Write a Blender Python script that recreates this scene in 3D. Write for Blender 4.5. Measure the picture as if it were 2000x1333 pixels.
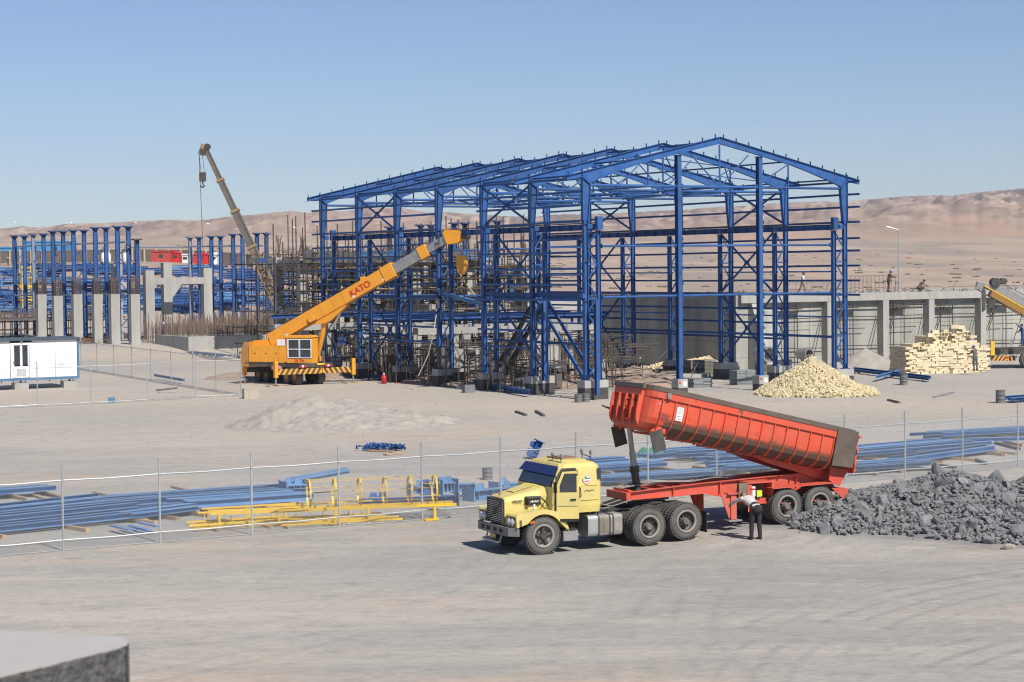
import bpy, math, random
from mathutils import Vector, Matrix, noise
import numpy as np
R=math.radians
for o in list(bpy.data.objects): bpy.data.objects.remove(o)
scn=bpy.context.scene; COL=scn.collection
# ------------------------------------------------ camera, sky, sun, exposure
F=3874.0; PITCH=R(2.0766); ROLL=R(0.643); CH=8.0
FW=Vector((0,math.cos(PITCH),-math.sin(PITCH))); UP0=Vector((0,math.sin(PITCH),math.cos(PITCH))); RT0=Vector((1,0,0))
cr,sr=math.cos(ROLL),math.sin(ROLL)
CX=RT0*cr-UP0*sr; CY=RT0*sr+UP0*cr
cam=bpy.data.cameras.new('camera'); camo=bpy.data.objects.new('camera',cam); COL.objects.link(camo)
M=Matrix((CX,CY,-FW)).transposed().to_4x4(); M.translation=Vector((0,0,CH)); camo.matrix_world=M
cam.sensor_width=36; cam.lens=36*F/2000; cam.clip_start=0.5; cam.clip_end=20000
cam.dof.use_dof=True; cam.dof.focus_distance=75; cam.dof.aperture_fstop=7.1
scn.camera=camo
SUN_AZ=R(32.5); SUN_EL=R(47)   # azimuth to the right of straight behind the camera
w=bpy.data.worlds.new('World'); scn.world=w; w.use_nodes=True
nt=w.node_tree; bg=nt.nodes['Background']; sky=nt.nodes.new('ShaderNodeTexSky')
sky.sky_type='NISHITA'; sky.sun_disc=False; sky.sun_elevation=SUN_EL; sky.sun_rotation=math.pi-SUN_AZ
sky.altitude=1200; sky.air_density=1.0; sky.dust_density=.5; sky.ozone_density=2.6
tint=nt.nodes.new('ShaderNodeVectorMath'); tint.operation='MULTIPLY'; tint.inputs[1].default_value=(.92,.97,1.13); nt.links.new(sky.outputs[0],tint.inputs[0]); nt.links.new(tint.outputs[0],bg.inputs[0]); bg.inputs[1].default_value=0.068
sl=bpy.data.lights.new('sun','SUN'); sl.energy=4.4; sl.angle=R(0.53); sl.color=(1.0,0.935,0.84)
so=bpy.data.objects.new('sun',sl); COL.objects.link(so)
SD=Vector((math.sin(SUN_AZ)*math.cos(SUN_EL),-math.cos(SUN_AZ)*math.cos(SUN_EL),math.sin(SUN_EL)))
so.rotation_euler=SD.to_track_quat('Z','Y').to_euler()
vs=scn.view_settings; vs.view_transform='Standard'; vs.look='None'; vs.exposure=0.39; vs.gamma=1; vs.use_curve_mapping=False
scn.render.engine='CYCLES'
scn.cycles.filter_width=1.15; scn.cycles.max_bounces=6; scn.cycles.volume_bounces=0
# ------------------------------------------------ pixel -> world (photo pixels 2000x1333)
def ray(px,py):
    dx,dy=px-1000,py-666.5
    xr=dx*cr-dy*sr; yr=dx*sr+dy*cr
    return FW*F+RT0*xr-UP0*yr
def at(px,py,z=0.0):
    d=ray(px,py); t=(z-CH)/d.z; return Vector((d.x*t,d.y*t,z))
def atd(px,py,Y):
    d=ray(px,py); t=Y/d.y; return Vector((d.x*t,Y,CH+d.z*t))
def ss(a,b,x):
    t=min(1,max(0,(x-a)/(b-a))); return t*t*(3-2*t)
TT=R(26); TC,TS=math.cos(TT),math.sin(TT)
def gz(x,y):
    s=(x-.82)*TC+(y-55.2)*TS; wv=-(x-.82)*TS+(y-55.2)*TC
    z=.33*ss(3.0,8.0,s)*(1-ss(14,20,s))*ss(-6,-1.0,wv)*(1-ss(4,8,wv))
    wl=1-ss(-75,15,x*380/max(y,60.))
    z+=9.2*ss(255,455,y)*wl+1.0*ss(180,198,y)*(1-ss(-30,-14,x))
    if y>430: z+=(y-430)*.0125+ (y-430)**2*.0000085
    z+=.05*noise.noise(Vector((x*.09,y*.05,3)))*(1 if y<80 else 1)
    if y>230: z+=.9*ss(230,600,y)*noise.noise(Vector((x*.013,y*.006,7)))
    return z
def on(p,dz=0): return Vector((p.x,p.y,gz(p.x,p.y)+dz))
HA=0.5327; HU=Vector((math.cos(HA),math.sin(HA),0)); HV=Vector((-math.sin(HA),math.cos(HA),0)); HO=Vector((4.496,120.646,0))
# ------------------------------------------------ materials
MATS={}
def mat(name,col,rough=.6,metal=0,var=.12,scale=3,dust=0,dustcol=(.33,.29,.24),bump=0,bscale=20,rnd=0,coat=0,streak=False,spots=0,spec=.5):
    if name in MATS: return MATS[name]
    m=bpy.data.materials.new(name); m.use_nodes=True; t=m.node_tree; b=t.nodes['Principled BSDF']
    N=t.nodes.new; L=t.links.new
    tc=N('ShaderNodeTexCoord'); mp=N('ShaderNodeMapping'); L(tc.outputs['Object'],mp.inputs[0])
    if streak: mp.inputs['Scale'].default_value=(1,1,.18)
    n=N('ShaderNodeTexNoise'); n.inputs['Scale'].default_value=scale; n.inputs['Detail'].default_value=6; n.inputs['Roughness'].default_value=.65
    L(mp.outputs[0],n.inputs[0])
    rmp=N('ShaderNodeMapRange'); rmp.inputs[1].default_value=.3; rmp.inputs[2].default_value=.7
    rmp.inputs[3].default_value=1-var; rmp.inputs[4].default_value=1+var; L(n.outputs[0],rmp.inputs[0])
    vm=N('ShaderNodeVectorMath'); vm.operation='SCALE'; vm.inputs[0].default_value=col[:3]; L(rmp.outputs[0],vm.inputs['Scale'])
    out=vm.outputs[0]
    if rnd:
        oi=N('ShaderNodeObjectInfo'); r2=N('ShaderNodeMapRange'); r2.inputs[3].default_value=1-rnd; r2.inputs[4].default_value=1+rnd
        L(oi.outputs['Random'],r2.inputs[0]); v2=N('ShaderNodeVectorMath'); v2.operation='SCALE'; L(out,v2.inputs[0]); L(r2.outputs[0],v2.inputs['Scale']); out=v2.outputs[0]
    if dust:
        n2=N('ShaderNodeTexNoise'); n2.inputs['Scale'].default_value=scale*.6+.4; n2.inputs['Detail'].default_value=8; L(tc.outputs['Object'],n2.inputs[0])
        r3=N('ShaderNodeMapRange'); r3.inputs[1].default_value=.35; r3.inputs[2].default_value=.75; r3.inputs[3].default_value=dust*.25; r3.inputs[4].default_value=min(1,dust*1.3); L(n2.outputs[0],r3.inputs[0])
        mx=N('ShaderNodeMix'); mx.data_type='RGBA'; L(r3.outputs[0],mx.inputs[0]); L(out,mx.inputs[6]); mx.inputs[7].default_value=(*dustcol,1); out=mx.outputs[2]
    if spots:
        n4=N('ShaderNodeTexNoise'); n4.inputs['Scale'].default_value=spots; n4.inputs['Detail'].default_value=3; L(tc.outputs['Object'],n4.inputs[0])
        r4=N('ShaderNodeMapRange'); r4.inputs[1].default_value=.62; r4.inputs[2].default_value=.72; r4.inputs[4].default_value=.7; L(n4.outputs[0],r4.inputs[0])
        mx=N('ShaderNodeMix'); mx.data_type='RGBA'; L(r4.outputs[0],mx.inputs[0]); L(out,mx.inputs[6]); mx.inputs[7].default_value=(.07,.05,.04,1); out=mx.outputs[2]
    L(out,b.inputs['Base Color'])
    b.inputs['Roughness'].default_value=rough; b.inputs['Metallic'].default_value=metal
    b.inputs['Specular IOR Level'].default_value=spec
    if coat: b.inputs['Coat Weight'].default_value=coat
    if bump:
        n3=N('ShaderNodeTexNoise'); n3.inputs['Scale'].default_value=bscale; n3.inputs['Detail'].default_value=8; L(tc.outputs['Object'],n3.inputs[0])
        bp=N('ShaderNodeBump'); bp.inputs['Strength'].default_value=bump; bp.inputs['Distance'].default_value=.05; L(n3.outputs[0],bp.inputs['Height']); L(bp.outputs[0],b.inputs['Normal'])
    MATS[name]=m; return m
BLUE=mat('blue_paint',(.018,.088,.275),.6,0,.22,1.5,dust=.12,dustcol=(.22,.22,.22),rnd=.2,spec=.25)
BLUE2=mat('blue_paint_light',(.075,.22,.45),.6,0,.2,1.5,dust=.22,rnd=.3,spec=.3)
BLUEG=mat('grey_primer',(.20,.25,.34),.55,0,.15,2,dust=.1,rnd=.1)
CONC=mat('concrete',(.36,.355,.33),.9,0,.16,1.2,bump=.25,bscale=6,streak=True,dust=.1)
CONCW=mat('concrete_wall',(.33,.33,.30),.9,0,.33,.45,bump=.3,bscale=5,streak=True)
BITU=mat('bitumen',(.035,.036,.04),.7,0,.3,4,dust=.12,bump=.2)
RUST=mat('rusty_tube',(.07,.055,.045),.75,0,.3,3,rnd=.3)
REBAR=mat('rebar_steel',(.14,.10,.08),.8,0,.3,3)
DARK=mat('dark_steel',(.035,.035,.038),.6,0,.25,4,dust=.15)
WOOD=mat('timber',(.36,.25,.15),.85,0,.25,6,rnd=.25)
WOODD=mat('formwork_board',(.06,.06,.065),.8,0,.4,2,dust=.2,rnd=.3)
GALV=mat('galvanised_steel',(.42,.44,.45),.45,.4,.12,8,rnd=.08)
YEL=mat('yellow_paint',(.72,.46,.02),.5,0,.12,3,dust=.1)
ORG=mat('crane_orange',(.78,.33,.02),.5,0,.09,1.5,dust=.12,dustcol=(.45,.28,.12))
BLK=mat('black_rubber',(.018,.018,.02),.8,0,.2,5)
WHITE=mat('white_paint',(.76,.77,.78),.5,0,.05,2,dust=.05)
STEEL=mat('bare_steel',(.34,.34,.34),.45,.5,.2,3,dust=.15)
GLASS=mat('dark_glass',(.03,.038,.05),.08,0,.35,1.5,coat=.6)
CHROME=mat('chrome',(.6,.6,.62),.2,.9,.1,3)
REDP=mat('red_paint',(.55,.02,.02),.45,0,.1,3)
MAROON=mat('maroon_paint',(.16,.045,.045),.6,0,.15,3,dust=.1)
SKIN=mat('skin',(.30,.17,.11),.6,0,.08,8)
# ------------------------------------------------ mesh builder
class MB:
    def __init__(s): s.v=[]; s.f=[]; s.m=[]
    def add(s,vs,fs,mi=0):
        k=len(s.v); s.v.extend([tuple(p) for p in vs]); s.f.extend([tuple(i+k for i in f) for f in fs]); s.m.extend([mi]*len(fs)); return s
    def box(s,c,d,rz=0,mi=0,rot=None):
        hx,hy,hz=d[0]/2,d[1]/2,d[2]/2; P=[Vector((x,y,z)) for z in(-hz,hz) for y in(-hy,hy) for x in(-hx,hx)]
        if rot is None and rz: rot=Matrix.Rotation(rz,3,'Z')
        if rot is not None: P=[rot@p for p in P]
        c=Vector(c); return s.add([p+c for p in P],[(0,2,3,1),(4,5,7,6),(0,1,5,4),(2,6,7,3),(0,4,6,2),(1,3,7,5)],mi)
    def b2(s,x0,x1,y0,y1,z0,z1,mi=0): return s.box(((x0+x1)/2,(y0+y1)/2,(z0+z1)/2),(abs(x1-x0),abs(y1-y0),abs(z1-z0)),mi=mi)
    def fr(s,A,B,up):
        A=Vector(A);B=Vector(B); d=(B-A).normalized(); up=Vector(up)
        if abs(d.dot(up.normalized()))>.98: up=Vector((1,0,0)) if abs(d.x)<.9 else Vector((0,1,0))
        side=d.cross(up).normalized(); u=side.cross(d).normalized(); return A,B,side,u
    def beam(s,A,B,w,h,up=(0,0,1),mi=0):
        A,B,a,u=s.fr(A,B,up); q=[(-w/2,-h/2),(w/2,-h/2),(w/2,h/2),(-w/2,h/2)]
        return s.add([P+a*x+u*y for P in(A,B) for x,y in q],[(3,2,1,0),(4,5,6,7),(0,1,5,4),(1,2,6,5),(2,3,7,6),(3,0,4,7)],mi)
    def ib(s,A,B,w,h,t=.02,up=(0,0,1),mi=0):
        s.beam(A,B,t,h-2*t,up,mi); A,B,a,u=s.fr(A,B,up)
        for k in(-1,1): s.beam(A+u*k*(h-t)/2,B+u*k*(h-t)/2,w,t,u,mi)
        return s
    def cb(s,A,B,w,h,t=.012,up=(0,0,1),mi=0):  # channel, open to one side
        A,B,a,u=s.fr(A,B,up)
        s.beam(A-a*(w-t)/2,B-a*(w-t)/2,t,h-2*t,u,mi)
        for k in(-1,1): s.beam(A+u*k*(h-t)/2,B+u*k*(h-t)/2,w,t,u,mi)
        return s
    def tube(s,A,B,r,n=8,r2=None,mi=0,cap=True):
        r2=r if r2 is None else r2; A,B,a,u=s.fr(A,B,(0,0,1)); V=[]
        for P,rr in((A,r),(B,r2)):
            for i in range(n): t=2*math.pi*i/n; V.append(P+a*math.cos(t)*rr+u*math.sin(t)*rr)
        Fs=[(i,(i+1)%n,n+(i+1)%n,n+i) for i in range(n)]
        if cap: Fs+= [tuple(range(n-1,-1,-1)),tuple(range(n,2*n))]
        return s.add(V,Fs,mi)
    def path(s,pts,r,n=6,mi=0):
        for a,b in zip(pts[:-1],pts[1:]): s.tube(a,b,r,n,mi=mi)
        return s
    def prism(s,poly,O,ux,uy,ext,mi=0):
        O=Vector(O);ux=Vector(ux);uy=Vector(uy);ext=Vector(ext);n=len(poly)
        V=[O+ux*a+uy*b for a,b in poly]; V+=[p+ext for p in V]
        return s.add(V,[tuple(range(n-1,-1,-1)),tuple(range(n,2*n))]+[(i,(i+1)%n,n+(i+1)%n,n+i) for i in range(n)],mi)
    def loft(s,rings,mi=0,cap=(True,True)):
        n=len(rings[0]); V=[p for r in rings for p in r]; Fs=[]
        for k in range(len(rings)-1):
            for i in range(n): j=(i+1)%n; Fs.append((k*n+i,k*n+j,(k+1)*n+j,(k+1)*n+i))
        if cap[0]: Fs.append(tuple(range(n-1,-1,-1)))
        if cap[1]: Fs.append(tuple((len(rings)-1)*n+i for i in range(n)))
        return s.add(V,Fs,mi)
    def lathe(s,prof,C,ax,n=16,mi=0,closed=False):
        C=Vector(C);ax=Vector(ax).normalized(); up=Vector((0,0,1)) if abs(ax.z)<.9 else Vector((1,0,0)); a=ax.cross(up).normalized(); u=a.cross(ax)
        V=[];m=len(prof)
        for r,h in prof:
            for i in range(n): t=2*math.pi*i/n; V.append(C+ax*h+(a*math.cos(t)+u*math.sin(t))*r)
        Fs=[]
        for k in range(m if closed else m-1):
            k2=(k+1)%m
            for i in range(n): j=(i+1)%n; Fs.append((k*n+i,k*n+j,k2*n+j,k2*n+i))
        return s.add(V,Fs,mi)
    def ball(s,C,r,n=8,m=5,mi=0,sc=(1,1,1)):
        C=Vector(C); V=[];Fs=[]
        for k in range(m+1):
            p=math.pi*k/m
            for i in range(n): t=2*math.pi*i/n; V.append(C+Vector((math.sin(p)*math.cos(t)*r*sc[0],math.sin(p)*math.sin(t)*r*sc[1],math.cos(p)*r*sc[2])))
        for k in range(m):
            for i in range(n): j=(i+1)%n; Fs.append((k*n+i,(k+1)*n+i,(k+1)*n+j,k*n+j))
        return s.add(V,Fs,mi)
    def shift(s,d): d=Vector(d); s.v=[(a+d.x,b+d.y,c+d.z) for a,b,c in s.v]; return s
    def mesh(s,name,mats,smooth=False):
        me=bpy.data.meshes.new(name); me.from_pydata(s.v,[],s.f)
        if not isinstance(mats,(list,tuple)): mats=[mats]
        for x in mats: me.materials.append(x)
        if len(mats)>1: me.polygons.foreach_set('material_index',s.m)
        if smooth: me.polygons.foreach_set('use_smooth',[True]*len(s.f))
        me.update(); return me
    def build(s,name,mats,parent=None,smooth=False,kind=None):
        o=put(name,s.mesh(name,mats,smooth),parent)
        if kind: o['kind']=kind
        return o
def put(name,me,parent=None,loc=None,rot=None,scale=None):
    o=bpy.data.objects.new(name,me); COL.objects.link(o)
    if parent is not None: o.parent=parent
    if loc is not None: o.location=loc
    if rot is not None: o.rotation_euler=rot
    if scale is not None: o.scale=scale
    return o
def tag(o,label=None,cat=None,group=None,kind=None):
    for k,v in(('label',label),('category',cat),('group',group),('kind',kind)):
        if v: o[k]=v
    return o
def thing(name,label,cat,loc=(0,0,0),rz=0,group=None,rot=None):
    o=bpy.data.objects.new(name,None); COL.objects.link(o); o.location=loc; o.empty_display_size=.3
    o.rotation_euler=rot if rot else (0,0,rz); return tag(o,label,cat,group)
def kids(o): return [c for c in bpy.data.objects if c.parent==o]
def copy_tree(o,parent=None,children=None):
    c=o.copy(); COL.objects.link(c); c.parent=parent
    for ch in o.children: copy_tree(ch,c)
    return c
def text(s,size,parent,mtx,m,name='lettering',ext=.004,bold=0):
    cu=bpy.data.curves.new(name,'FONT'); cu.body=s; cu.size=size; cu.extrude=ext; cu.align_x='CENTER'; cu.align_y='CENTER'; cu.offset=bold
    to=bpy.data.objects.new('tmp',cu); COL.objects.link(to); dg=bpy.context.evaluated_depsgraph_get()
    me=bpy.data.meshes.new_from_object(to.evaluated_get(dg)); bpy.data.objects.remove(to); me.materials.clear(); me.materials.append(m)
    o=put(name,me,parent); o.matrix_local=mtx; return o
def fmtx(O,x,y):
    x=Vector(x).normalized(); y=Vector(y); y=(y-x*y.dot(x)).normalized(); z=x.cross(y)
    m=Matrix((x,y,z)).transposed().to_4x4(); m.translation=Vector(O); return m
# ================================================ GROUND
def ground_material():
    m=bpy.data.materials.new('desert_ground'); m.use_nodes=True; t=m.node_tree; b=t.nodes['Principled BSDF']; N=t.nodes.new; L=t.links.new
    tc=N('ShaderNodeTexCoord')
    def nz(sc,det,scale=(1,1,1),rot=0,ro=.6):
        mp=N('ShaderNodeMapping'); mp.inputs['Scale'].default_value=scale; mp.inputs['Rotation'].default_value=(0,0,rot); L(tc.outputs['Object'],mp.inputs[0])
        n=N('ShaderNodeTexNoise'); n.inputs['Scale'].default_value=sc; n.inputs['Detail'].default_value=det; n.inputs['Roughness'].default_value=ro; L(mp.outputs[0],n.inputs[0]); return n.outputs[0]
    def rg(x,a,bb,c=0,d=1):
        r=N('ShaderNodeMapRange'); r.inputs[1].default_value=a; r.inputs[2].default_value=bb; r.inputs[3].default_value=c; r.inputs[4].default_value=d; L(x,r.inputs[0]); return r.outputs[0]
    def mix(f,A,B):
        x=N('ShaderNodeMix'); x.data_type='RGBA'
        L(f,x.inputs[0]) if hasattr(f,'links') else setattr(x.inputs[0],'default_value',f)
        for s,v in((6,A),(7,B)):
            if isinstance(v,tuple): x.inputs[s].default_value=(*v,1)
            else: L(v,x.inputs[s])
        return x.outputs[2]
    def mul(a,c):
        x=N('ShaderNodeMath'); x.operation='MULTIPLY'; L(a,x.inputs[0])
        L(c,x.inputs[1]) if hasattr(c,'links') else setattr(x.inputs[1],'default_value',c); return x.outputs[0]
    sep=N('ShaderNodeSeparateXYZ'); L(tc.outputs['Object'],sep.inputs[0]); Y=sep.outputs[1]
    gray=(.308,.302,.276); peach=(.44,.355,.28); tan=(.45,.39,.315); dk=(.245,.24,.232)
    str1=nz(.15,9,(.33,1,1),-.18,.65); str2=nz(.45,9,(.33,1,1),-.12,.68); pat=nz(.06,7,(.45,1,1),-.2)
    base=mix(rg(pat,.42,.58),gray,(.395,.366,.325))
    base=mix(mul(rg(str1,.50,.64),.75),base,peach)
    base=mix(mul(rg(str2,.53,.68),.55),base,dk)
    base=mix(mul(rg(nz(.3,4,(.07,1,1),.1),.56,.7),.45),base,(.5,.44,.38))
    # turning wheel tracks
    def rings(cx,cy,r0,w):
        sb=N('ShaderNodeVectorMath'); sb.operation='SUBTRACT'; sb.inputs[1].default_value=(cx,cy,0); L(tc.outputs['Object'],sb.inputs[0])
        ml=N('ShaderNodeVectorMath'); ml.operation='MULTIPLY'; ml.inputs[1].default_value=(1,1,0); L(sb.outputs[0],ml.inputs[0])
        ln=N('ShaderNodeVectorMath'); ln.operation='LENGTH'; L(ml.outputs[0],ln.inputs[0])
        a=N('ShaderNodeMath'); a.operation='SUBTRACT'; a.inputs[1].default_value=r0; L(ln.outputs['Value'],a.inputs[0])
        pm_=N('ShaderNodeMath'); pm_.operation='PINGPONG'; pm_.inputs[1].default_value=w; L(a.outputs[0],pm_.inputs[0])
        ab=N('ShaderNodeMath'); ab.operation='ABSOLUTE'; L(a.outputs[0],ab.inputs[0])
        return mul(rg(pm_.outputs[0],w*.55,w*.95),rg(ab.outputs[0],2.2,1.6))
    trk=None
    for cx,cy,r0,w_,st in((20,31,14,.36,.7),(24,34,19.5,.36,.55),(30,42,27,.45,.35),(-30,60,30,.45,.25)):
        k=mul(mul(rings(cx,cy,r0,w_),rg(nz(.25,4),.42,.62)),st)
        base=mix(k,base,(.20,.20,.20)); 
    sb=N('ShaderNodeVectorMath'); sb.operation='SUBTRACT'; sb.inputs[1].default_value=(15.5,60.6,0); L(tc.outputs['Object'],sb.inputs[0])
    ml=N('ShaderNodeVectorMath'); ml.operation='MULTIPLY'; ml.inputs[1].default_value=(.105,.19,0); L(sb.outputs[0],ml.inputs[0])
    ln=N('ShaderNodeVectorMath'); ln.operation='LENGTH'; L(ml.outputs[0],ln.inputs[0]); dsum=N('ShaderNodeMath'); dsum.operation='ADD'; L(ln.outputs['Value'],dsum.inputs[0]); L(mul(nz(.8,8),.8),dsum.inputs[1])
    base=mix(mul(rg(dsum.outputs[0],1.62,1.28),.8),base,(.21,.21,.212))
    # driven yard beyond the fence is paler and browner
    yard=rg(Y,78,112); yc=mix(rg(nz(.05,5,(.5,1,1),-.1),.4,.62),(.385,.36,.325),(.47,.405,.325)); base=mix(mul(yard,.8),base,yc)
    # plain far behind: pinkish tan with stripes
    far=rg(Y,235,330); fc=mix(rg(nz(.02,9,(1,.22,1),.0,.68),.44,.56),(.42,.315,.24),(.30,.245,.20)); fc=mix(mul(rg(nz(.012,7,(.5,.8,1),.05),.56,.62),.6),fc,(.53,.43,.33)); fc=mix(mul(rg(nz(.009,5,(1,.3,1)),.52,.64),.75),fc,(.40,.275,.20))
    base=mix(far,base,fc)
    # fine gravel speckle
    vo=N('ShaderNodeTexVoronoi'); vo.inputs['Scale'].default_value=5; L(tc.outputs['Object'],vo.inputs[0])
    sp=rg(vo.outputs['Distance'],.03,.08,1,0); gate=rg(nz(.35,3),.5,.62)
    base=mix(mul(rg(nz(1.7,9,(.6,1,1),-.15,.75),.52,.64),.4),base,(.20,.195,.185)); base=mix(mul(rg(nz(1.1,9,(.5,1,1),-.2,.75),.53,.64),.45),base,(.47,.43,.38))
    vo2=N('ShaderNodeTexVoronoi'); vo2.inputs['Scale'].default_value=3.1; L(tc.outputs['Object'],vo2.inputs[0])
    sp2=rg(vo2.outputs['Distance'],.04,.1,1,0); base=mix(mul(mul(sp2,rg(nz(.5,2),.5,.58)),.75),base,(.12,.11,.105))
    g=mix(rg(nz(7,6,(.6,1,1),0,.75),.3,.7),(.84,.84,.84),(1.12,1.12,1.12)); mm=N('ShaderNodeMix'); mm.data_type='RGBA'; mm.blend_type='MULTIPLY'; mm.inputs[0].default_value=1; L(base,mm.inputs[6]); L(g,mm.inputs[7])
    L(mm.outputs[2],b.inputs['Base Color']); b.inputs['Roughness'].default_value=.95; b.inputs['Specular IOR Level'].default_value=.15
    # relief: wheel ruts (fine waves) + gravel
    wv=N('ShaderNodeTexNoise'); wv.inputs['Scale'].default_value=1.2; wv.inputs['Detail'].default_value=10; L(tc.outputs['Object'],wv.inputs[0])
    bp=N('ShaderNodeBump'); bp.inputs['Strength'].default_value=.35; bp.inputs['Distance'].default_value=.12; L(wv.outputs[0],bp.inputs['Height'])
    bp2=N('ShaderNodeBump'); bp2.inputs['Strength'].default_value=.5; bp2.inputs['Distance'].default_value=.06; L(nz(.9,8,(.25,1,1),-.15),bp2.inputs['Height']); L(bp.outputs[0],bp2.inputs['Normal'])
    L(bp2.outputs[0],b.inputs['Normal']); return m
GROUND=ground_material()
def ground():
    ys=[-30,-10,0,10,20,30,38]; y=42
    while y<1750: ys.append(y); y+=max(.45,y*.0085)
    ts=np.linspace(-1,1,261); V=[];Fc=[]
    for y in ys:
        wd=40+.62*abs(y)
        for t in ts:
            x=wd*(t*.75+.25*t**3); z=gz(x,y)
            if 75<y<175: z+=.03*noise.noise(Vector((x*.5,y*.4,9)))
            V.append((x,y,z))
    n=len(ts)
    for j in range(len(ys)-1):
        for i in range(n-1): k=j*n+i; Fc.append((k,k+1,k+n+1,k+n))
    me=bpy.data.meshes.new('ground'); me.from_pydata(V,[],Fc); me.materials.append(GROUND); me.polygons.foreach_set('use_smooth',[True]*len(Fc))
    tag(put('ground',me),kind='structure')
ground()
# ------------------------------------------------ hills
SKYL=[(-400,452),(0,447),(45,442),(60,445),(100,443),(125,438),(200,436),(260,433),(320,430),(400,430),(440,424),(490,420),(570,412),(600,417),(632,410),(667,414),(711,407.6),(780,405.7),(830,415.5),(869,414),(908,418),(1000,423),(1050,423),(1100,418),(1121,419),(1200,417),(1250,414),(1300,411),(1340,409),(1400,404),(1440,403),(1525,396),(1615,393.6),(1640,395),(1700,389),(1740,386),(1760,384),(1830,381),(1860,382),(1900,377),(1960,371),(2000,368),(2100,362),(2400,352)]
def skyl(px):
    if px<=SKYL[0][0]: return SKYL[0][1]
    for a,b in zip(SKYL[:-1],SKYL[1:]):
        if a[0]<=px<=b[0]: return a[1]+(b[1]-a[1])*(px-a[0])/(b[0]-a[0])
    return SKYL[-1][1]
def hills():
    m=bpy.data.materials.new('desert_hills'); m.use_nodes=True; t=m.node_tree; b=t.nodes['Principled BSDF']; N=t.nodes.new; L=t.links.new
    tc=N('ShaderNodeTexCoord')
    def nz(sc,det,s=(1,1,1)):
        mp=N('ShaderNodeMapping'); mp.inputs['Scale'].default_value=s; L(tc.outputs['Object'],mp.inputs[0]); n=N('ShaderNodeTexNoise'); n.inputs['Scale'].default_value=sc; n.inputs['Detail'].default_value=det; n.inputs['Roughness'].default_value=.62; L(mp.outputs[0],n.inputs[0]); return n.outputs[0]
    def rg(x,a,bb):
        r=N('ShaderNodeMapRange'); r.inputs[1].default_value=a; r.inputs[2].default_value=bb; L(x,r.inputs[0]); return r.outputs[0]
    def mix(f,A,B):
        x=N('ShaderNodeMix'); x.data_type='RGBA'; L(f,x.inputs[0])
        for s,v in((6,A),(7,B)):
            if isinstance(v,tuple): x.inputs[s].default_value=(*v,1)
            else: L(v,x.inputs[s])
        return x.outputs[2]
    c=mix(rg(nz(.016,10,(1,.3,1)),.46,.54),(.33,.24,.205),(.18,.135,.125))
    c=mix(rg(nz(.03,9,(1,.22,2)),.55,.60),c,(.43,.34,.275))
    sep=N('ShaderNodeSeparateXYZ'); L(tc.outputs['Object'],sep.inputs[0]); r=N('ShaderNodeMapRange'); r.inputs[1].default_value=2900; r.inputs[2].default_value=1700; L(sep.outputs[1],r.inputs[0])
    c=mix(r.outputs[0],c,mix(rg(nz(.009,6,(1,.3,1)),.46,.6),(.33,.25,.19),(.40,.27,.195)))
    L(c,b.inputs['Base Color']); b.inputs['Roughness'].default_value=1; b.inputs['Specular IOR Level'].default_value=.05
    pxs=np.arange(-900,2901,7.0); D=[1650+ (k/150)**1.15*2850 for k in range(151)]
    Z=np.zeros((len(D),len(pxs)));X=np.zeros_like(Z)
    for i,px in enumerate(pxs):
        d0=ray(px,skyl(px)); tx=d0.x/d0.y; el=d0.z/d0.y
        for j,y in enumerate(D):
            x=tx*y; X[j,i]=x; q=j/150
            p=Vector((x*.013,y*.0045,2)); rid=noise.ridged_multi_fractal(p,.9,2.1,6,1.0,2.0)
            p2=noise.fractal(Vector((x*.0015,y*.002,5)),.8,2.1,5)
            Z[j,i]=-9+ss(0,.12,q)*12+ (q**1.25)*110+ (rid*17+9*noise.ridged_multi_fractal(Vector((x*.035,y*.010,8)),.9,2.1,4,1.0,2.0))*ss(0.05,.5,q)*(1-.25*q)+p2*26*ss(.02,.4,q)
        e=(Z[:,i]+30-CH)/np.array(D); base=30+10
        # scale relief so that the highest point meets the skyline of this bearing
        zz=Z[:,i]; lo,hi=.05,4
        for _ in range(22):
            mid=(lo+hi)/2; ee=((zz*mid+28-CH)/np.array(D)).max()
            if ee<el: lo=mid
            else: hi=mid
        Z[:,i]=zz*lo+28
    V=[(X[j,i],D[j],Z[j,i]) for j in range(len(D)) for i in range(len(pxs))]; n=len(pxs)
    Fc=[(j*n+i,j*n+i+1,(j+1)*n+i+1,(j+1)*n+i) for j in range(len(D)-1) for i in range(n-1)]
    me=bpy.data.meshes.new('hills'); me.from_pydata(V,[],Fc); me.materials.append(m); me.polygons.foreach_set('use_smooth',[True]*len(Fc))
    tag(put('hills',me),kind='structure')
hills()
# ------------------------------------------------ haze
def haze():
    mb=MB(); mb.b2(-2500,2500,-60,4700,-3,262); m=bpy.data.materials.new('haze'); m.use_nodes=True; t=m.node_tree; t.nodes.remove(t.nodes['Principled BSDF'])
    pv=t.nodes.new('ShaderNodeVolumePrincipled'); pv.inputs['Density'].default_value=HAZE; pv.inputs['Color'].default_value=(.80,.86,.95,1); pv.inputs['Anisotropy'].default_value=0
    t.links.new(pv.outputs[0],t.nodes['Material Output'].inputs['Volume']); mb.build('haze',m,kind='stuff')
HAZE=.00009
haze()
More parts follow.
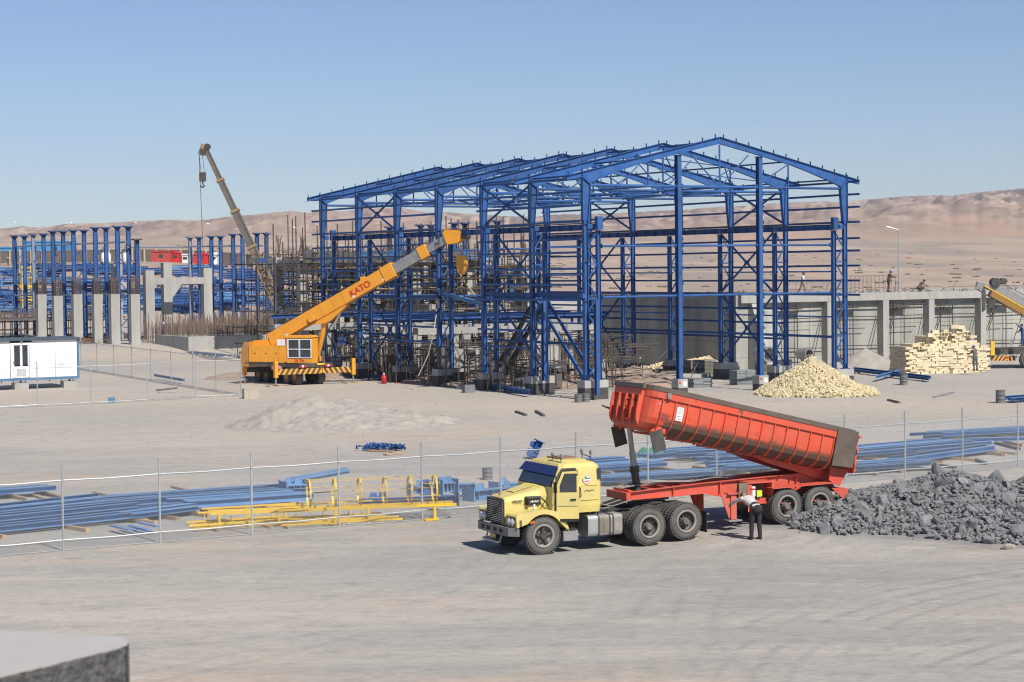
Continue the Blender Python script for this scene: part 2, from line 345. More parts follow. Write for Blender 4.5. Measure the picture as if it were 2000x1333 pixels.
# ------------------------------------------------ desert scrub and stones on the plain
rng=random.Random(5)
def scrub():
    sm=mat('dry_scrub',(.10,.085,.055),.9,0,.3,2); mb=MB()
    for k in range(520):
        y=300+rng.random()**1.3*900; x=(rng.uniform(-.30,.34))*y
        if y<480 and x<40: continue
        z=gz(x,y); r=rng.uniform(.35,1.1)
        for q in range(5):
            c=Vector((x+rng.uniform(-r,r)*1.5,y+rng.uniform(-r,r),z+.1*r)); mb.ball(c,r*rng.uniform(.3,.6),6,3,sc=(1.2,1,.7))
    mb.build('desert_scrub',sm,kind='stuff')['label']='small dark dry shrubs dotted over the desert plain behind the site'
scrub()
def gravel():
    m=mat('gravel',(.25,.245,.235),.95,0,.3,9); mb=MB()
    for k in range(5200):
        if rng.random()<.6: y=rng.uniform(50,76); x=rng.uniform(-.27,.27)*y
        else: y=rng.uniform(76,150); x=rng.uniform(-.27,.27)*y
        c=noise.noise(Vector((x*.25,y*.2,1)))
        if c<-.05 and rng.random()<.85: continue
        r=rng.uniform(.015,.05)*(1 if y<80 else 1.7); z=gz(x,y)
        P=[(x+r*rng.uniform(.6,1.3)*a,y+r*rng.uniform(.6,1.3)*b,z-.01+r*c) for a,b,c in((-1,-.6,0),(1,-.7,0),(.1,1,0),(rng.uniform(-.3,.3),0,rng.uniform(.7,1.2)))]
        mb.add(P,[(0,1,3),(1,2,3),(2,0,3)])
    mb.build('gravel',m,kind='stuff')
gravel()
# ================================================ STEEL HALL
def hall():
    H=thing('steel_hall_frame','large blue steel portal frame hall skeleton with gabled open roof behind the tipping truck','steel frame',HO,HA)
    W=20.34; B=6.233; LV=[13.51,12.65,11.84,10.83,9.78,8.99,7.97,7.01,6.04,5.04,4.07,3.0]
    def part(n,mb,m=BLUE,k=None): return mb.build(n,m,H,kind=k)
    rt=lambda u: 13.9+(.2262*u if u<=W/2 else .2262*(W-u))
    # columns (shared meshes)
    def outer(sgn):
        mb=MB(); mb.ib((0,0,1.2),(0,0,10.9),.30 if sgn>0 else .22,.28,.025,up=(1,0,0))
        P=[(-.18*sgn,10.9),(.18*sgn,10.9),(.42*sgn,13.25),(-.18*sgn,13.9)]
        mb.prism(P,(0,-.012,0),(1,0,0),(0,0,1),(0,.024,0)); mb.beam((-.18*sgn,0,10.9),(-.18*sgn,0,13.95),.26,.024,(1,0,0)); mb.beam((.18*sgn,0,10.9),(.42*sgn,0,13.25),.26,.024,(1,0,0))
        mb.b2(-.26,.26,-.22,.22,1.17,1.21); mb.b2(-.012,.012,-.2,.2,1.2,1.5)
        for z in(3.6,6.0,8.4,10.7): mb.b2(-.17,.17,-.12,.12,z,z+.02)
        return mb.mesh('outer_column',BLUE)
    def inner():
        mb=MB(); mb.ib((0,0,1.2),(0,0,10.28),.25,.24,.02,up=(1,0,0)); mb.b2(-.24,.24,-.2,.2,1.17,1.21); mb.b2(-.2,.2,-.16,.16,10.28,10.31); return mb.mesh('crane_column',BLUE)
    ol,orr,im=outer(1),outer(-1),inner()
    lac=MB(); lac.beam((0,0,0),(.62,0,.93),.07,.07); lacm=lac.mesh('lacing_bar',BLUE); lac=MB(); lac.beam((.62,0,0),(0,0,.93),.07,.07); lacm2=lac.mesh('lacing_bar',BLUE)
    gus=MB(); gus.b2(-.012,.012,-.17,.17,-.3,.3)
    for k in range(7):
        v=k*B
        for side in(0,1):
            u0=0 if side==0 else W; s=1 if side==0 else -1
            put('outer_column',ol if side==0 else orr,H,(u0,v,0)); put('crane_column',im,H,(u0+s*.95,v,0))
            for q in range(9):
                z=1.35+q*.985; zz=(q+side)%2; x=u0+.165 if side==0 else u0-.785
                put('lacing_bar',lacm if zz==0 else lacm2,H,(x,v+(.0),z))
            for z in(3.3,6.1,8.2): part('tie_plate',MB().b2(u0+s*.18,u0+s*.80,v-.05,v+.05,z,z+.1))
            part('beam_bracket',MB().b2(u0+s*.18,u0+s*.5,v-.1,v+.1,10.4,10.7))
    # pedestals
    for k in range(7):
        for side in(0,1):
            uc=.475 if side==0 else W-.475; v=k*B
            mb=MB(); mb.b2(uc-.85,uc+.85,v-.42,v+.42,-1.2,.72,1); mb.b2(uc-.86,uc+.86,v-.43,v+.43,.72,1.17,0); mb.build('concrete_pedestal',[CONC,BITU],H)
    for u in(6.95,13.3):
        mb=MB(); mb.b2(u-.36,u+.36,-.36,.36,-.6,.45,1); mb.b2(u-.37,u+.37,-.37,.37,.45,1.0,0); mb.build('concrete_pedestal',[CONC,BITU],H)
        mb=MB(); mb.b2(u-.3,u-.18,-.374,-.371,.72,.86); mb.build('paint_mark',REDP,H)
        mb=MB(); mb.b2(u+.02,u+.28,-.374,-.371,.55,.85); mb.build('notice_board',WHITE,H)
        mb=MB(); top=rt(u)-.5; mb.ib((u,0,1.03),(u,0,top),.29,.36,.024,up=(0,1,0)); mb.b2(u-.25,u+.25,-.28,.28,1.0,1.04); mb.b2(u-.22,u+.22,-.25,.25,top,top+.03); part('wind_column',mb)
        mb=MB()
        for z in LV[1:]: 
            if z<top: mb.b2(u+.17,u+.32,-.22,-.1,z-.05,z-.02); mb.b2(u+.17,u+.19,-.22,-.1,z-.12,z+.1)
        part('girt_cleat',mb)
    # crane beams
    for side in(0,1):
        u=.95 if side==0 else W-.95
        for k in range(6):
            mb=MB(); mb.ib((u,k*B+.02,10.52),(u,(k+1)*B-.02,10.52),.24,.36,.025)
            for q in range(5): mb.b2(u-.12,u+.12,k*B+.6+q*1.24,k*B+.615+q*1.24,10.33,10.7)
            part('crane_beam',mb)
        mb=MB(); mb.beam((u,0,10.77),(u,6*B,10.77),.07,.06); mb.build('crane_rail',DARK,H)
        for v in(-.12,6*B+.12):
            mb=MB(); mb.b2(u-.2,u+.2,v-.16,v+.16,10.35,11.15); part('end_stop',mb)
        for q in (3.3,6.1):
            for k in range(6):
                if side==0 and k in(2,3) and q<4: continue
                mb=MB(); mb.beam((u,k*B+.15,q),(u,(k+1)*B-.15,q),.14,.16); part('longitudinal_strut',mb)
    # girts
    for side in(0,1):
        u=-.27 if side==0 else W+.27
        for k in range(6):
            for i,z in enumerate(LV):
                if side==0:
                    if k==2 and i!=9: continue
                    if k==0 and i>8: continue
                    if k==5 and i>9: continue
                    if k==3 and i in(10,11): pass
                elif k==0 and i>8: continue
                a=k*B; b=(k+1)*B
                if k==5: b+=1.3
                if side==1 and k==0: a-=1.25
                if side==0 and k==2: a-=0
                if side==0 and k==1: b+=.35
                if side==0 and k==3: a-=.35
                mb=MB(); dz=.01*((k*7+i*3)%5-2)
                mb.cb((u,a+.01,z+dz),(u,b-.01,z+dz-.01),.08,.135,.012); part('wall_girt',mb)
    for k in(0,1):
        mb=MB(); mb.ib((-.02,k*B+.2,6.35),(-.02,(k+1)*B-.2,6.35),.22,.28,.02); part('wall_beam',mb)
        mb=MB(); mb.b2(-.47,-.2,k*B-.45,k*B+.05,6.2,6.47); part('beam_seat',mb)
    # gable ties
    def tie(n,A,Bp,r=.07,ends=True):
        mb=MB(); mb.tube(A,Bp,r,8)
        if ends:
            d=(Vector(Bp)-Vector(A)).normalized()
            for P in(A,Bp): mb.tube(Vector(P)-d*.02,Vector(P)+d*.02,r*2.1,10)
        part(n,mb)
    us=[.95,6.95,13.3,W-.95]
    for z in(9.35,6.22):
        for a,b in zip(us[:-1],us[1:]): tie('gable_tie',(a+.25,0,z),(b-.25,0,z))
    # roof frames
    for k in range(7):
        v=k*B
        for sgn in(0,1):
            f=(lambda u:u) if sgn==0 else (lambda u:W-u)
            us_=[-1.25,-.18,.3,1.6,3.0,4.4,7.5,W/2-.01]; dep=[.26,.32,.80,.62,.48,.38,.38,.42]
            mb=MB(); top=[Vector((f(u),0,13.9+.2262*u)) for u in us_]; bot=[t-Vector((0,0,d)) for t,d in zip(top,dep)]
            for i in range(len(us_)-1):
                q=[(top[i].x,top[i].z),(top[i+1].x,top[i+1].z),(bot[i+1].x,bot[i+1].z),(bot[i].x,bot[i].z)]
                if sgn: q=q[::-1]
                mb.prism(q,(0,v-.008,0),(1,0,0),(0,0,1),(0,.016,0))
                off=Vector((0,v,0))
                mb.beam(top[i]+off,top[i+1]+off,.24,.025); mb.beam(bot[i]+off,bot[i+1]+off,.24,.025)
            part('rafter',mb)
            for q in range(12):
                u=-1.15+q*1.0; mbc=None
                if u>W/2: break
                z=13.9+.2262*u
                mb=MB(); mb.b2(f(u)-.006,f(u)+.006,v-.06,v+.06,z,z+.24); mb.b2(f(u)-.05,f(u)+.05,v-.06,v+.06,z,z+.02); part('purlin_cleat',mb)
            for uq in(W/4*.92,):
                z=13.9+.2262*uq-.45; tie('truss_hanger',(f(uq),v,13.1),(f(uq),v,z),.055,False)
                um=6.9 if sgn==0 else 6.9; 
                tie('truss_diagonal',(f(uq+.1),v,z),(f(7.4),v,13.1),.045,False); tie('truss_diagonal',(f(7.9),v,15.1),(f(W/2-.15),v,13.15),.045,False)
        tie('truss_hanger',(W/2,v,13.1),(W/2,v,15.7),.06,False)
        for a,b in((.35,6.8),(7.1,13.15),(13.45,W-.35)) if k==0 else ((.35,W/2-.02),(W/2+.02,W-.35)): tie('bottom_tie',(a,v,13.05),(b,v,13.05),.085)
    # longitudinals in the roof
    for u in(0,W/4*.92,W/2-.35,W/2+.35,W-W/4*.92,W):
        for k in range(6):
            if u==0 and k in(0,5): pass
            z=rt(u)-.22; mb=MB(); mb.beam((u,k*B+.13,z),(u,(k+1)*B-.13,z),.09,.10); part('roof_strut',mb)
    for u in(W/4,W/2,3*W/4):
        for k in range(6):
            if (k+int(u))%3==0: continue
            tie('bottom_strut',(u,k*B+.15,13.05),(u,(k+1)*B-.15,13.05),.06)
    for k in(1,4):
        for a,b in((0,W/4),(W/4,W/2),(W/2,3*W/4),(3*W/4,W)):
            for fl in(0,1):
                A=(a,k*B+.1,rt(a)-.3) if not fl else (b,k*B+.1,rt(b)-.3); Bq=(b,(k+1)*B-.1,rt(b)-.3) if not fl else (a,(k+1)*B-.1,rt(a)-.3)
                mb=MB(); mb.beam(A,Bq,.07,.07); part('roof_brace',mb)
            tie('soffit_brace',(a+.2,k*B+.2,13.0),(b-.2,(k+1)*B-.2,13.0),.045,False); tie('soffit_brace',(b-.2,k*B+.2,12.93),(a+.2,(k+1)*B-.2,12.93),.045,False)
    # wall X-bracing
    for side,bays in((0,(1,4)),(1,(1,4))):
        for k in bays:
            for (z0,z1,uo) in((10.95,13.35,0),(6.3,10.3,.95),(1.5,6.0,.95)):
                u=uo if side==0 else W-uo
                for fl in(0,1):
                    a,b=(z0,z1) if not fl else (z1,z0); du=.05*(1 if fl else -1)
                    mb=MB(); mb.cb((u+du,k*B+.2,a),(u+du,(k+1)*B-.2,b),.08,.125,.012); part('wall_brace',mb)
                mb=MB(); zc=(z0+z1)/2; vc=(k+.5)*B; mb.b2(u-.07,u+.07,vc-.2,vc+.2,zc-.14,zc+.14); part('gusset_plate',mb)
    for side in(0,1):
        u=.5 if side==0 else W-.5
        for k in(0,1,3,4,5):
            for z in(4.6,7.6): tie('eaves_tie',(u,k*B+.2,z),(u,(k+1)*B-.2,z),.05,False)
    for k in(1,2,3,4,5):
        for z in(6.2,9.35): tie('cross_tie',(1.2,k*B,z),(4.6,k*B,z),.05,False)
    # temporary front left annex column + inclined stair stringers
    mb=MB(); mb.ib((.3,B-.9,.9),(.3,B-.9,6.1),.25,.3,.02,up=(0,1,0)); part('annex_column',mb)
    mb=MB(); mb.ib((.2,-.9,.3),(.2,-.9,6.1),.22,.26,.02,up=(0,1,0)); part('annex_column',mb)
    for du in(0,.0):
        pass
    for u,v0 in((1.9,2.6),(3.2,3.4)):
        mb=MB(); mb.cb((u,v0,.55),(u+.2,v0+6.8,6.1),.10,.25,.016,up=(0,0,1)); part('stair_stringer',mb)
        mb=MB(); mb.cb((u+.2,v0+6.8,6.1),(u+.2,v0+8.6,6.1),.12,.32,.016); part('stair_stringer',mb)
    for u,v0 in((1.0,13.0),(2.2,13.6)):
        mb=MB(); mb.cb((u,v0,1.0),(u,v0-5.0,5.6),.12,.34,.016); mb.build('stair_stringer',DARK,H)
    return H
HALL=hall()
# ================================================ STRUCTURES AROUND THE HALL
def hall_pt(u,v,z=0): return HO+HU*u+HV*v+Vector((0,0,z))
# ---- retaining wall on the right
def retaining_wall():
    T=thing('retaining_wall','long grey concrete retaining wall with deep columns and a top beam at the right','wall',(17.0,152.0,0),HA)
    # local x along HU (to the right), y away, camera side is -y
    L0=44; zt=5.8
    x=0;n=0
    while x<L0-.1:
        for z0,z1 in((-1.2,1.0),(1.0,3.3),(3.3,zt)):
            mb=MB(); dy=.012*((n*5)%3); mb.b2(x+.012,x+3.6-.012,-.3+dy,.2+dy,z0+.008,z1-.008); mb.build('wall_panel',CONCW,T); n+=1
        x+=3.6
    # return wall going back to the left
    for k in range(5):
        for z0,z1 in((-1.2,2.2),(2.2,zt)):
            mb=MB(); mb.b2(.01,.5,.52+k*4+.012,.52+(k+1)*4-.012,z0+.008,z1-.008); mb.build('wall_panel',CONCW,T)
    # slab with ground behind
    mb=MB(); mb.b2(0,L0,.5,14,zt-.35,zt-.05); mb.build('back_slab',CONC,T)
    cols=[]
    for px in(1622,1731,1820,1921,2030):
        # intersect bearing with the column line
        d=ray(px,650); O=Vector((17,152,0))-HV*.98; a=d.x/d.y
        t=(O.x-a*O.y)/(a*HU.y-HU.x); cols.append(t)
    for t in cols:
        mb=MB(); mb.b2(t-.3,t+.3,-.98,-.31,-1.2,5.17); mb.build('wall_column',CONC,T)
    cols=[-.2]+cols+[L0]
    for a,b in zip(cols[1:-1],cols[2:]):
        mb=MB(); mb.b2(a+.01,b-.01,-.75,-.02,5.19,5.785); mb.build('top_beam',CONC,T)
    mb=MB(); mb.b2(.2,cols[1]-.01,-.75,-.02,5.19,5.785); mb.build('top_beam',CONC,T)
    # buttress, leaning
    mb=MB(); mb.prism([(0,-1),(3.2,-1),(.5,5.6),(0,5.6)],(1.2,-.02,0),(0,-1,0),(0,0,1),(.6,0,0)); mb.build('buttress',CONC,T)
    # shuttering scaffold in front of the panels
    r=random.Random(3); ST=thing('wall_scaffold','thin rusty tube scaffold standing against the grey retaining wall','scaffold',(17.0,152.0,0),HA)
    xs=[]
    for a,b in zip(cols[:-1],cols[1:]):
        w_=b-a
        if a<0: a=3.2; w_=b-a
        k=a+w_*.22
        for f in(.22,.45): xs.append(a+w_*f)
        for z in(4.75,3.9,1.6,.2): 
            mb=MB(); mb.tube((a+.35,-.55,z+r.uniform(-.08,.08)),(b-.35,-.55,z+r.uniform(-.08,.08)),.055 if z>4 else .04,6); mb.build('ledger',RUST,ST)
        mb=MB(); mb.b2(a+w_*.16,a+w_*.5,-1.0,-.5,4.62,4.68); mb.build('scaffold_board',DARK,ST)
        mb=MB(); mb.b2(a+w_*.1,a+w_*.4,-1.0,-.6,1.0,1.05); mb.build('scaffold_board',WOOD,ST)
        mb=MB(); mb.tube((a+w_*.92,-.6,4.2),(a+w_*.62,-1.1,-.2),.035,6); mb.build('raking_prop',RUST,ST)
        mb=MB(); mb.tube((a+w_*.3,-.6,4.6),(a+w_*.1,-.8,2.4),.04,6); mb.build('raking_prop',RUST,ST)
    for x in xs:
        mb=MB(); mb.tube((x,-.65,-.9),(x,-.65,5.1),.04,6); mb.build('standard',RUST,ST)
        for z in(3.0,.9):
            mb=MB(); mb.tube((x-.1,-.7,z),(x+1.2,-.7,z),.032,5); mb.build('transom',RUST,ST)
    # rebar starters and mesh along the top
    mb=MB()
    for k in range(300):
        x=r.uniform(1,L0); h=r.uniform(.08,.28) if r.random()<.93 else .9; mb.tube((x,r.uniform(-.3,.4),zt),(x+r.uniform(-.05,.05),r.uniform(-.3,.4),zt+h),.018,4)
    for k in range(34): 
        x=3+k*1.2; mb.tube((x,.2,zt+.35),(x+1.3,.2,zt+.35+r.uniform(-.1,.1)),.015,4)
    mb.build('starter_bars',REBAR,T,kind='stuff')
    # cage of hoops near worker
    mb=MB(); 
    for k in range(13):
        x=11.6+k*.42; mb.path([(x,0,zt),(x,0,zt+1.35),(x+.06,.5,zt+1.35),(x+.06,.5,zt)],.014,4)
    mb.build('stirrup_cage',REBAR,T,kind='stuff')
    # ladder
    LD=thing('site_ladder','dark steel ladder leaning on the retaining wall right of the hall','ladder',at(1664,700,0)+Vector((0,2.5,0)),HA)
    rot=Matrix.Rotation(R(18),3,'Y')
    for s in(-.28,.28): 
        mb=MB(); mb.beam((s,0,.4),(s+1.7,.8,5.0),.06,.06); mb.build('stile',DARK,LD)
    for k in range(9):
        f=.06+k*.11; mb=MB(); mb.tube((-.28+1.7*f,.8*f,.4+4.6*f),(.28+1.7*f,.8*f,.4+4.6*f),.028,5); mb.build('rung',DARK,LD)
    return T
RW=retaining_wall()
# ---- concrete building in scaffolding, behind the crane
def scaffold_building():
    O=Vector((-18.3,172,0)); Bd=thing('concrete_frame_building','half built grey concrete frame building behind the yellow crane','building',O,HA)
    r=random.Random(8)
    Wd,D=23,6
    cx=[.4,5.9,11.4,17,22.6]; cy=[.4,5.5]
    for x in cx:
        for y in cy: mb=MB(); mb.b2(x-.38,x+.38,y-.38,y+.38,-1,9.3); mb.build('column',CONC,Bd)
    for z in(4.75,9.05):
        for y in cy:
            for a,b in zip(cx[:-1],cx[1:]):
                if z>9 and a>17: continue
                mb=MB(); mb.b2(a+.385,b-.385,y-.3,y+.3,z-.62,z); mb.build('beam',CONC,Bd)
        for x in cx:
            for a,b in zip(cy[:-1],cy[1:]):
                mb=MB(); mb.b2(x-.29,x+.29,a+.385,b-.385,z-.6,z-.02); mb.build('beam',CONC,Bd)
    mb=MB(); mb.b2(.1,Wd-.1,.1,D-.1,4.76,4.9); mb.build('floor_slab',CONC,Bd)
    # formwork deck
    for k in range(22):
        mb=MB(); mb.b2(k*.82+.02,k*.82+.8,-.9,-.84,8.75+r.uniform(-.05,.05),9.75+r.uniform(-.1,.15)); mb.build('formwork_panel',WOODD if r.random()<.72 else BLUE,Bd)
    mb=MB(); mb.b2(0,18.4,-.8,D,8.66,8.74); mb.build('formwork_deck',WOODD,Bd)
    for k in range(10): mb=MB(); x=r.uniform(0,18); mb.b2(x,x+r.uniform(1,2.4),-.95,-.92,9.0,9.1+r.uniform(.1,.3)); mb.build('formwork_board',BLUE2 if r.random()<.6 else WOOD,Bd)
    mb=MB()
    for x in cx:
        for y in cy:
            for q in range(10): mb.tube((x+r.uniform(-.3,.3),y+r.uniform(-.3,.3),9.2),(x+r.uniform(-.35,.35),y+r.uniform(-.3,.3),10.8+r.random()*.5),.025,4)
    for k in range(150):
        x=r.uniform(0,18); mb.tube((x,r.uniform(-.8,9),8.8),(x,r.uniform(-.8,9),9.9+r.random()*.5),.02,4)
    mb.build('starter_bars',REBAR,Bd,kind='stuff')
    S=thing('tube_scaffold','dense rusty brown tube scaffolding wrapped round the half built concrete building','scaffold',O,HA)
    xs=[-1.2+k*.98 for k in range(27)]; nled=0
    for j,y in enumerate((-1.9,-.9,1.2,3.0,6.5)):
        for x in xs:
            if r.random()<.14: continue
            h=9.9+r.uniform(-.5,.8)
            if r.random()<.2: h=r.uniform(11.5,13.3)
            mb=MB(); xx=x+r.uniform(-.12,.12); mb.tube((xx,y,-.6),(xx+r.uniform(-.1,.1),y,h),.052,6); mb.build('standard',RUST,S)
    for j,y in enumerate((-1.9,-.9,2.2,5.0)):
        z=.6
        while z<10:
            x=-1.6
            while x<25:
                ln=r.uniform(4.5,7)
                if r.random()<.86 and nled<290: nled+=1; mb=MB(); mb.tube((x,y-.06,z+r.uniform(-.08,.08)),(min(25.5,x+ln),y-.06,z+r.uniform(-.08,.08)),.048,6); mb.build('ledger',RUST,S)
                x+=ln-.2
            z+=.95 if j<2 else 1.9
    mb=MB()
    for k in range(420):
        x=r.choice(xs); z=r.uniform(.8,9.8); mb.tube((x,-2.1,z),(x,r.choice((-.8,2.5)),z+r.uniform(-.1,.1)),.035,4)
    for k in range(420):
        x=r.uniform(-1,24); z=r.uniform(.2,8.5); y=r.uniform(-2,8); a=r.choice((-1,1)); mb.tube((x,y,z),(x+a*r.uniform(.3,1.3),y,z+r.uniform(.6,1.6)),.03,4)
    for k in range(600):
        x=r.uniform(-1,24); z=r.uniform(.2,8.5); y=r.uniform(-1,9); mb.tube((x,y,z),(x+r.uniform(.5,2.2),y,z),.03,4)
    mb.build('couplers_and_props',RUST,S,kind='stuff')
    for k in range(46):
        x=r.uniform(-1,22); z=r.choice((2.6,4.5,6.4,8.3)); mb=MB(); mb.b2(x,x+r.uniform(1.5,3),-1.85,-1.0+r.uniform(0,.1),z,z+.05); mb.build('scaffold_board',WOOD if r.random()<.5 else WOODD,S)
    for k in range(90):  # mostly dark sheets, added to fill the inside with shade
        x=r.uniform(3,22); z=r.uniform(.2,7.5); y=r.uniform(-.6,4); mb=MB(); mb.b2(x,x+r.uniform(.5,1.6),y,y+.06,z,z+r.uniform(.8,2.0)); mb.build('formwork_shade_sheet',r.choice((WOODD,WOODD,BLUE,CONC,WOODD)),S)
    for k in range(8):
        x=r.uniform(12,24); y=r.uniform(0,2); mb=MB(); mb.tube((x,y,0.2),(x,y,2.3),.04,5); mb.build('yellow_prop',YEL,S)
    # side bay at the far left carrying a shuttering platform
    P=thing('scaffold_side_bay','open tube scaffold bay with a short blue boarded platform left of the concrete building','scaffold',Vector((-24.4,184,0)),HA)
    for x in(0,1.5,3.0,4.4):
        for y in(0,2.8):
            mb=MB(); mb.tube((x,y,-.6),(x,y,9.8),.04,6); mb.build('standard',RUST,P)
    for z in(1.3,2.8,4.3,5.8,7.3,8.7,9.6):
        for y in(0,2.8): mb=MB(); mb.tube((-.3,y,z),(4.9,y,z),.038,6); mb.build('ledger',RUST,P)
    for k in range(5): mb=MB(); mb.b2(.05+k*.9,.9+k*.9,-.1,-.04,8.85,9.3); mb.build('formwork_panel',BLUE if k in(1,3) else WOODD,P)
    mb=MB(); mb.b2(-.2,4.8,-.1,2.9,8.72,8.78); mb.build('formwork_deck',WOODD,P)
scaffold_building()
# ---- low concrete platform inside the hall
def platform():
    T=thing('machine_platform','low grey concrete table with blue steel frame on it inside the hall','platform',hall_pt(2.0,27),HA)
    xs=[.5,4.6,8.2,12.2,15.8]
    for x in xs:
        for y in(0,5.5):
            mb=MB(); mb.b2(x-.33,x+.33,y-.35,y+.35,.9,3.25,0); mb.b2(x-.34,x+.34,y-.36,y+.36,-1.5,.9,1); mb.build('pier',[CONC,BITU],T)
    for y in(0,5.5):
        for a,b in zip(xs[:-1],xs[1:]):
            if y==5.5 or a not in(8.2,): mb=MB(); mb.b2(a-.3 if a==12.2 else a+.0,b+.6 if b==15.8 else b-.01,y-.42,y+.42,3.27,3.75); mb.build('cap_beam',CONC,T)
    for y in(0,5.5): mb=MB(); mb.ib((-.6,y,4.5),(17.4,y,4.5),.25,.3,.02); mb.build('blue_beam',BLUE,T)
    for k in range(13):
        x=-.5+k*1.45; mb=MB(); mb.ib((x,-.3,4.25),(x,5.8,4.25),.16,.2,.015); mb.build('cross_beam',BLUE,T)
        if k%2==0: mb=MB(); mb.ib((x,-.1,3.76),(x,-.1,4.35),.15,.15,.015); mb.build('stub_post',BLUE,T)
    r=random.Random(2); mb=MB()
    for k in range(170):
        x=r.uniform(-2,18); y=r.uniform(-2,5); mb.tube((x,y,-.6),(x+r.uniform(-.1,.1),y,r.uniform(1,3.3)),.03,4)
    for k in range(140):
        x=r.uniform(-2,17); y=r.uniform(-2,5); z=r.uniform(0,3.2); mb.tube((x,y,z),(x+r.uniform(.8,3),y,z+r.uniform(-.1,.1)),.03,4)
    mb.build('props_and_tubes',RUST,T,kind='stuff')
    T2=thing('inclined_pier_row','row of leaning grey concrete piers under a cap beam behind the left hall columns','concrete frame',hall_pt(-3.5,37),HA)
    for k in range(5):
        x=k*3.3
        for s in(-1,1):
            mb=MB(); mb.prism([(x-.35+s*.75,-1),(x+.35+s*.75,-1),(x+.28+s*.2,3.5),(x-.28+s*.2,3.5)],(0,s*.05-.3,0),(1,0,0),(0,0,1),(0,.6,0)); mb.build('pier',CONC,T2)
    mb=MB(); mb.b2(-1,14.5,-.5,.5,3.52,4.0); mb.build('cap_beam',CONC,T2)
    mb=MB(); mb.ib((-1,0,4.6),(14.5,0,4.6),.25,.3,.02); mb.build('blue_beam',BLUE,T2)
platform()
def hall_clutter():
    r=random.Random(77)
    T=thing('hall_pit_works','tangle of dark props, tubes and boards in the dug ground inside the hall','formwork',hall_pt(3,8),HA)
    mb=MB()
    for k in range(700):
        x=r.uniform(-4,14); y=r.uniform(0,30)
        if x>7 and y<10: continue
        mb.tube((x,y,-.3),(x+r.uniform(-.1,.1),y,r.uniform(.8,3.6)),.035,4)
    for k in range(620):
        x=r.uniform(-4,13); y=r.uniform(0,30); z=r.uniform(.1,3.2)
        if x>7 and y<10: continue
        mb.tube((x,y,z),(x+r.uniform(.6,3),y+r.uniform(-.3,.3),z+r.uniform(-.15,.15)),.032,4)
    for k in range(120):
        x=r.uniform(-4,12); y=r.uniform(0,26); z=r.uniform(.1,1.5); mb.tube((x,y,z),(x+r.uniform(-1.4,1.4),y,z+r.uniform(.8,2)),.035,4)
    mb.build('props_and_tubes',RUST,T,kind='stuff')
    for k in range(120):
        x=r.uniform(-3,12); y=r.uniform(1,26)
        if x>6 and y<12: continue
        MB().box((x,y,r.uniform(.2,2.2)),(r.uniform(.4,1.6),.08,r.uniform(.5,1.8)),rz=r.uniform(-.4,.4)).build('formwork_board',r.choice((WOODD,WOODD,WOODD,CONC,DARK)),T)
    for k in range(9):
        x=(.5,3.4,6.2)[k%3]+r.uniform(-.3,.3); y=9+(k//3)*6; MB().b2(x-.3,x+.3,y-.3,y+.3,-.5,3.0+.4*(k%2)).build('pier',CONC,T)
    for k in range(26):
        x=r.uniform(-2,17); y=r.uniform(3,26); MB().tube((x,y,.3),(x+r.uniform(1.5,3.5),y+r.uniform(-.4,.4),.3),.16,8).build('loose_pipe',OILYP,T)
OILYP=mat('dark_pipe',(.07,.065,.06),.7,0,.3,3,dust=.2)
hall_clutter()
# spoil, walls and slabs inside the hall
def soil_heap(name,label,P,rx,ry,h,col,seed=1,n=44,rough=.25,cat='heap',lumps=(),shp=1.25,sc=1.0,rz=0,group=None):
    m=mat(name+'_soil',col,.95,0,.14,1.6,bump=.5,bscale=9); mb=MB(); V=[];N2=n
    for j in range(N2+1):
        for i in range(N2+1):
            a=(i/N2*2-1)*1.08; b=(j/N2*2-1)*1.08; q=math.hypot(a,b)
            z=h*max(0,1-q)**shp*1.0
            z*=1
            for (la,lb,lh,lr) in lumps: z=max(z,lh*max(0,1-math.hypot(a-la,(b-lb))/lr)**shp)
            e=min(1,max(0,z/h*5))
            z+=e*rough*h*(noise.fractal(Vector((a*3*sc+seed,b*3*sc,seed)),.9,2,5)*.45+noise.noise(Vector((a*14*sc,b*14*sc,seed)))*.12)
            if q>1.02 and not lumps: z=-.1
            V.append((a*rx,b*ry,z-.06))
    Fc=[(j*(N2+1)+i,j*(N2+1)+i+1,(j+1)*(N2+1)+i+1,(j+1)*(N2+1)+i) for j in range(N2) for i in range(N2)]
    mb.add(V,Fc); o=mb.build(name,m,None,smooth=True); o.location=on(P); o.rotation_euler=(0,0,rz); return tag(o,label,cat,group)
SAND=(.32,.295,.26)
soil_heap('sand_heap','large pale sand heap in front of the yellow crane',at(668,832),6.6,4.6,1.4,SAND,3,n=130,rough=.36,lumps=((-.24,-.05,1.75,.72),(.42,.0,.85,.7),(.05,-.1,1.0,.6),(.2,-.25,.65,.5)),shp=1.05,sc=1.6)
soil_heap('sand_heap','brown sand heap between the hall corner column and the yellow block stack',at(1692,722),3.9,2.8,1.75,(.36,.29,.235),5,n=50,rough=.1)
soil_heap('sand_heap','small brown sand mound left of the hall corner column in front of the retaining wall',at(1630,728),3.0,2.4,.9,(.36,.29,.235),6,n=40,rough=.1)
for i,(px,py,h,rx,lb) in enumerate(((1238,742,1.1,3.6,'tan earth bank inside the hall behind the tipper nose'),(1110,746,.9,3.0,'tan earth bank under the open stair frame'),(905,722,.9,2.6,'broken earth bank behind the worker in blue overalls'),(835,722,.8,2.5,'low earth bank right of the blue channel stack'),(650,610,2.2,6,'earth mound seen through the left of the scaffold'))):
    soil_heap('earth_bank',lb,at(px,py) if py>700 else Vector((-22,215,0)),rx,1.8,h,(.30,.225,.175),11+i,n=30,rough=.5)
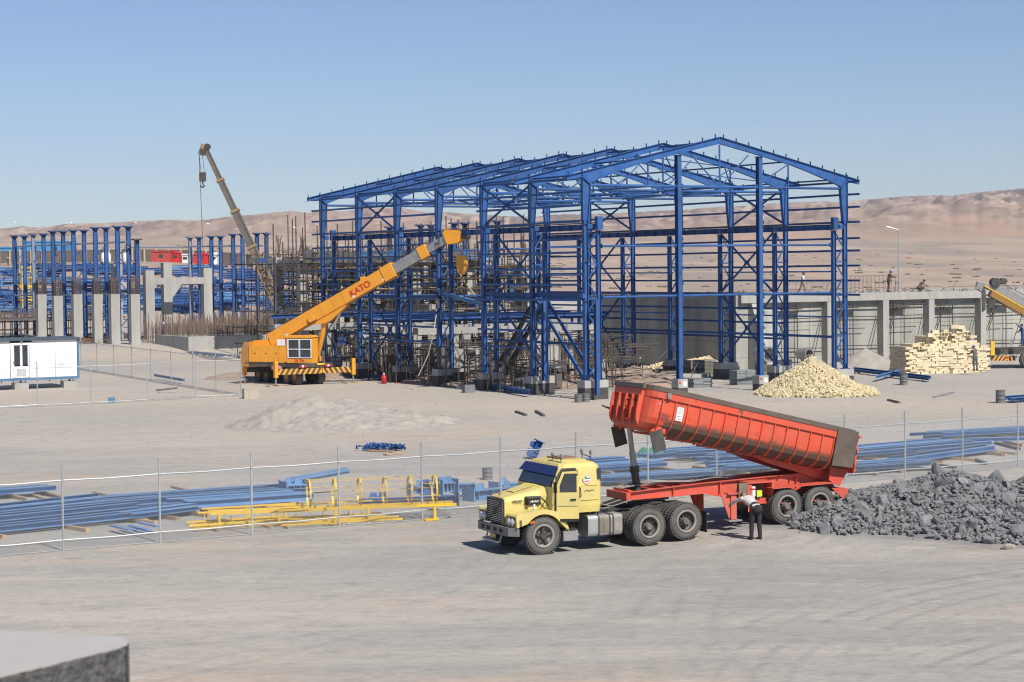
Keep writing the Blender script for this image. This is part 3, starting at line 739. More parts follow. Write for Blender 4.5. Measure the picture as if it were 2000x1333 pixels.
soil_heap('earth_bank','long low ridge of reddish earth behind the rebar foundation',Vector((-33,262,0)),14,4,1.6,(.38,.26,.20),21,n=60,rough=.6)
soil_heap('gravel_bank','grey gravel bank along the foot of the compound wall behind the hall',Vector((14,345,0)),48,6,3.2,(.33,.31,.29),25,n=80,rough=.4)
def slab(name,label,P,dx,dy,h,m=CONC,cat='slab',rz=HA,z0=0):
    o=MB().b2(-dx/2,dx/2,-dy/2,dy/2,-.4,h).build(name,m); o.location=on(P,z0); o.rotation_euler=(0,0,rz); return tag(o,label,cat)
slab('concrete_slab','pale flat concrete slab between the two front pedestals of the hall',at(1120,755)+HV*1,6,3,.25)
slab('concrete_slab','pale concrete footing strip behind the tipper nose',at(1300,741),7,1.6,.3)
slab('foundation_block','long grey foundation block under the rebar cages left of the yellow crane',Vector((-27.5,196,0)),13,9,1.0)
# ---- left: rows of laced blue steel column pairs
def laced_pairs():
    proto={}
    def pair(gap,h,m1,tag_):
        T=thing('laced_column_pair',None,'steel column',(0,0,0),HA)
        for x,m in((0,m1[0]),(gap,m1[1])):
            mb=MB(); mb.ib((x,0,.3),(x,0,h-.45),.34,.40,.03,up=(1,0,0)); mb.b2(x-.3,x+.3,-.28,.28,.26,.3)
            mb.prism([(x-.2,h-.45),(x+.2,h-.45),(x+.42,h-.12),(x-.42,h-.12)],(0,-.012,0),(1,0,0),(0,0,1),(0,.024,0)); mb.prism([(-.17,h-.45),(.17,h-.45),(.36,h-.12),(-.36,h-.12)],(x-.01,0,0),(0,1,0),(0,0,1),(.02,0,0)); mb.b2(x-.46,x+.46,-.4,.4,h-.12,h-.04); mb.build('column',m,T)
            mb=MB(); mb.b2(x-.46,x+.46,-.4,.4,h-.04,h); mb.build('cap_plate',DARK,T)
        z=.6;k=0
        while z<h-2.6:
            a,b=(0,gap) if k%2 else (gap,0); mb=MB(); mb.beam((a,0,z),(b,0,z+1.25),.08,.08); mb.build('lacing_bar',m1[1],T); z+=1.25;k+=1
        mb=MB(); mb.b2(.2,.42,.35,.7,h-2.9,h-.9); mb.build('bracket',BLUE,T)
        mb=MB(); mb.b2(-.55,gap+.55,-.5,.5,-1.2,.26); mb.build('concrete_pedestal',CONC,T)
        return T
    specs=[]
    rowA=[(27.8,460),(64.7,456.3),(102.7,451),(143,449),(185.5,444),(228.8,441.5)]; labsA=['leftmost, behind the yellow ladder','second from left, one leg grey','third from left, above the second stub','fourth from left, above the third stub','fifth from left, beside the tallest','tallest and nearest, beside the grey concrete portal']
    rowB=[(371,463,'left end of the middle row, one leg grey primer'),(412.5,461,'middle row, second from its left end'),(455,457,'middle row, left of the grey telescopic boom'),(501.5,455,'just right of where the grey boom passes')]
    rowC=[(761,443,'behind the hall between its second and third frames'),(821.5,439,'behind the hall above the yellow boom'),(887,435,'behind the hall right over the yellow boom head'),(950,431,'behind the hall, nearest of the rear row')]
    def place(px,py,zt,lab,g,grey,Yf):
        Y=Yf; p=atd(px,py,Y); h=12.5; T=pair(1.18,h+0,(BLUEG if grey else BLUE,BLUE),'')
        T.location=(p.x,p.y,p.z-h); T['label']='laced blue steel column pair, '+lab; T['group']=g; return T
    A=[]
    for i,(px,py) in enumerate(rowA): A.append(place(px,py,0,labsA[i],'laced column pairs of the left rows',i==1,229-i*4.8))
    for i,(px,py,lb) in enumerate(rowB): A.append(place(px,py,0,lb,'laced column pairs of the left rows',i==0,243-i*4.8))
    for i,(px,py,lb) in enumerate(rowC): A.append(place(px,py,0,lb,'laced column pairs of the left rows',False,204-i*6.2))
    p=atd(267,462,205); T=thing('single_steel_column','single blue steel column standing free behind the concrete portal','steel column',(p.x,p.y,p.z-12),HA)
    mb=MB(); mb.ib((0,0,.2),(0,0,11.6),.36,.42,.03,up=(1,0,0)); mb.build('column',BLUE,T); mb=MB(); mb.b2(-.46,.46,-.4,.4,11.6,11.75); mb.build('cap_plate',DARK,T)
    for px0,py0,Y0,px1,py1,Y1,lb in((30,482,229,246,473,205,'upper dark tie tube linking the left row of columns'),(250,484,205,366,484,243,'thin blue tie rod from the single column to the middle row'),(372,482,243,515,480,228,'dark tie tube linking the middle row of columns'),(30,578,229,246,575,205,'lower dark tie tube linking the left row of columns'),(372,568,243,515,568,228,'lower tie tube linking the middle row of columns')):
        a=atd(px0,py0,Y0);b=atd(px1,py1,Y1); mb=MB(); mb.tube(Vector((0,0,0)),b-a,.09,8); o=mb.build('tie_tube',BLUEG); o.location=a; tag(o,lb,'tie tube')
laced_pairs()
# ---- concrete stub columns with rebar cages, portal frame
def stub_columns():
    me=MB().b2(-.46,.46,-.42,.42,-1.2,5.95).mesh('column',CONC)
    mb=MB(); r=random.Random(4)
    for k in range(16): 
        a=k/16*4; s=int(a); f=a-s; P=[(-.36+.72*f,-.36),(.36,-.36+.72*f),(.36-.72*f,.36),(-.36,.36-.72*f)][s]; mb.tube((P[0],P[1],5.8),(P[0]+r.uniform(-.05,.05),P[1]+r.uniform(-.05,.05),7.65+r.uniform(-.2,.15)),.028,4)
    for k in range(9):
        z=6.05+k*.17
        for a,b in(((-.4,-.4),(.4,-.4)),((.4,-.4),(.4,.4)),((.4,.4),(-.4,.4)),((-.4,.4),(-.4,-.4))): mb.tube((a[0],a[1],z),(b[0],b[1],z+r.uniform(-.03,.03)),.022,4)
    cage=mb.mesh('rebar_cage',REBAR)
    for i,(px,lb) in enumerate(((80.5,'leftmost, behind the white cabin roof'),(112,'second from the left'),(150,'third, above the cabin corner'),(190,'fourth from the left'),(223,'fifth from the left'),(262,'rightmost, beside the concrete portal'))):
        Y=204-i*1.6; T=thing('concrete_stub_column','grey concrete stub column topped by a rebar cage, '+lb,'concrete column',Vector((ray(px,600).x/ray(px,600).y*Y,Y,0)),HA,'concrete stub columns with rebar cages')
        c=put('shaft',me,T); g=put('rebar_cage',cage,T); g['kind']='stuff'
        if i==1: c.location.z=-.15; g.location.z=-.15
    o=Vector((-38.2,209,0)); T=thing('concrete_portal','tall grey concrete portal of three columns joined by a beam right of the stub columns','concrete frame',o,HA)
    for x,y,h in((0,0,8.3),(3.2,3.2,9.1),(6.6,.3,8.5),(-2.6,2.5,9.0)):
        mb=MB(); mb.b2(x-.48,x+.48,y-.45,y+.45,-1.2,h); mb.build('column',CONC,T)
    mb=MB(); mb.b2(.49,6.1,-.3,.3,6.8,7.5); mb.build('beam',CONC,T); mb=MB(); mb.prism([(.0,5.2),(1.4,7.0),(0,7.0)],(3.69,3.0,0),(1,0,0),(0,0,1),(0,.5,0)); mb.build('corbel',CONC,T)
    mb=MB(); mb.b2(-2.1,-.49,2.2,2.7,6.4,7.1); mb.build('beam',CONC,T)
stub_columns()
# ---- dark formwork table at the far left with props, rubble, yellow ladder tower
def left_formwork():
    r=random.Random(12); T=thing('formwork_table','dark formwork deck on many thin props behind the white cabin','formwork',Vector((-66,212,0)),HA)
    for k in range(16): mb=MB(); mb.b2(k*1.6,k*1.6+1.57,-.5,9,2.95,3.05+r.uniform(0,.12)); mb.build('deck_board',WOODD,T)
    for k in range(30):
        for y in(-.2,3,6.5):
            mb=MB(); x=k*.85+r.uniform(-.1,.1); mb.tube((x,y,-.8),(x,y,2.95),.05,5); mb.build('prop',RUST if r.random()<.85 else YEL,T)
    for z in(.8,1.9,2.8):
        for y in(-.3,3): mb=MB(); mb.tube((-.5,y,z),(26,y,z),.04,5); mb.build('ledger',RUST,T)
    mb=MB()
    for k in range(420): x=r.uniform(0,25); y=r.uniform(-.4,8); mb.tube((x,y,3.05),(x+r.uniform(-.1,.1),y,3.6+r.uniform(0,.8)),.03,4)
    for k in range(60): x=r.uniform(0,23); mb.tube((x,-.4,3.2+r.random()*.8),(x+r.uniform(1,3),-.4,3.2+r.random()*.8),.03,4)
    mb.build('rebar_mat',REBAR,T,kind='stuff')
    o=atd(44,588,232); T=thing('ladder_tower','upright yellow caged ladder tower behind the first column pair','ladder',(o.x,o.y,o.z-1.0),HA)
    for x in(0,1.3):
        for y in(0,.9): mb=MB(); mb.beam((x,y,-.3),(x,y,5.1),.12,.12); mb.build('post',YEL,T)
    for z in(.4,1.5,2.6,3.7,4.9):
        mb=MB(); mb.beam((-.1,0,z),(1.4,0,z),.09,.09); mb.build('rail',YEL,T); mb=MB(); mb.beam((0,.9,z),(1.3,.9,z),.07,.07); mb.build('rail',YEL,T)
    for k in range(15): mb=MB(); mb.tube((.4,-.05,.1+k*.33),(.9,-.05,.1+k*.33),.035,5); mb.build('rung',YEL,T)
    for z in(1.1,2.7): mb=MB(); mb.beam((-.9,.2,z),(2.2,.2,z),.16,.2); mb.build('bracket',YEL,T)
    # rebar forest
    T=thing('rebar_foundation_cage','dense forest of upright rusty rebar on the foundation left of the yellow crane','rebar',Vector((-27.5,196,1.0)),HA); mb=MB()
    for k in range(1500):
        x=r.uniform(-6.3,6.3); y=r.uniform(-4.2,10) ; h=1.5+1.6*(r.random()**2)+ (1.0 if x>2 else 0)*r.random(); mb.tube((x,y,-.4),(x+r.uniform(-.08,.08),y+r.uniform(-.05,.05),h),.024,3)
    for k in range(110):
        y=r.uniform(-4.2,9); x=r.uniform(-6.3,3); z=r.uniform(.1,1.8); mb.tube((x,y,z),(x+r.uniform(2,5),y,z+r.uniform(-.1,.1)),.022,3)
    o=mb.build('upright_bars',REBAR,T,kind='stuff')
    for lb,c,n_,rx in(('loose tangle of bent rusty rebar in front of the concrete stub columns',at(215,680),260,5.0),('scattered rusty rebar and offcuts right of the cabin',at(158,690),120,2.5)):
        mb=MB()
        for k in range(n_):
            x=r.gauss(0,rx*.4); y=r.gauss(0,1.6); a=r.uniform(-.6,.6); l=r.uniform(.6,2.2); z=max(0,.75-abs(x)*.16-abs(y)*.1)*r.random(); mb.tube((x,y,z),(x+math.cos(a)*l,y+math.sin(a)*l,z+r.uniform(-.1,.25)),.025,3)
        o=mb.build('rebar_tangle',mat('rusted_bar',(.20,.12,.08),.85,0,.3,3)); o.location=on(c); tag(o,lb,'rebar',kind='stuff')
left_formwork()
# ---- far compound wall
def compound_wall():
    wp=mat('render_panel',(.24,.20,.165),.9,0,.12,.3,dust=.15,dustcol=(.36,.30,.24)); wpost=mat('pale_post',(.46,.39,.30),.9,0,.12,1)
    pts=[atd(-130,517,560),atd(0,515,530),atd(480,547,470),atd(760,568,420),atd(985,583,395),atd(1250,592,375),atd(1395,600,365)]
    pts=[Vector((p.x,p.y,gz(p.x,p.y))) for p in pts]; T=thing('compound_wall','long low brown compound wall of panels between pale posts across the back of the site','wall',pts[2])
    o=pts[2]; d=[]
    for a,b in zip(pts[:-1],pts[1:]):
        n=max(1,round((b-a).length/4.6))
        for k in range(n):
            p=a.lerp(b,k/n); q=a.lerp(b,(k+1)/n); p.z=gz(p.x,p.y);q.z=gz(q.x,q.y); P=p-o;Q=q-o; dd=(Q-P).normalized()
            mb=MB(); mb.beam(P+dd*.25+Vector((0,0,1.4)),Q-dd*.25+Vector((0,0,1.4)),.2,3.1); mb.build('wall_panel',wp,T)
            mb=MB(); mb.b2(P.x-.25,P.x+.25,P.y-.25,P.y+.25,P.z-.4,P.z+3.25); mb.build('wall_post',wpost,T)
            mb=MB(); mb.beam(P+dd*.25+Vector((0,0,3.02)),Q-dd*.25+Vector((0,0,3.02)),.3,.13); mb.build('wall_coping',wpost,T)
compound_wall()
# ---- street lamps
def lamp(px,ytop,Y,lb,h=9.5,ph=None):
    p=atd(px,ytop,Y); T=thing('street_lamp','slim pale lamp post, '+lb,'street lamp',(p.x,p.y,p.z-h),0,'lamp posts behind the site')
    mb=MB(); mb.tube((0,0,0),(0,0,h),.10,8,r2=.05); mb.build('pole',GALV,T); mb=MB(); mb.tube((0,0,h),(-.5,0,h+.12),.035,6); mb.build('arm',GALV,T)
    mb=MB(); mb.loft([[Vector((-.45+a,b*q,h+.10+c*q-a*.25)) for b,c in((-.12,0),(.12,0),(.08,.1),(-.08,.1))] for a,q in((0,.5),(-.3,1),(-.65,.6))]); mb.build('lamp_head',GALV,T)
for a in((37,436,380,'left of the first column pair'),(146,437,380,'above the blue roofed warehouse'),(272,437,360,'above the single free standing column'),(413,439,340,'behind the middle column row'),(582,446,330,'behind the scaffolded building')): lamp(*a)
lamp(1755,449,175,'tallest, behind the retaining wall at the right',9.0)
lamp(1350,452,300,'seen between the two gable columns of the hall',9.0)
# ---- far buildings
def shed(name,label,px0,px1,ybase,Y,h,m,roof,cat,door=None,depth=6,gable=0):
    a=atd(px0,ybase,Y); b=atd(px1,ybase,Y); w_=(b-a).length; z=gz(a.x,a.y); T=thing(name,label,cat,(a.x,a.y,z))
    zz=a.z-z
    mb=MB(); mb.b2(0,w_,0,depth,zz-1.5,zz+h); mb.build('wall',m,T)
    if gable: mb=MB(); mb.prism([(-.2,zz+h),(w_+.2,zz+h),(w_/2,zz+h+gable)],(0,-.2,0),(1,0,0),(0,0,1),(0,depth+.4,0)); mb.build('roof',roof,T)
    else: mb=MB(); mb.b2(-.2,w_+.2,-.2,depth+.2,zz+h+.004,zz+h+.3); mb.build('roof',roof,T)
    n=max(1,int(w_/5)) 
    for k in range(n):
        x=(k+.5)*w_/n; mb=MB(); mb.b2(x-.5,x+.5,-.05,-.003,zz+h*.4,zz+h*.75); mb.build('window',GLASS,T)
    return T
RB=mat('red_cabin',(.42,.035,.03),.6,0,.1,1,dust=.1); BW=mat('sky_blue_wall',(.05,.25,.50),.6,0,.05,.3)
shed('warehouse','long bright blue walled warehouse beyond the compound wall',48,129,508,590,5.2,BW,BW,'warehouse',depth=14)
shed('warehouse','low blue and white shed at the far left beyond the wall',-40,38,506,560,3.0,BW,BW,'warehouse')
shed('red_cabin','red site cabin with a small white window beyond the compound wall',295,334,512,470,2.4,RB,RB,'site cabin')
shed('red_cabin','bright red gabled cabin end beside the longer red cabin',334,350,511,472,1.9,REDP,REDP,'site cabin',gable=.6)
shed('red_cabin','red gabled cabin seen behind the middle column row',377,407,513,460,1.8,REDP,REDP,'site cabin',gable=.6)
shed('white_cabin','small white cabin between the red cabins',356,367,513,465,1.7,WHITE,WHITE,'site cabin')
shed('white_cabin','white gabled shed right of the red cabins',409,424,514,460,1.9,WHITE,WHITE,'site cabin',gable=.6)
for px,r_,lb in((202,.55,'left white water tank beyond the wall'),(212,.6,'right white water tank beyond the wall'),(244,.5,'white water tank near the single column')):
    p=atd(px,505,480); mb=MB(); mb.lathe([(0,-2),(r_,-2),(r_,.6),(r_*.75,1.1),(.2,1.4),(0,1.4)],(0,0,0),(0,0,1),14); o=mb.build('water_tank',WHITE,smooth=True); o.location=p; tag(o,lb,'tank')
# ---- far steel storage yard on the slope
def steel_yard():
    r=random.Random(21); k=0
    spots=[]
    for row,(Y,y0) in enumerate(((300,0),(318,0),(338,0),(360,0),(384,0),(404,0))):
        for px in range(-40,560,46):
            if r.random()<.18: continue
            spots.append((px+r.uniform(-12,12),Y+r.uniform(-6,6)))
    desc=['loosely stacked','neatly stacked','short','long','scattered']
    meshes=[]
    for q in range(6):
        mb=MB(); L_=r.uniform(5,9)
        n=r.randint(7,12)
        for i in range(n):
            y=r.uniform(-1.8,1.8); z=.25+(i%3)*.42; a=r.uniform(-.06,.06); l=L_*r.uniform(.6,1)/2; x=r.uniform(-1.5,1.5)
            mb.ib((x-l,y-a*l,z),(x+l,y+a*l,z),.22,.36,.03)
            if r.random()<.4: mb.b2(x+l*.9,x+l*.93,y-.3,y+.3,z-.3,z+.5)
        for i in range(4): x=r.uniform(-3,3); mb.beam((x,-2,.05),(x,2,.05),.15,.12)
        if q%2: 
            for i in range(6): x=r.uniform(-L_/2,L_/2); mb.beam((x,0,.4),(x+r.uniform(-1.4,1.4),r.uniform(-1,1),1.6),.18,.2)
        meshes.append(mb.mesh('beams',BLUE if q%3 else BLUE2))
    for (px,Y) in spots:
        d=ray(px,560); x=d.x/d.y*Y; q=r.randrange(6); o=put('steel_stack',meshes[q],None,(x,Y,gz(x,Y)),(0,0,r.choice((HA,HA,HA-.3,HA+1.57,.1)))); o['kind']='stuff'
        tag(o,'pile of blue steel beams in the storage yard behind the left column rows','steel stack','blue steel piles in the rear storage yard')
steel_yard()

soil_heap('earth_bank','wide dug earth, coloured dark for the shade of the frame, across the floor of the hall behind the front pedestals',hall_pt(9.5,21),10,13,.7,(.19,.145,.115),33,n=90,rough=1.0,shp=.35,rz=HA)  # dark brown stands for shade thrown by the frame and clutter
soil_heap('earth_bank','dug earth, coloured dark for the shade there, under the leaning piers at the left of the hall',hall_pt(-2,37),8,5,.5,(.19,.145,.115),34,n=60,rough=1.0,shp=.35,rz=HA)  # same dark brown, chosen for the shade of the structures overhead
# ================================================ FENCES
def fence(name,label,posts,h,rt_,rb,mesh=True,pr=.033,rr=.024,group=None,pitch=.11,wire=.0045):
    o=on(posts[0]); T=thing(name,label,'fence',o); P=[on(p)-o for p in posts]; mb0=None
    for i,p in enumerate(P):
        mb=MB(); mb.tube(p-Vector((0,0,.3)),p+Vector((.0,0,h)),pr,8); mb.build('post',GALV,T)
        mb=MB(); mb.lathe([(pr*1.5,-.03),(pr*1.5,.03)],p+Vector((0,0,rt_)),(0,0,1),8); mb.build('clamp',GALV,T)
    for a,b in zip(P[:-1],P[1:]):
        for z in(rt_,rb):
            mid=(a+b)/2+Vector((0,0,z-.025)); mb=MB(); mb.tube(a+Vector((0,0,z)),mid,rr,6); mb.tube(mid,b+Vector((0,0,z)),rr,6); mb.build('rail',GALV,T)
    if mesh:
        mb=MB()
        for a,b in zip(P[:-1],P[1:]):
            L_=(b-a).length; d=(b-a)/L_; hh=rt_-.05
            n=int(L_/pitch)
            for k in range(-int(hh/pitch),n):
                for s in(0,1):
                    x0=k*pitch; z0=.03; x1=x0+hh; z1=rt_
                    if x0<0: z0+=-x0; x0=0
                    if x1>L_: z1-=x1-L_; x1=L_
                    if s: x0,x1=L_-x0,L_-x1
                    A=a+d*x0+Vector((0,0,z0)); B_=a+d*x1+Vector((0,0,z1))
                    if (B_-A).length>.05: mb.tube(A,B_,wire,3,cap=False)
            mb.tube(a+Vector((0,0,.03)),b+Vector((0,0,.03)),.012,4)
        mb.build('chain_link_mesh',GALV,T,kind='stuff')
    return T
p0=at(124,1077); p1=at(1988,914); n=13; stp=(p1-p0)/n
fence('chain_link_fence','galvanised chain link fence running across the photo behind the yellow truck',[p0+stp*k for k in range(-1,16)],2.52,2.05,.32)
fence('site_fence','thin galvanised fence across the grey gravel in front of the white cabin',[at(px,py) for px,py in((-32,799),(73.5,794.5),(178,789.5),(289,784),(383,778),(471,774))],2.75,2.35,.12,pitch=.2,wire=.003)
c1=at(471,774); c2=at(334.5,751.5); dd=(c2-c1)/3.0
fence('side_fence','thin fence running back from the concrete block past the right end of the cabin',[c1+dd*k for k in range(0,13)],2.75,2.35,.12,pitch=.3,wire=.003,pr=.032)
# blocks at the fence corner
def block(name,label,P,d,m,cat,rz=0,z=0,tilt=0):
    o=MB().box((0,0,d[2]/2),d).build(name,m); o.location=on(P,z); o.rotation_euler=(tilt,0,rz); return tag(o,label,cat)
block('concrete_block','square pale concrete block at the corner post of the thin fence',at(489,779),(.9,.8,.62),mat('tan_concrete',(.42,.36,.29),.9,0,.15,2,bump=.4),'block',.3)
# ------------------------------------------------ site cabin
def cabin():
    O=Vector((-30.6,140,0)); O.z=gz(O.x,O.y); T=thing('site_cabin','white panelled portable site cabin with blue trim and a glazed door on blocks','cabin',O,HA)
    trim=mat('cabin_blue',(.05,.16,.30),.55,0,.08,1,dust=.1); z0=.62; z1=3.55
    xs=[-12,-9.6,-7.2,-5.45]
    for a,b in((-12,-9.6),(-9.6,-7.2),(-7.2,-4.9),(-3.35,-1.7),(-1.7,-.12)):
        mb=MB(); mb.b2(a+.012,b-.012,.05,.14,z0+.18,z1-.16); mb.build('wall_panel',WHITE,T)
    mb=MB(); mb.b2(-12,0,0,.2,z0,z0+.17); mb.build('floor_beam',trim,T); mb=MB(); mb.b2(-12.1,.1,-.12,3.1,z1-.15,z1); mb.build('roof',mat('cabin_roof',(.03,.06,.09),.5,0,.1,1,dust=.15),T)
    mb=MB(); mb.b2(-.11,.01,.0,.2,z0+.17,z1-.15); mb.build('corner_post',trim,T); mb=MB(); mb.b2(-.05,-.0,.21,2.95,z0,z1-.16); mb.build('end_wall',trim,T)
    mb=MB(); mb.b2(-12,-.06,2.9,2.97,z0,z1-.16); mb.build('rear_wall',WHITE,T); mb=MB(); mb.b2(-12,-.06,.21,2.9,z0,z0+.1); mb.build('floor',DARK,T)
    mb=MB(); mb.b2(-4.88,-4.72,.0,.15,z0+.18,z1-.3); mb.b2(-3.54,-3.36,.0,.15,z0+.18,z1-.3); mb.b2(-4.72,-3.54,.0,.15,z1-.46,z1-.3); mb.build('door_frame',WHITE,T)
    D=MB().b2(-4.7,-3.56,.04,.09,z0+.2,z0+1.0).build('door',WHITE,T)
    MB().b2(-4.45,-3.8,.03,.045,z0+.3,z0+.9).build('door_panel',mat('frosted_glass',(.45,.47,.5),.3),D)
    for a,b in((-4.62,-4.2),(-4.04,-3.66)): MB().b2(a,b,.05,.08,z0+1.1,z1-.5).build('door_glass',GLASS,D)
    for a,b in((-4.7,-4.62),(-4.2,-4.04),(-3.66,-3.56)): MB().b2(a,b,.04,.09,z0+1.01,z1-.47).build('door_stile',WHITE,D)
    MB().tube((-4.66,.0,z0+1.15),(-4.66,.0,z0+1.35),.02,6).build('door_handle',DARK,D)
    MB().ball((-4.1,-.02,z1-.24),.11,10,6,sc=(1,.6,.7)).build('bulkhead_lamp',STEEL,T)
    for x in(-1.35,-1.2): MB().b2(x,x+.05,.03,.05,z0+1.0,z0+1.06).build('socket',DARK,T)
    for x in(-.6,-4.1,-7.5,-11): MB().b2(x-.5,x+.5,.1,.9,-.2,.45).build('support_block',CONC,T); MB().b2(x-.06,x+.06,.3,.42,.45,z0).build('leg',trim,T)
    r=random.Random(3)
    for k in range(14): x=-11.5+k*.85; MB().b2(x,x+.06,.1,.16,z0-.15,z0).build('joist_end',trim,T)
cabin()
# ------------------------------------------------ steel bundles near the fence
def bundle(label,A,Bp,n,wd,w=.2,h=.2,m=BLUE2,layers=1,seed=0,name='steel_bundle',cat='steel bundle',kindb='cb',jit=.6,timber=True,ang=0):
    r=random.Random(seed); O=on((A+Bp)/2); d=(Bp-A); L_=d.length; rz=math.atan2(d.y,d.x); T=thing(name,label,cat,O,rz)
    lip=random.Random(seed+1); sh={}
    for l in range(layers):
        m_=n-l*2
        for k in range(m_):
            y=(k-(m_-1)/2)*wd/max(1,n-1); ll=L_/2*r.uniform(.86,1.0); off=r.uniform(-jit,jit); z=.15+h/2+l*(h+.02)+r.uniform(-.05,.05); a=r.uniform(-.007,.007)
            mb=MB(); f=mb.cb if kindb=='cb' else (mb.ib if kindb=='ib' else mb.beam); f((off-ll,y-a*ll,z),(off+ll,y+a*ll,z),w*r.uniform(.72,.86),h*r.uniform(.68,.9)); mb.build('purlin' if kindb=='cb' else 'beam',m,T)
    if timber:
        for x in(-L_*.36,0,L_*.36): MB().beam((x,-wd/2-r.uniform(.1,1.3),.06),(x+r.uniform(-.2,.2),wd/2+r.uniform(.1,1.8),.06),.14,.12).build('timber_bearer',WOOD,T)
    return T
bundle('wide row of long light blue channels lying at the left edge behind the fence',at(-120,1030),at(262,987),11,3.0,.17,.2,seed=1)
bundle('near row of long blue channels below it, closest to the fence at the left edge',at(-90,1052),at(300,1010),5,1.3,.17,.22,seed=2,layers=2)
bundle('bright blue bundle ending at the foot of the yellow ladders',at(225,1021),at(372,1002),7,1.3,.2,.2,seed=3,jit=.2)
bundle('row of light blue channels behind the second fence post',at(205,993),at(560,968),9,2.7,.19,.2,seed=4,jit=.5)
bundle('short pair of blue channels alone at the far left behind the others',at(-60,979),at(105,966),4,.8,.2,.2,seed=5,jit=.1)
bundle('broad grey blue plated girders left of the yellow cages',at(330,1000),at(585,982),4,1.6,.38,.3,seed=6,kindb='ib',jit=.4,layers=1)
bundle('four short blue plates lying crooked under the bottom rail',at(243,1036),at(285,1046),4,.9,.2,.05,seed=7,kindb='beam',jit=.05,timber=False)
bundle('three blue channels right behind the truck cab',at(1140,912),at(1220,907),5,.9,.2,.2,seed=8,jit=.1)
bundle('long blue channels passing behind the lifting ram',at(1150,925),at(1300,914),5,1.0,.22,.2,seed=9,jit=.3)
bundle('blue channels low behind the trailer gooseneck',at(1165,947),at(1400,932),7,1.3,.2,.2,seed=10,jit=.4)
bundle('blue channels seen just under the middle of the raised tipper body',at(1355,905),at(1560,893),12,3.4,.2,.2,seed=11,jit=.8)
bundle('narrow blue channels under the front half of the raised body',at(1285,894),at(1470,882),6,1.2,.18,.2,seed=12,jit=.6)
bundle('blue channels nearest the trailer frame under the raised body',at(1395,925),at(1560,912),8,2.0,.2,.2,seed=13,jit=.4)
bundle('long blue channels just right of the open tailgate',at(1600,898),at(1905,872),10,2.6,.2,.2,seed=14,jit=.6)
bundle('blue channels between the tailgate and the grey rock heap',at(1650,925),at(1800,914),7,1.8,.22,.2,seed=15,jit=.3)
bundle('near pair of long blue channels behind the rock heap, right of the others',at(1745,911),at(1940,884),4,.7,.22,.24,seed=16,jit=.3)
bundle('farthest blue channel bundle at the right edge',at(1800,861),at(2060,846),6,1.6,.2,.2,seed=17,jit=.5)
bundle('single thin blue channel pair at the right edge',at(1890,870),at(2060,866),2,.3,.2,.2,seed=18,jit=.2)
bundle('short blue channels under the green sheet',at(1262,903),at(1305,898),4,.9,.2,.2,seed=19,jit=.1,timber=False)
bundle('blue channel stack in front of the hall beside the gas bottles',at(745,740),at(872,742),13,3.2,.2,.2,BLUE,seed=20,jit=.5,timber=True)
bundle('single long dark blue beam lying at the foot of the hall columns',at(880,747),at(1045,779),1,.1,.34,.34,BLUE,seed=21,kindb='ib',jit=0,timber=False)
bundle('long dark blue beam lying right of the hall corner pedestal',at(1660,728),at(1818,747),2,.35,.26,.26,BLUE,seed=22,kindb='ib',jit=0,timber=False)
bundle('small bright blue strut crossing under the long beam',at(1712,746),at(1758,733),1,.1,.25,.25,BLUE2,seed=23,kindb='ib',jit=0,timber=False)
bundle('short blue beams at the right edge beside a grey drum',at(1960,787),at(2040,781),4,.9,.2,.2,seed=24,jit=.1,timber=False)
bundle('thin blue tube lying inside the cabin fence',at(300,740),at(362,751),1,.1,.2,.2,BLUE,seed=25,kindb='beam',jit=0,timber=False)
bundle('grey flat bars lying in front of the rebar foundation',at(345,693),at(455,706),5,1.5,.2,.1,BLUEG,seed=26,kindb='beam',jit=.4,timber=False)
# planks lying about
rng=random.Random(31)
for i,(px0,py0,px1,py1,m,lb) in enumerate(((185,964,240,977,WOOD,'brown plank left of the second fence post'),(337,953,392,965,WOOD,'brown plank right of the second fence post'),(68,971,103,982,WOOD,'brown timber under the far left channels'),(1790,904,1826,908,WOOD,'light timber beside the right channel bundles'),(1800,903,1840,905,WOOD,'upper of two pale planks by the right channels'),(1906,883,1985,888,WOOD,'long yellow plank behind the rock heap'),(1925,880,1960,891,WOOD,'lower plank crossing the long yellow plank'),(1835,911,1866,915,WOODD,'dark wooden baulk behind the rock heap'),(1903,899,1924,907,WOODD,'thick dark timber baulk left of the last fence post'),(1945,868,1990,880,WOODD,'long brown timber at the right edge'),(1008,806,1027,813,WOODD,'thin stick left on the yard in front of the hall'),(1047,805,1062,814,WOODD,'second thin stick right of the first on the yard'),(1735,783,1756,788,WOODD,'dark bent board on the yard right of the yellow stones'),(1824,777,1862,768,STEEL,'grey pipe offcut on the yard before the block stack'),(310,768,350,766,CONC,'grey concrete strip on the gravel inside the cabin fence'),(307,764,345,760,WOODD,'thin dark board on the gravel inside the cabin fence'))):
    a=at(px0,py0);b=at(px1,py1); o=on(a); T=MB().beam((0,0,.05),on(b)-o+Vector((0,0,.05)),.16,.07 if m is not WOODD else .12).build('plank',m); T.location=o; tag(T,lb,'plank')
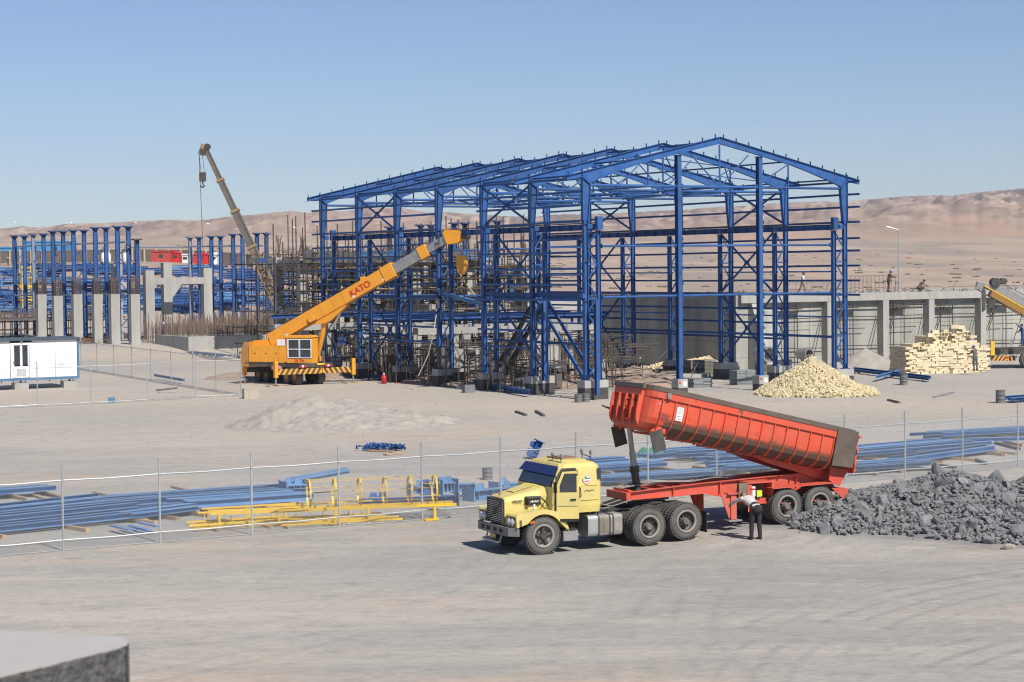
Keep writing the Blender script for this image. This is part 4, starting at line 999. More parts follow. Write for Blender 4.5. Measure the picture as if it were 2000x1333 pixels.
# ------------------------------------------------ yellow caged ladders
def ladder_cage(A,Bp):
    O=on(A,.35); d=Bp-A; L_=d.length; T=thing('ladder_cage','long yellow ladder safety cage with hoops lying behind the fence','ladder cage',O,math.atan2(d.y,d.x))
    r=.46; n=6; n2=9
    for k in range(n):
        x=.1+k*(L_*.46-.2)/(n-1)+L_*.46*0; x=L_*.54*0+x+0
        P=[Vector((x,math.cos(t)*r,r+.12+math.sin(t)*r)) for t in[R(-60+300*i/14) for i in range(15)]]
        mb=MB()
        for a,b in zip(P[:-1],P[1:]): mb.beam(a,b,.06,.012,up=((a+b)/2-Vector((x,0,r+.12))))
        mb.build('hoop',YEL,T)
    LL=L_*.46
    for t in(-50,0,50,100,150,200): 
        t=R(t); MB().beam((0,math.cos(t)*r,r+.12+math.sin(t)*r),(LL,math.cos(t)*r,r+.12+math.sin(t)*r),.05,.012).build('strap',YEL,T)
    for y in(-.52,.15): MB().beam((-L_*.33,y,.12),(LL*1.12,y,.12),.05,.09).build('stile',YEL,T)
    k=0; x=-L_*.32
    while x<LL*1.1: MB().tube((x,-.5,.12),(x,.14,.12),.018,5).build('rung',YEL,T); x+=.3
    for x in(LL*.2,LL*.45,LL*.95,-L_*.3,-L_*.2,-L_*.1): MB().b2(x-.04,x+.04,-.62,-.54,-.42,.12).build('bracket',YEL,T)
    for x in(LL*.2,LL*.95): MB().b2(x-.35,x+.1,-.8,-.5,-.34,-.30).build('foot_plate',YEL,T)
ladder_cage(at(598,1021),at(598,1021)+(at(872,1010)-at(598,1021)).normalized()*9.3)
def ladder_stack(label,A,Bp,n,seed):
    r=random.Random(seed); O=on(A); d=Bp-A; L_=d.length; T=thing('ladder_stack',label,'ladders',O,math.atan2(d.y,d.x))
    for k in range(n):
        x0=r.uniform(0,.7)+k*.1; x1=x0+L_*r.uniform(.75,.92); y=-.5+k*.5+r.uniform(-.05,.05); tl=r.uniform(-.25,.25)
        if k%2: P=[(y,.08),(y+tl,.50)]
        else: P=[(y-.05,.10),(y+.40,.13)]
        for q in P: MB().beam((x0,q[0],q[1]),(x1,q[0],q[1]),.035,.055).build('stile',YEL,T)
        x=x0+.2
        while x<x1: MB().tube((x,*P[0]),(x,*P[1]),.014,4).build('rung',YEL,T); x+=.42
    for x in(L_*.2,L_*.6): MB().beam((x,-.9,.03),(x,1.4,.03),.12,.06).build('timber_bearer',WOOD,T)
ladder_stack('low stack of yellow ladders at the left end of the cage',at(362,1036),at(610,1020),4,1)
ladder_stack('stack of yellow ladders lying under the hooped cage',at(500,1030),at(760,1016),4,2)
# ------------------------------------------------ fabricated blue members
def member(name,label,P,rz,L_,w,h,m,rot=None,plates=(0,1),stiff=4,z=0,fins=True):
    T=thing(name,label,'steel member',on(P,z),0,rot=rot if rot else (0,0,rz)); MB().ib((0,0,h/2),(L_,0,h/2),w,h,.03).build('beam',m,T)
    for p in plates: x=p*L_; MB().b2(x-.02,x+.02,-w*.95,w*.95,-h*.2,h*1.35).build('end_plate',m,T)
    for k in range(stiff): x=L_*(k+.5)/stiff; MB().b2(x-.01,x+.01,-w/2,w/2,.03,h-.03).build('stiffener',m,T)
    if fins:
        for x,s in((L_*.25,1),(L_*.7,1),(L_*.15,-1)): MB().prism([(x-.16,h),(x+.16,h),(x+.10,h+.2),(x-.10,h+.2)],(0,s*w*.3,0),(1,0,0),(0,0,1),(0,.03,0)).build('fin_plate',m,T)
    return T
member('base_plated_beam','blue column end with grey base plate lying nearest the truck grille',at(915,978),.68,2.6,.36,.36,BLUE2,plates=(0,))
member('base_plated_beam','second blue column end just left of the windscreen',at(965,962),.72,2.2,.3,.3,BLUE2,plates=(0,1))
member('blue_bracket','upright dark blue bracket leaning above the truck cab roof',at(1046,897),0,.75,.22,.26,BLUE,rot=(0,R(-65),.3),plates=(0,1))
member('blue_box_section','light blue fabricated haunch piece left of the yellow cage',at(553,972),.5,.9,.4,.4,BLUE2,plates=(0,1),z=.05)
member('blue_tapered_beam','long light blue plate girder raised on the haunch piece',at(563,969),0,2.3,.30,.10,BLUE2,rot=(.4,R(-7),.42),plates=(),fins=False,z=.5)
member('blue_cross_end','blue flared column end standing up right of the cage',at(853,983),0,.85,.2,.24,BLUE,rot=(0,R(-110),.2),plates=(0,1))
member('blue_box_end','blue box bracket with fins right of the cage end',at(858,978),.5,.6,.34,.34,BLUE2,plates=(0,1),z=.3)
member('blue_column_stub','blue stub member lying inside the ladder cage',at(700,994),.25,3.4,.3,.3,BLUE,plates=(1,),z=.05)
member('blue_column_stub','long blue member lying under the right half of the cage',at(800,975),.3,2.4,.28,.28,BLUE2,plates=(0,),z=.2)
# small blue heaps on timber, sheet, drums
def drum(name,label,P,r=.3,h=.62,m=None,cat='drum'):
    m=m or mat('grey_drum',(.10,.11,.12),.7,0,.2,3,dust=.25); T=thing(name,label,cat,on(P)); MB().lathe([(0,0),(r,0),(r,.02),(r*.97,.04),(r*.97,h*.33),(r*1.02,h*.35),(r*.97,h*.37),(r*.97,h*.66),(r*1.02,h*.68),(r*.97,h*.7),(r*.97,h-.04),(r,h-.02),(r,h)],(0,0,0),(0,0,1),16).build('shell',m,T,smooth=True); MB().lathe([(0,h-.03),(r*.98,h-.03)],(0,0,0),(0,0,1),16).build('lid',m,T); return T
drum('drum','grey drum standing alone left of the truck cab behind the fence',at(952,937),.2,.46)
drum('drum','small dark drum right of the blue channel stack',at(845,751),.26,.6)
drum('drum','small dark drum beside the long beam right of the hall',at(1765,752),.27,.75)
drum('drum','grey drum near the right edge beside the short blue beams',at(1954,787),.28,.75)
drum('drum','grey drum behind the brown sand heap by the wall',at(1718,703),.4,.95)
drum('drum','grey paint tin drum beside the corner pedestal, left one',at(1130,786),.24,.5)
drum('drum','grey paint tin drum beside the corner pedestal, right one',at(1144,785),.24,.5)
block('grey_carton','pair of grey cartons on the ground before the long dark beam',at(915,767),(.75,.4,.5),mat('grey_carton_m',(.17,.18,.19),.8,0,.1,3),'carton',HA)
block('blue_carton','small blue carton under the cabin fence',at(218,787),(.42,.4,.32),mat('cyan_box',(.06,.20,.34),.7,0,.1,3),'carton',.2)
def heap_small(name,label,P,rx,ry,h,m,n,seed,cat):
    r=random.Random(seed); mb=MB()
    for k in range(n): x=r.gauss(0,rx*.4);y=r.gauss(0,ry*.4); mb.beam((x,y,h*r.random()*.8+.05),(x+r.uniform(-.2,.2),y+r.uniform(-.15,.15),h*r.random()+.05),.06,.05)
    o=mb.build(name,m); o.location=on(P); return tag(o,label,cat,kind='stuff')
heap_small('bracket_heap','small heap of blue brackets on boards, left of two',at(736,880),.8,.4,.3,BLUE,90,1,'bracket heap'); heap_small('bracket_heap','smaller heap of blue brackets, right of two',at(773,881),.45,.3,.3,BLUE,60,2,'bracket heap')
for a,b,lb in(((718,882),(768,884),'pale board under the left blue bracket heap'),((752,890),(790,887),'pale board in front of the right blue bracket heap')):
    A=at(*a);o=on(A); T=MB().beam((0,0,.04),on(at(*b))-o+Vector((0,0,.04)),.3,.05).build('plank',WOOD);T.location=o;tag(T,lb,'plank')
def sheet(label,P,rx,ry,h,col,name='crumpled_sheet',seed=1):
    mb=MB();V=[];n=18
    for j in range(n+1):
        for i in range(n+1):
            a=i/n*2-1;b=j/n*2-1;q=math.hypot(a,b); z=h*max(0,1-q*q)**.6*(.8+.5*noise.noise(Vector((a*3+seed,b*3,0)))); V.append((a*rx*(1+.1*noise.noise(Vector((a*5,b*5,seed)))),b*ry,max(.01,z)))
    mb.add(V,[(j*(n+1)+i,j*(n+1)+i+1,(j+1)*(n+1)+i+1,(j+1)*(n+1)+i) for j in range(n) for i in range(n)]); o=mb.build(name,mat(name+str(seed),col,.45,0,.15,3),smooth=True); o.location=on(P); return tag(o,label,'sheet')
sheet('crumpled green plastic sheet on the channels behind the ram',at(1273,893),.75,.5,.5,(.03,.22,.12),seed=2)
sheet('small white paper scrap on the ground before the fence',at(700,1023),.35,.2,.04,(.7,.7,.68),seed=3)
sheet('white paper sacks on the sand beside the block stack',at(1748,727),1.0,.7,.2,(.62,.6,.56),seed=4)
# ------------------------------------------------ piles of stone
def rock_mesh(r,seed,name,m,sub=1):
    rr=random.Random(seed); import bmesh
    bm=bmesh.new(); bmesh.ops.create_icosphere(bm,subdivisions=sub,radius=1)
    ax=Vector((rr.uniform(.7,1.25),rr.uniform(.65,1.0),rr.uniform(.5,.85)))
    planes=[(Vector((rr.gauss(0,1),rr.gauss(0,1),rr.gauss(0,1))).normalized(),rr.uniform(.5,.8)) for _ in range(7)]
    for v in bm.verts:
        p=v.co.copy()
        for nn,dd in planes:
            e=p.dot(nn)-dd
            if e>0: p-=nn*e
        p*=1+.14*noise.noise(v.co*1.7+Vector((seed,0,0))); v.co=Vector((p.x*ax.x,p.y*ax.y,p.z*ax.z))
    me=bpy.data.meshes.new(name); bm.to_mesh(me); bm.free(); me.materials.append(m); return me
def mound_h(P,params):
    z=0
    for cx,cy,rx,ry,h,pw in params:
        q=math.hypot((P[0]-cx)/rx,(P[1]-cy)/ry)*(1+.17*noise.noise(Vector((P[0]*.8+cx,P[1]*.8,cy+3))))
        if q<1: z=max(z,h*(1-q)**pw)
    return z
def stone_pile(name,label,O,params,rockm,dustm,nbig,nsmall,big,small,cat,seed,piece='stone',extent=None,shape='rock',basescale=1.0,holes=None):
    r=random.Random(seed); oz=gz(O.x,O.y); GD=lambda x,y: gz(O.x+x,O.y+y)-oz
    T=thing(name,label,cat,on(O)); x0,x1,y0,y1=extent; N2=90; V=[]
    for j in range(N2+1):
        for i in range(N2+1):
            x=x0+(x1-x0)*i/N2;y=y0+(y1-y0)*j/N2;z=mound_h((x,y),params); z*=1+.22*noise.fractal(Vector((x*1.1+seed,y*1.1,0)),.8,2,5); V.append((x,y,z*basescale-.08+GD(x,y)))
    mb=MB(); mb.add(V,[(j*(N2+1)+i,j*(N2+1)+i+1,(j+1)*(N2+1)+i+1,(j+1)*(N2+1)+i) for j in range(N2) for i in range(N2)]); mb.build('rubble_base',dustm,T,smooth=False)
    if shape=='rock': ms=[rock_mesh(1,seed*50+k,piece,rockm,2 if big[1]>.3 else 1) for k in range(12)]
    else:
        ms=[]
        for k in range(6):
            mbb=MB(); s=(r.uniform(.8,1.3),r.uniform(.6,.9),r.uniform(.35,.6)); mbb.box((0,0,0),(s[0]*1.6,s[1]*1.6,s[2]*1.6)); v=mbb.v; mbb.v=[(a+r.uniform(-.15,.15),b+r.uniform(-.15,.15),c+r.uniform(-.12,.12)) for a,b,c in v]; ms.append(mbb.mesh(piece,rockm))
    def spot(fr):
        for _ in range(60):
            x=r.uniform(x0,x1);y=r.uniform(y0,y1);z=mound_h((x,y),params)
            if z>.04 or (fr and r.random()<.04 and mound_h((x*.93,y*.93),params)>0): 
                if y<.35*y1 or r.random()<.3: return x,y,z*basescale+GD(x,y)
        return x,y,z*basescale+GD(x,y)
    for k in range(nbig):
        x,y,z=spot(False); s=r.uniform(*big)*(r.random()*.55+.6); 
        if holes and holes(x,y): continue
        put(piece,ms[k%len(ms)],T,(x,y,z+s*.12),(r.uniform(0,6),r.uniform(0,6),r.uniform(0,6)),(s,s,s))
    # small stones: one joined part
    mats_v=[];mb=MB(); bases=[([tuple(v.co) for v in rock_mesh(1,900+k,'t',rockm,1).vertices],[tuple(p.vertices) for p in rock_mesh(1,900+k,'t',rockm,1).polygons]) for k in range(5)] if shape=='rock' else None
    for k in range(nsmall):
        x,y,z=spot(True); s=r.uniform(*small); e=Matrix.Rotation(r.uniform(0,6),3,'X')@Matrix.Rotation(r.uniform(0,6),3,'Z'); c=Vector((x,y,z+s*.25))
        if shape=='rock': vs_,fs=bases[k%5]; mb.add([e@(Vector(v)*s)+c for v in vs_],fs)
        else: mb.box(c,(s*1.7,s*1.1,s*.75),rot=e)
    o=mb.build('loose_'+piece,rockm,T,kind='stuff'); return T
ROCK=mat('grey_ore',(.175,.175,.18),.85,0,.22,2.2,bump=.6,bscale=9,rnd=.28,dust=.12,dustcol=(.30,.30,.30))
ORED=mat('ore_dust',(.18,.18,.182),.95,0,.15,3,bump=.7,bscale=22)
RO=at(1800,1034)
stone_pile('grey_rock_heap','big heap of grey broken rock behind the tipper at the right',RO,[(-.8,.3,3.1,3.4,1.0,.8),(1.2,.9,4.2,4.4,1.3,.85),(4.6,.6,5.2,4.8,1.3,.9),(9,0,5,4.6,1.3,.9),(3,-1.2,5,2.8,.8,.8),(-2.7,-1.5,1.7,1.7,.62,.7)],ROCK,ORED,300,12000,(.10,.34),(.02,.10),'rock heap',7,piece='rock',extent=(-5.2,13,-4.6,5.2))
o=put('boulder',rock_mesh(1,77,'boulder',mat('tan_rock',(.34,.31,.27),.85,0,.2,3,bump=.5)),None,on(at(1968,1068,.1),.08),(.2,.1,.5),(.27,.22,.2)); tag(o,'lone pale brown stone at the foot of the rock heap by the right edge','stone')
YST=mat('yellow_stone',(.62,.53,.33),.85,0,.12,4,rnd=.14); YSD=mat('yellow_stone_dust',(.42,.36,.24),.95,0,.2,5,bump=.6)
stone_pile('yellow_stone_heap','big conical heap of pale yellow broken stone in front of the hall',at(1588,771),[(0,0,3.55,3.3,2.3,1.0),(1.4,-.4,2.6,2.6,1.0,.8),(-1.0,-.5,2.5,2.5,1.0,.8)],YST,YSD,300,3600,(.11,.17),(.07,.13),'stone heap',9,piece='stone',extent=(-3.9,4.2,-3.6,3.4),shape='brick')
stone_pile('yellow_stone_heap','low spread of yellow broken stone inside the hall behind the stacked slabs',at(1390,722)+Vector((0,0,0)),[(0,0,3.4,1.6,1.0,.5),(-3,.3,2,1.3,.7,.6),(3.2,.6,2,1,.6,.6)],YST,YSD,90,900,(.11,.17),(.07,.13),'stone heap',10,piece='stone',extent=(-5,5.2,-1.7,2),shape='brick',basescale=1.0)
# ------------------------------------------------ stack of yellow blocks
def block_stack():
    r=random.Random(17); O=at(1829,728); T=thing('block_stack','tall uneven stack of pale yellow hollow blocks in front of the retaining wall','block stack',on(O),HA-.25)
    m=mat('yellow_block',(.64,.55,.37),.85,0,.08,4,rnd=.10,bump=.1)
    me=MB().box((0,0,0),(.58,.28,.175)).mesh('block',m); me2=MB().box((0,0,0),(.28,.58,.175)).mesh('block',m)
    hb=MB(); 
    for y in(-.13,.13): hb.box((0,y,0),(.58,.03,.28))
    for x in(-.275,0,.275): hb.box((x,0,0),(.03,.23,.28))
    hb.box((0,0,-.125),(.5,.2,.03)); me3=hb.mesh('hollow_block',m)
    W_=6.3; n=0; lim=300
    def top(x): 
        if x<-1.2: return 11+ (1 if x>-2.2 else 0)
        if x<0.6: return 15
        if x<1.7: return 18-(1 if x>1.4 else 0)
        return 15 if x<2.6 else 13
    rows=[]
    for k in range(19):
        x=-W_/2+(.29 if k%2 else 0)
        while x<W_/2:
            if k<top(x)-(2 if x>1.9 and k%2 else 0) and n<lim-18 and not(k>=top(x)-2 and r.random()<.4):
                n+=1; put('block',me,T,(x+.29+r.uniform(-.05,.05),-1.1+r.uniform(-.12,.06)+(0 if k<11 else .35),.09+k*.182),(0,0,r.uniform(-.05,.05) if k<10 else r.uniform(-.25,.25)))
            x+=.6
    # left return
    mbk=MB()
    for k in range(11):
        for j in range(4): mbk.box((-W_/2+.14+r.uniform(-.03,.03)+k*.02,-.7+j*.6,.09+k*.182),(.28,.58,.172))
    for k in range(15):
        x=-W_/2+.5
        while x<W_/2-.2:
            if k<top(x): 
                for j in range(3): mbk.box((x,-.6+j*.6+(.3 if k>=11 else 0),.09+k*.182),(.57,.56,.172))
            x+=.6
    mbk.build('inner_blocks',m,T,kind='stuff')
    for x,z in((-2.2,11.4),(-1.7,11.5),(-1.0,15.2),(-.5,15.3),(.1,15.4),(.5,16.6),(.9,18.4),(-.6,16.4),(1.4,18.2),(2.0,15.4),(1.0,17.2)):
        put('hollow_block',me3,T,(x,-1.0+r.uniform(-.1,.3),z*.182+.06),(r.choice((0,0,1.57)),0,r.uniform(-.4,.4)))
    put('hollow_block',me3,T,(.5,-1.7,.15),(0,0,.4))
block_stack()
def slab_stack(label,P,w_,d_,n,seed,m,name='paver_stack',hh=.1):
    r=random.Random(seed); T=thing(name,label,'slab stack',on(P),HA-.1)
    me=MB().box((0,0,0),(w_/2-.02,d_,hh-.015)).mesh('slab',m)
    for k in range(n):
        for s in(-1,1): put('slab',me,T,(s*w_/4+r.uniform(-.03,.03),r.uniform(-.03,.03),hh/2+k*hh),(0,0,r.uniform(-.03,.03)))
PAV=mat('grey_slab',(.22,.24,.25),.8,0,.15,3,rnd=.25)
slab_stack('low stack of grey slabs left of the second gable column',at(1366,757),1.45,1.0,6,1,PAV); slab_stack('taller stack of grey slabs just left of the second gable column',at(1450,752),1.45,1.0,10,2,PAV)
for i,(px,py,w_,n_,lb) in enumerate(((1368,735,2.2,12,'left stack of thin mottled slabs behind the gable columns'),(1420,737,1.6,11,'middle stack of thin mottled slabs behind the gable columns'),(1500,737,1.6,9,'right stack of thin mottled slabs behind the second gable column'))): slab_stack(lb,at(px,py),w_,1,n_,10+i,mat('mottled_slab',(.17,.16,.13),.85,0,.4,5,rnd=.4))
# round pipes by the wall
for px,py,r_,lb in((1503,693,.62,'large dark pipe end sticking out at the foot of the wall'),(1581,692,.42,'smaller pipe end right of the large one'),(1588,700,.3,'smallest pipe end low beside the others')):
    p=atd(px,py,149); T=MB().lathe([(r_*.8,1.2),(r_*.8,0),(r_,0),(r_,1.2)],(0,0,0),(HV.x,HV.y,0),18).build('pipe_end',STEEL); T.location=p; tag(T,lb,'pipe')
# maroon cage, gas cylinders
def cage():
    T=thing('steel_crate','maroon barred steel crate standing between the crane and the gas bottles','crate',on(at(734,733)),HA); w_,d_,h=1.35,1.1,1.1
    MB().b2(0,w_,0,d_,.05,.1).build('floor',MAROON,T); MB().b2(0,w_,0,.04,.1,.38).build('kick_panel',MAROON,T); MB().b2(0,.04,.05,d_,.1,.9).build('side_panel',MAROON,T)
    for x in(0,w_):
        for y in(0,d_): MB().beam((x,y,.0),(x,y,h+.1),.07,.07).build('post',MAROON,T)
    for k in range(1,8): MB().beam((k*w_/8,0,.3),(k*w_/8,0,h+.05),.03,.03).build('bar',MAROON,T)
    for y in(0,d_): MB().beam((0,y,h+.06),(w_,y,h+.06),.06,.06).build('rail',MAROON,T)
    for k in range(1,6): MB().beam((w_,k*d_/6,.1),(w_,k*d_/6,h+.05),.03,.03).build('bar',MAROON,T)
cage()
def bottle(label,P,r,h,m,cap=True):
    T=thing('gas_cylinder',label,'gas cylinder',on(P)); MB().lathe([(0,0),(r,0),(r,h*.78),(r*.8,h*.88),(r*.35,h*.93),(r*.3,h)],(0,0,0),(0,0,1),14).build('body',m,T,smooth=True); MB().lathe([(0,h+.1),(r*.32,h+.1),(r*.32,h)],(0,0,0),(0,0,1),10).build('valve',WHITE if m is REDP else DARK,T)
bottle('short bright red gas bottle standing in front of the crane',at(750,750),.19,.66,REDP); bottle('tall brown gas cylinder right of the red bottle, nearer',at(762,748),.13,1.3,DARK); bottle('tall brown gas cylinder behind the red bottle',at(759,744),.13,1.45,mat('brown_cyl',(.10,.06,.05),.6,0,.1,3))
mb=MB(); mb.path([(0,0,.9),(.3,0,.8),(.6,.1,.95),(.2,-.1,.75),(0,0,.9)],.04,6); o=mb.build('hose_coil',REDP); o.location=on(at(757,745)); tag(o,'coil of pinkish red hose hung on the gas cylinders','hose')
mb=MB(); mb.path([(0,0,.02),(.8,-.3,.02),(1.8,-.1,.02),(2.4,-.4,.02)],.03,6); o=mb.build('hose',REDP); o.location=on(at(770,749)); tag(o,'thin red hose on the ground in front of the channel stack','hose')
block('generator','small orange yellow toolbox on the blue channel stack',at(815,733),(.75,.4,.3),YEL,'toolbox',HA,.35)
mb=MB(); a=at(808,735);P=[atd(852,615,131)-on(a),atd(846,655,131)-on(a),atd(836,695,131.5)-on(a),atd(817,735,132)-on(a)]; mb.path(P,.035,5); o=mb.build('hanging_rope',mat('rope',(.5,.46,.38),.9)); o.location=on(a); tag(o,'pale rope hanging from a girt down to the yellow toolbox','rope')
# concrete test cubes etc near crane outrigger: timber pads done with the crane
# foreground parapet
def parapet():
    z=6.88; A=at(-420,1212,z);B_=at(238,1243,z);C_=at(252,1254,z);D_=at(247,1262,z);E=at(-420,1425,z); top=[A,B_,C_,D_,E]; O=D_.copy(); T=thing('parapet','near concrete parapet corner with rough dark edge at the bottom left','parapet',(O.x,O.y,0))
    n=60; edge=[D_.lerp(E,k/n) for k in range(n+1)]; r=random.Random(2)
    # top coat: smooth pale screed
    topm=mat('screed',(.40,.385,.36),.8,0,.05,2,bump=.05)
    mb=MB(); poly=[A,B_,C_]+edge; mb.add([p-Vector((O.x,O.y,0)) for p in poly],[tuple(range(len(poly)))]); mb.build('top_screed',topm,T)
    V=[];N3=14
    for i,p in enumerate(edge):
        for j in range(N3+1):
            q=p-Vector((O.x,O.y,0)); d=j/N3; nz_=noise.fractal(Vector((i*.35,j*.5,1)),.8,2,4)*.025; V.append((q.x,q.y-.01-.12*d-abs(nz_)*1.2+.02*(j==0)*0,q.z-.001-d*1.1+nz_*(j>0)))
    mb=MB(); mb.add(V,[(i*(N3+1)+j,i*(N3+1)+j+1,(i+1)*(N3+1)+j+1,(i+1)*(N3+1)+j) for i in range(n) for j in range(N3)])
    # end faces
    q=[p-Vector((O.x,O.y,0)) for p in(B_,C_,D_)]
    for a,b in zip(q[:-1],q[1:]): k=len(mb.v); mb.add([a,b,b-Vector((0,0,1.1)),a-Vector((0,0,1.1))],[(0,1,2,3)])
    mb.build('rough_edge',mat('rough_mortar',(.10,.098,.096),.95,0,.35,14,bump=1.0,bscale=30),T)
parapet()
# ================================================ VEHICLES
TYEL=mat('truck_yellow',(.68,.55,.14),.55,0,.12,2.2,dust=.40,dustcol=(.42,.36,.26),coat=.15)
TRED=mat('tipper_red',(.64,.068,.028),.55,0,.16,2.2,dust=.28,dustcol=(.30,.20,.14),spots=2.2)
TRED2=mat('chassis_red',(.62,.07,.035),.5,0,.12,1.2,dust=.32,dustcol=(.34,.24,.18))
RIM=mat('dusty_rim',(.23,.22,.20),.7,0,.2,4,dust=.3,dustcol=(.33,.30,.26))
TYRE=mat('dusty_tyre',(.075,.072,.068),.9,0,.2,3,dust=.35,dustcol=(.19,.18,.165),bump=.2)
HUBG=mat('hub_grey',(.12,.11,.10),.7,0,.3,5,dust=.3)
OILY=mat('oily_and_recess_black',(.03,.028,.026),.55,0,.4,3,dust=.2)
BROWN=mat('worn_brown_steel',(.10,.075,.06),.6,.1,.25,2,dust=.15)
DIRT=mat('dried_mud',(.16,.12,.085),.95,0,.3,2.5,bump=.3,dust=.2)
ALU=mat('dull_aluminium',(.50,.50,.49),.38,.6,.12,3,dust=.1)
def wheel(par,s,w,z,outw=-1,r=.525,wd=.26,spokes=True,red=False,name='wheel'):
    C=Vector((s,w,z)); ax=Vector((0,outw,0))
    prof=[(.30,0),(.33,.012),(r*.80,.03),(r*.93,.012),(r*.985,-.03),(r,-.055),(r,-wd+.055),(r*.985,-wd+.03),(r*.93,-wd),(.33,-wd),(.30,-wd+.02)]
    mb=MB(); mb.lathe(prof,C,ax,40,closed=True)
    for i in range(44):
        t=2*math.pi*i/44; d=Vector((math.cos(t),0,math.sin(t))); tn=Vector((-math.sin(t),0,math.cos(t)))
        for o_ in(-.045,-wd+.045): mb.box(C+d*(r+.003)+ax*o_,(.03,.085,.045),rot=Matrix((d,Vector((0,1,0)),tn)).transposed())
    W=mb.build(name,TYRE,par,smooth=False)
    mb=MB(); mb.lathe([(.31,.0),(.295,-.01),(.285,-.10),(.24,-.13),(.12,-.10 if spokes else -.16),(.0,-.10 if spokes else -.16)],C,ax,28); mb.build('rim',RIM if spokes else OILY,W,smooth=True); MB().lathe([(.335,.012),(.335,.028),(.285,.028),(.275,-.03)],C,ax,28).build('rim_flange',RIM,W,smooth=True)  # dish of unspoked wheels coloured black for the shade in its recess
    mb=MB(); mb.lathe([(0,.03),(.085,.03),(.10,-.01),(.12,-.12)],C,ax,16)
    for i in range(10): t=2*math.pi*i/10; mb.tube(C+Vector((math.cos(t)*.16,0,math.sin(t)*.16))+ax*-.12,C+Vector((math.cos(t)*.16,0,math.sin(t)*.16))+ax*-.07,.016,6)
    mb.build('hub',OILY if spokes else HUBG,W)
    if red:
        mb=MB()
        for i in range(3): t=2*math.pi*i/3+.4; d=Vector((math.cos(t),0,math.sin(t))); mb.beam(C+ax*-.10+d*.05,C+ax*-.10+d*.21,.045,.03,up=(0,1,0))
        mb.build('spoke',TRED2,W,kind='stuff')
    elif spokes:
        mb=MB()
        for i in range(5): t=2*math.pi*i/5+.3; d=Vector((math.cos(t),0,math.sin(t))); mb.prism([(-.05,0),(.05,0),(.03,.24),(-.03,.24)],C+ax*-.055+d*.05,d.cross(Vector((0,1,0))),d,ax*.03)
        mb.build('spoke',OILY,W,kind='stuff')
    return W
def sring(pts): return [Vector(p) for p in pts]
def tractor():
    T=thing('tractor_truck','old yellow bonneted truck with its door ajar and a blue sun visor','truck',(.82,55.2,gz(.82,55.2)),TT)
    zc=.525
    def P(n,mb,m,smooth=False,kind=None,par=None): return mb.build(n,m,par or T,smooth,kind)
    # wheels: front (near, far), tandem twins
    wheel(T,0,0.0,zc,-1); wheel(T,0,2.4,zc,1)
    for s,dz in((3.41,.035),(4.64,.11)):
        wheel(T,s,0,zc+dz,-1,spokes=False); wheel(T,s,.36,zc+dz,-1,spokes=False); wheel(T,s,2.4,zc+dz,1,spokes=False); wheel(T,s,2.04,zc+dz,1,spokes=False)
        P('axle',MB().tube((s,.1,zc+dz),(s,2.3,zc+dz),.09,8),OILY); P('axle_casing',MB().ball((s,1.2,zc+dz),.26,10,6),OILY)
    P('axle',MB().tube((0,.1,zc),(0,2.3,zc),.07,8),OILY)
    for w_ in(.78,1.62): P('chassis_rail',MB().cb((-.75,w_,.82),(5.3,w_,.93),.08,.26,.012),OILY)
    for s in(1.2,2.2,3.0,4.0,5.2): P('cross_member',MB().b2(s-.05,s+.05,.8,1.6,.75,.98),OILY)
    P('fifth_wheel',MB().lathe([(0,.0),(.5,.0),(.5,.06),(0,.07)],(4.05,1.2,1.12),(0,0,1),20),OILY); P('fifth_wheel_bed',MB().b2(3.6,4.6,.75,1.65,.98,1.11),OILY)
    P('leaf_spring',MB().beam((-.6,.72,.62),(.6,.72,.62),.08,.12),OILY); P('leaf_spring',MB().beam((3.3,.7,.86),(4.8,.7,.9),.09,.2),OILY)
    P('engine_block',MB().b2(-.7,1.0,.85,1.55,.45,1.0),OILY); P('gearbox',MB().b2(1.0,2.6,.95,1.45,.5,.9),OILY)
    # bumper, swept ends
    pl=[(-.80,0),(-1.0,.22),(-1.02,.6),(-1.02,1.8),(-1.0,2.18),(-.80,2.4)]; GB=mat('bumper_grey',(.15,.15,.15),.6,0,.15,4,dust=.25)
    mb=MB()
    for z0,z1,t in((.56,.80,.07),):
        rings=[]
        for (a,b) in pl: rings.append([Vector((a,b,z0)),Vector((a,b,z1)),Vector((a+t,b*.97+.036,z1)),Vector((a+t,b*.97+.036,z0))])
        mb.loft(rings)
    B_=P('bumper',mb,GB)
    for w_ in(.62,1.0,1.45,1.8): MB().b2(-1.035,-1.02,w_-.09,w_+.09,.63,.73).build('bumper_slot',BLK,B_)
    P('step_bar',MB().beam((-1.02,.75,.34),(-1.02,1.75,.34),.10,.05),STEEL)
    for w_ in(.8,1.7): P('step_bracket',MB().beam((-.98,w_,.34),(-.9,w_,.58),.05,.03),STEEL)
    P('number_plate',MB().b2(-.99,-.985,1.05,1.4,.42,.53),mat('plate',(.55,.42,.12),.5))
    # bonnet loft from grille to scuttle
    def br(s,wl,wh,zb,zs,zt,k): c=1.2; return sring([(s,c-wh,zb),(s,c-wh,zs),(s,c-wh+k*.9,zt-.04),(s,c-wh+k*1.8,zt),(s,c,zt+.02),(s,c+wh-k*1.8,zt),(s,c+wh-k*.9,zt-.04),(s,c+wh,zs),(s,c+wh,zb)])
    mb=MB(); mb.loft([br(-.86,0,.49,.82,1.44,1.55,.05),br(-.80,0,.51,.82,1.46,1.585,.06),br(-.3,0,.62,.85,1.50,1.69,.08),br(.15,0,.74,.9,1.58,1.80,.12),br(.36,0,.86,.95,1.66,1.86,.14)]); BN=P('bonnet',mb,TYEL)
    MB().beam((-.45,1.2,1.70),(.25,1.2,1.87),.42,.02).build('bonnet_ridge',TYEL,BN)
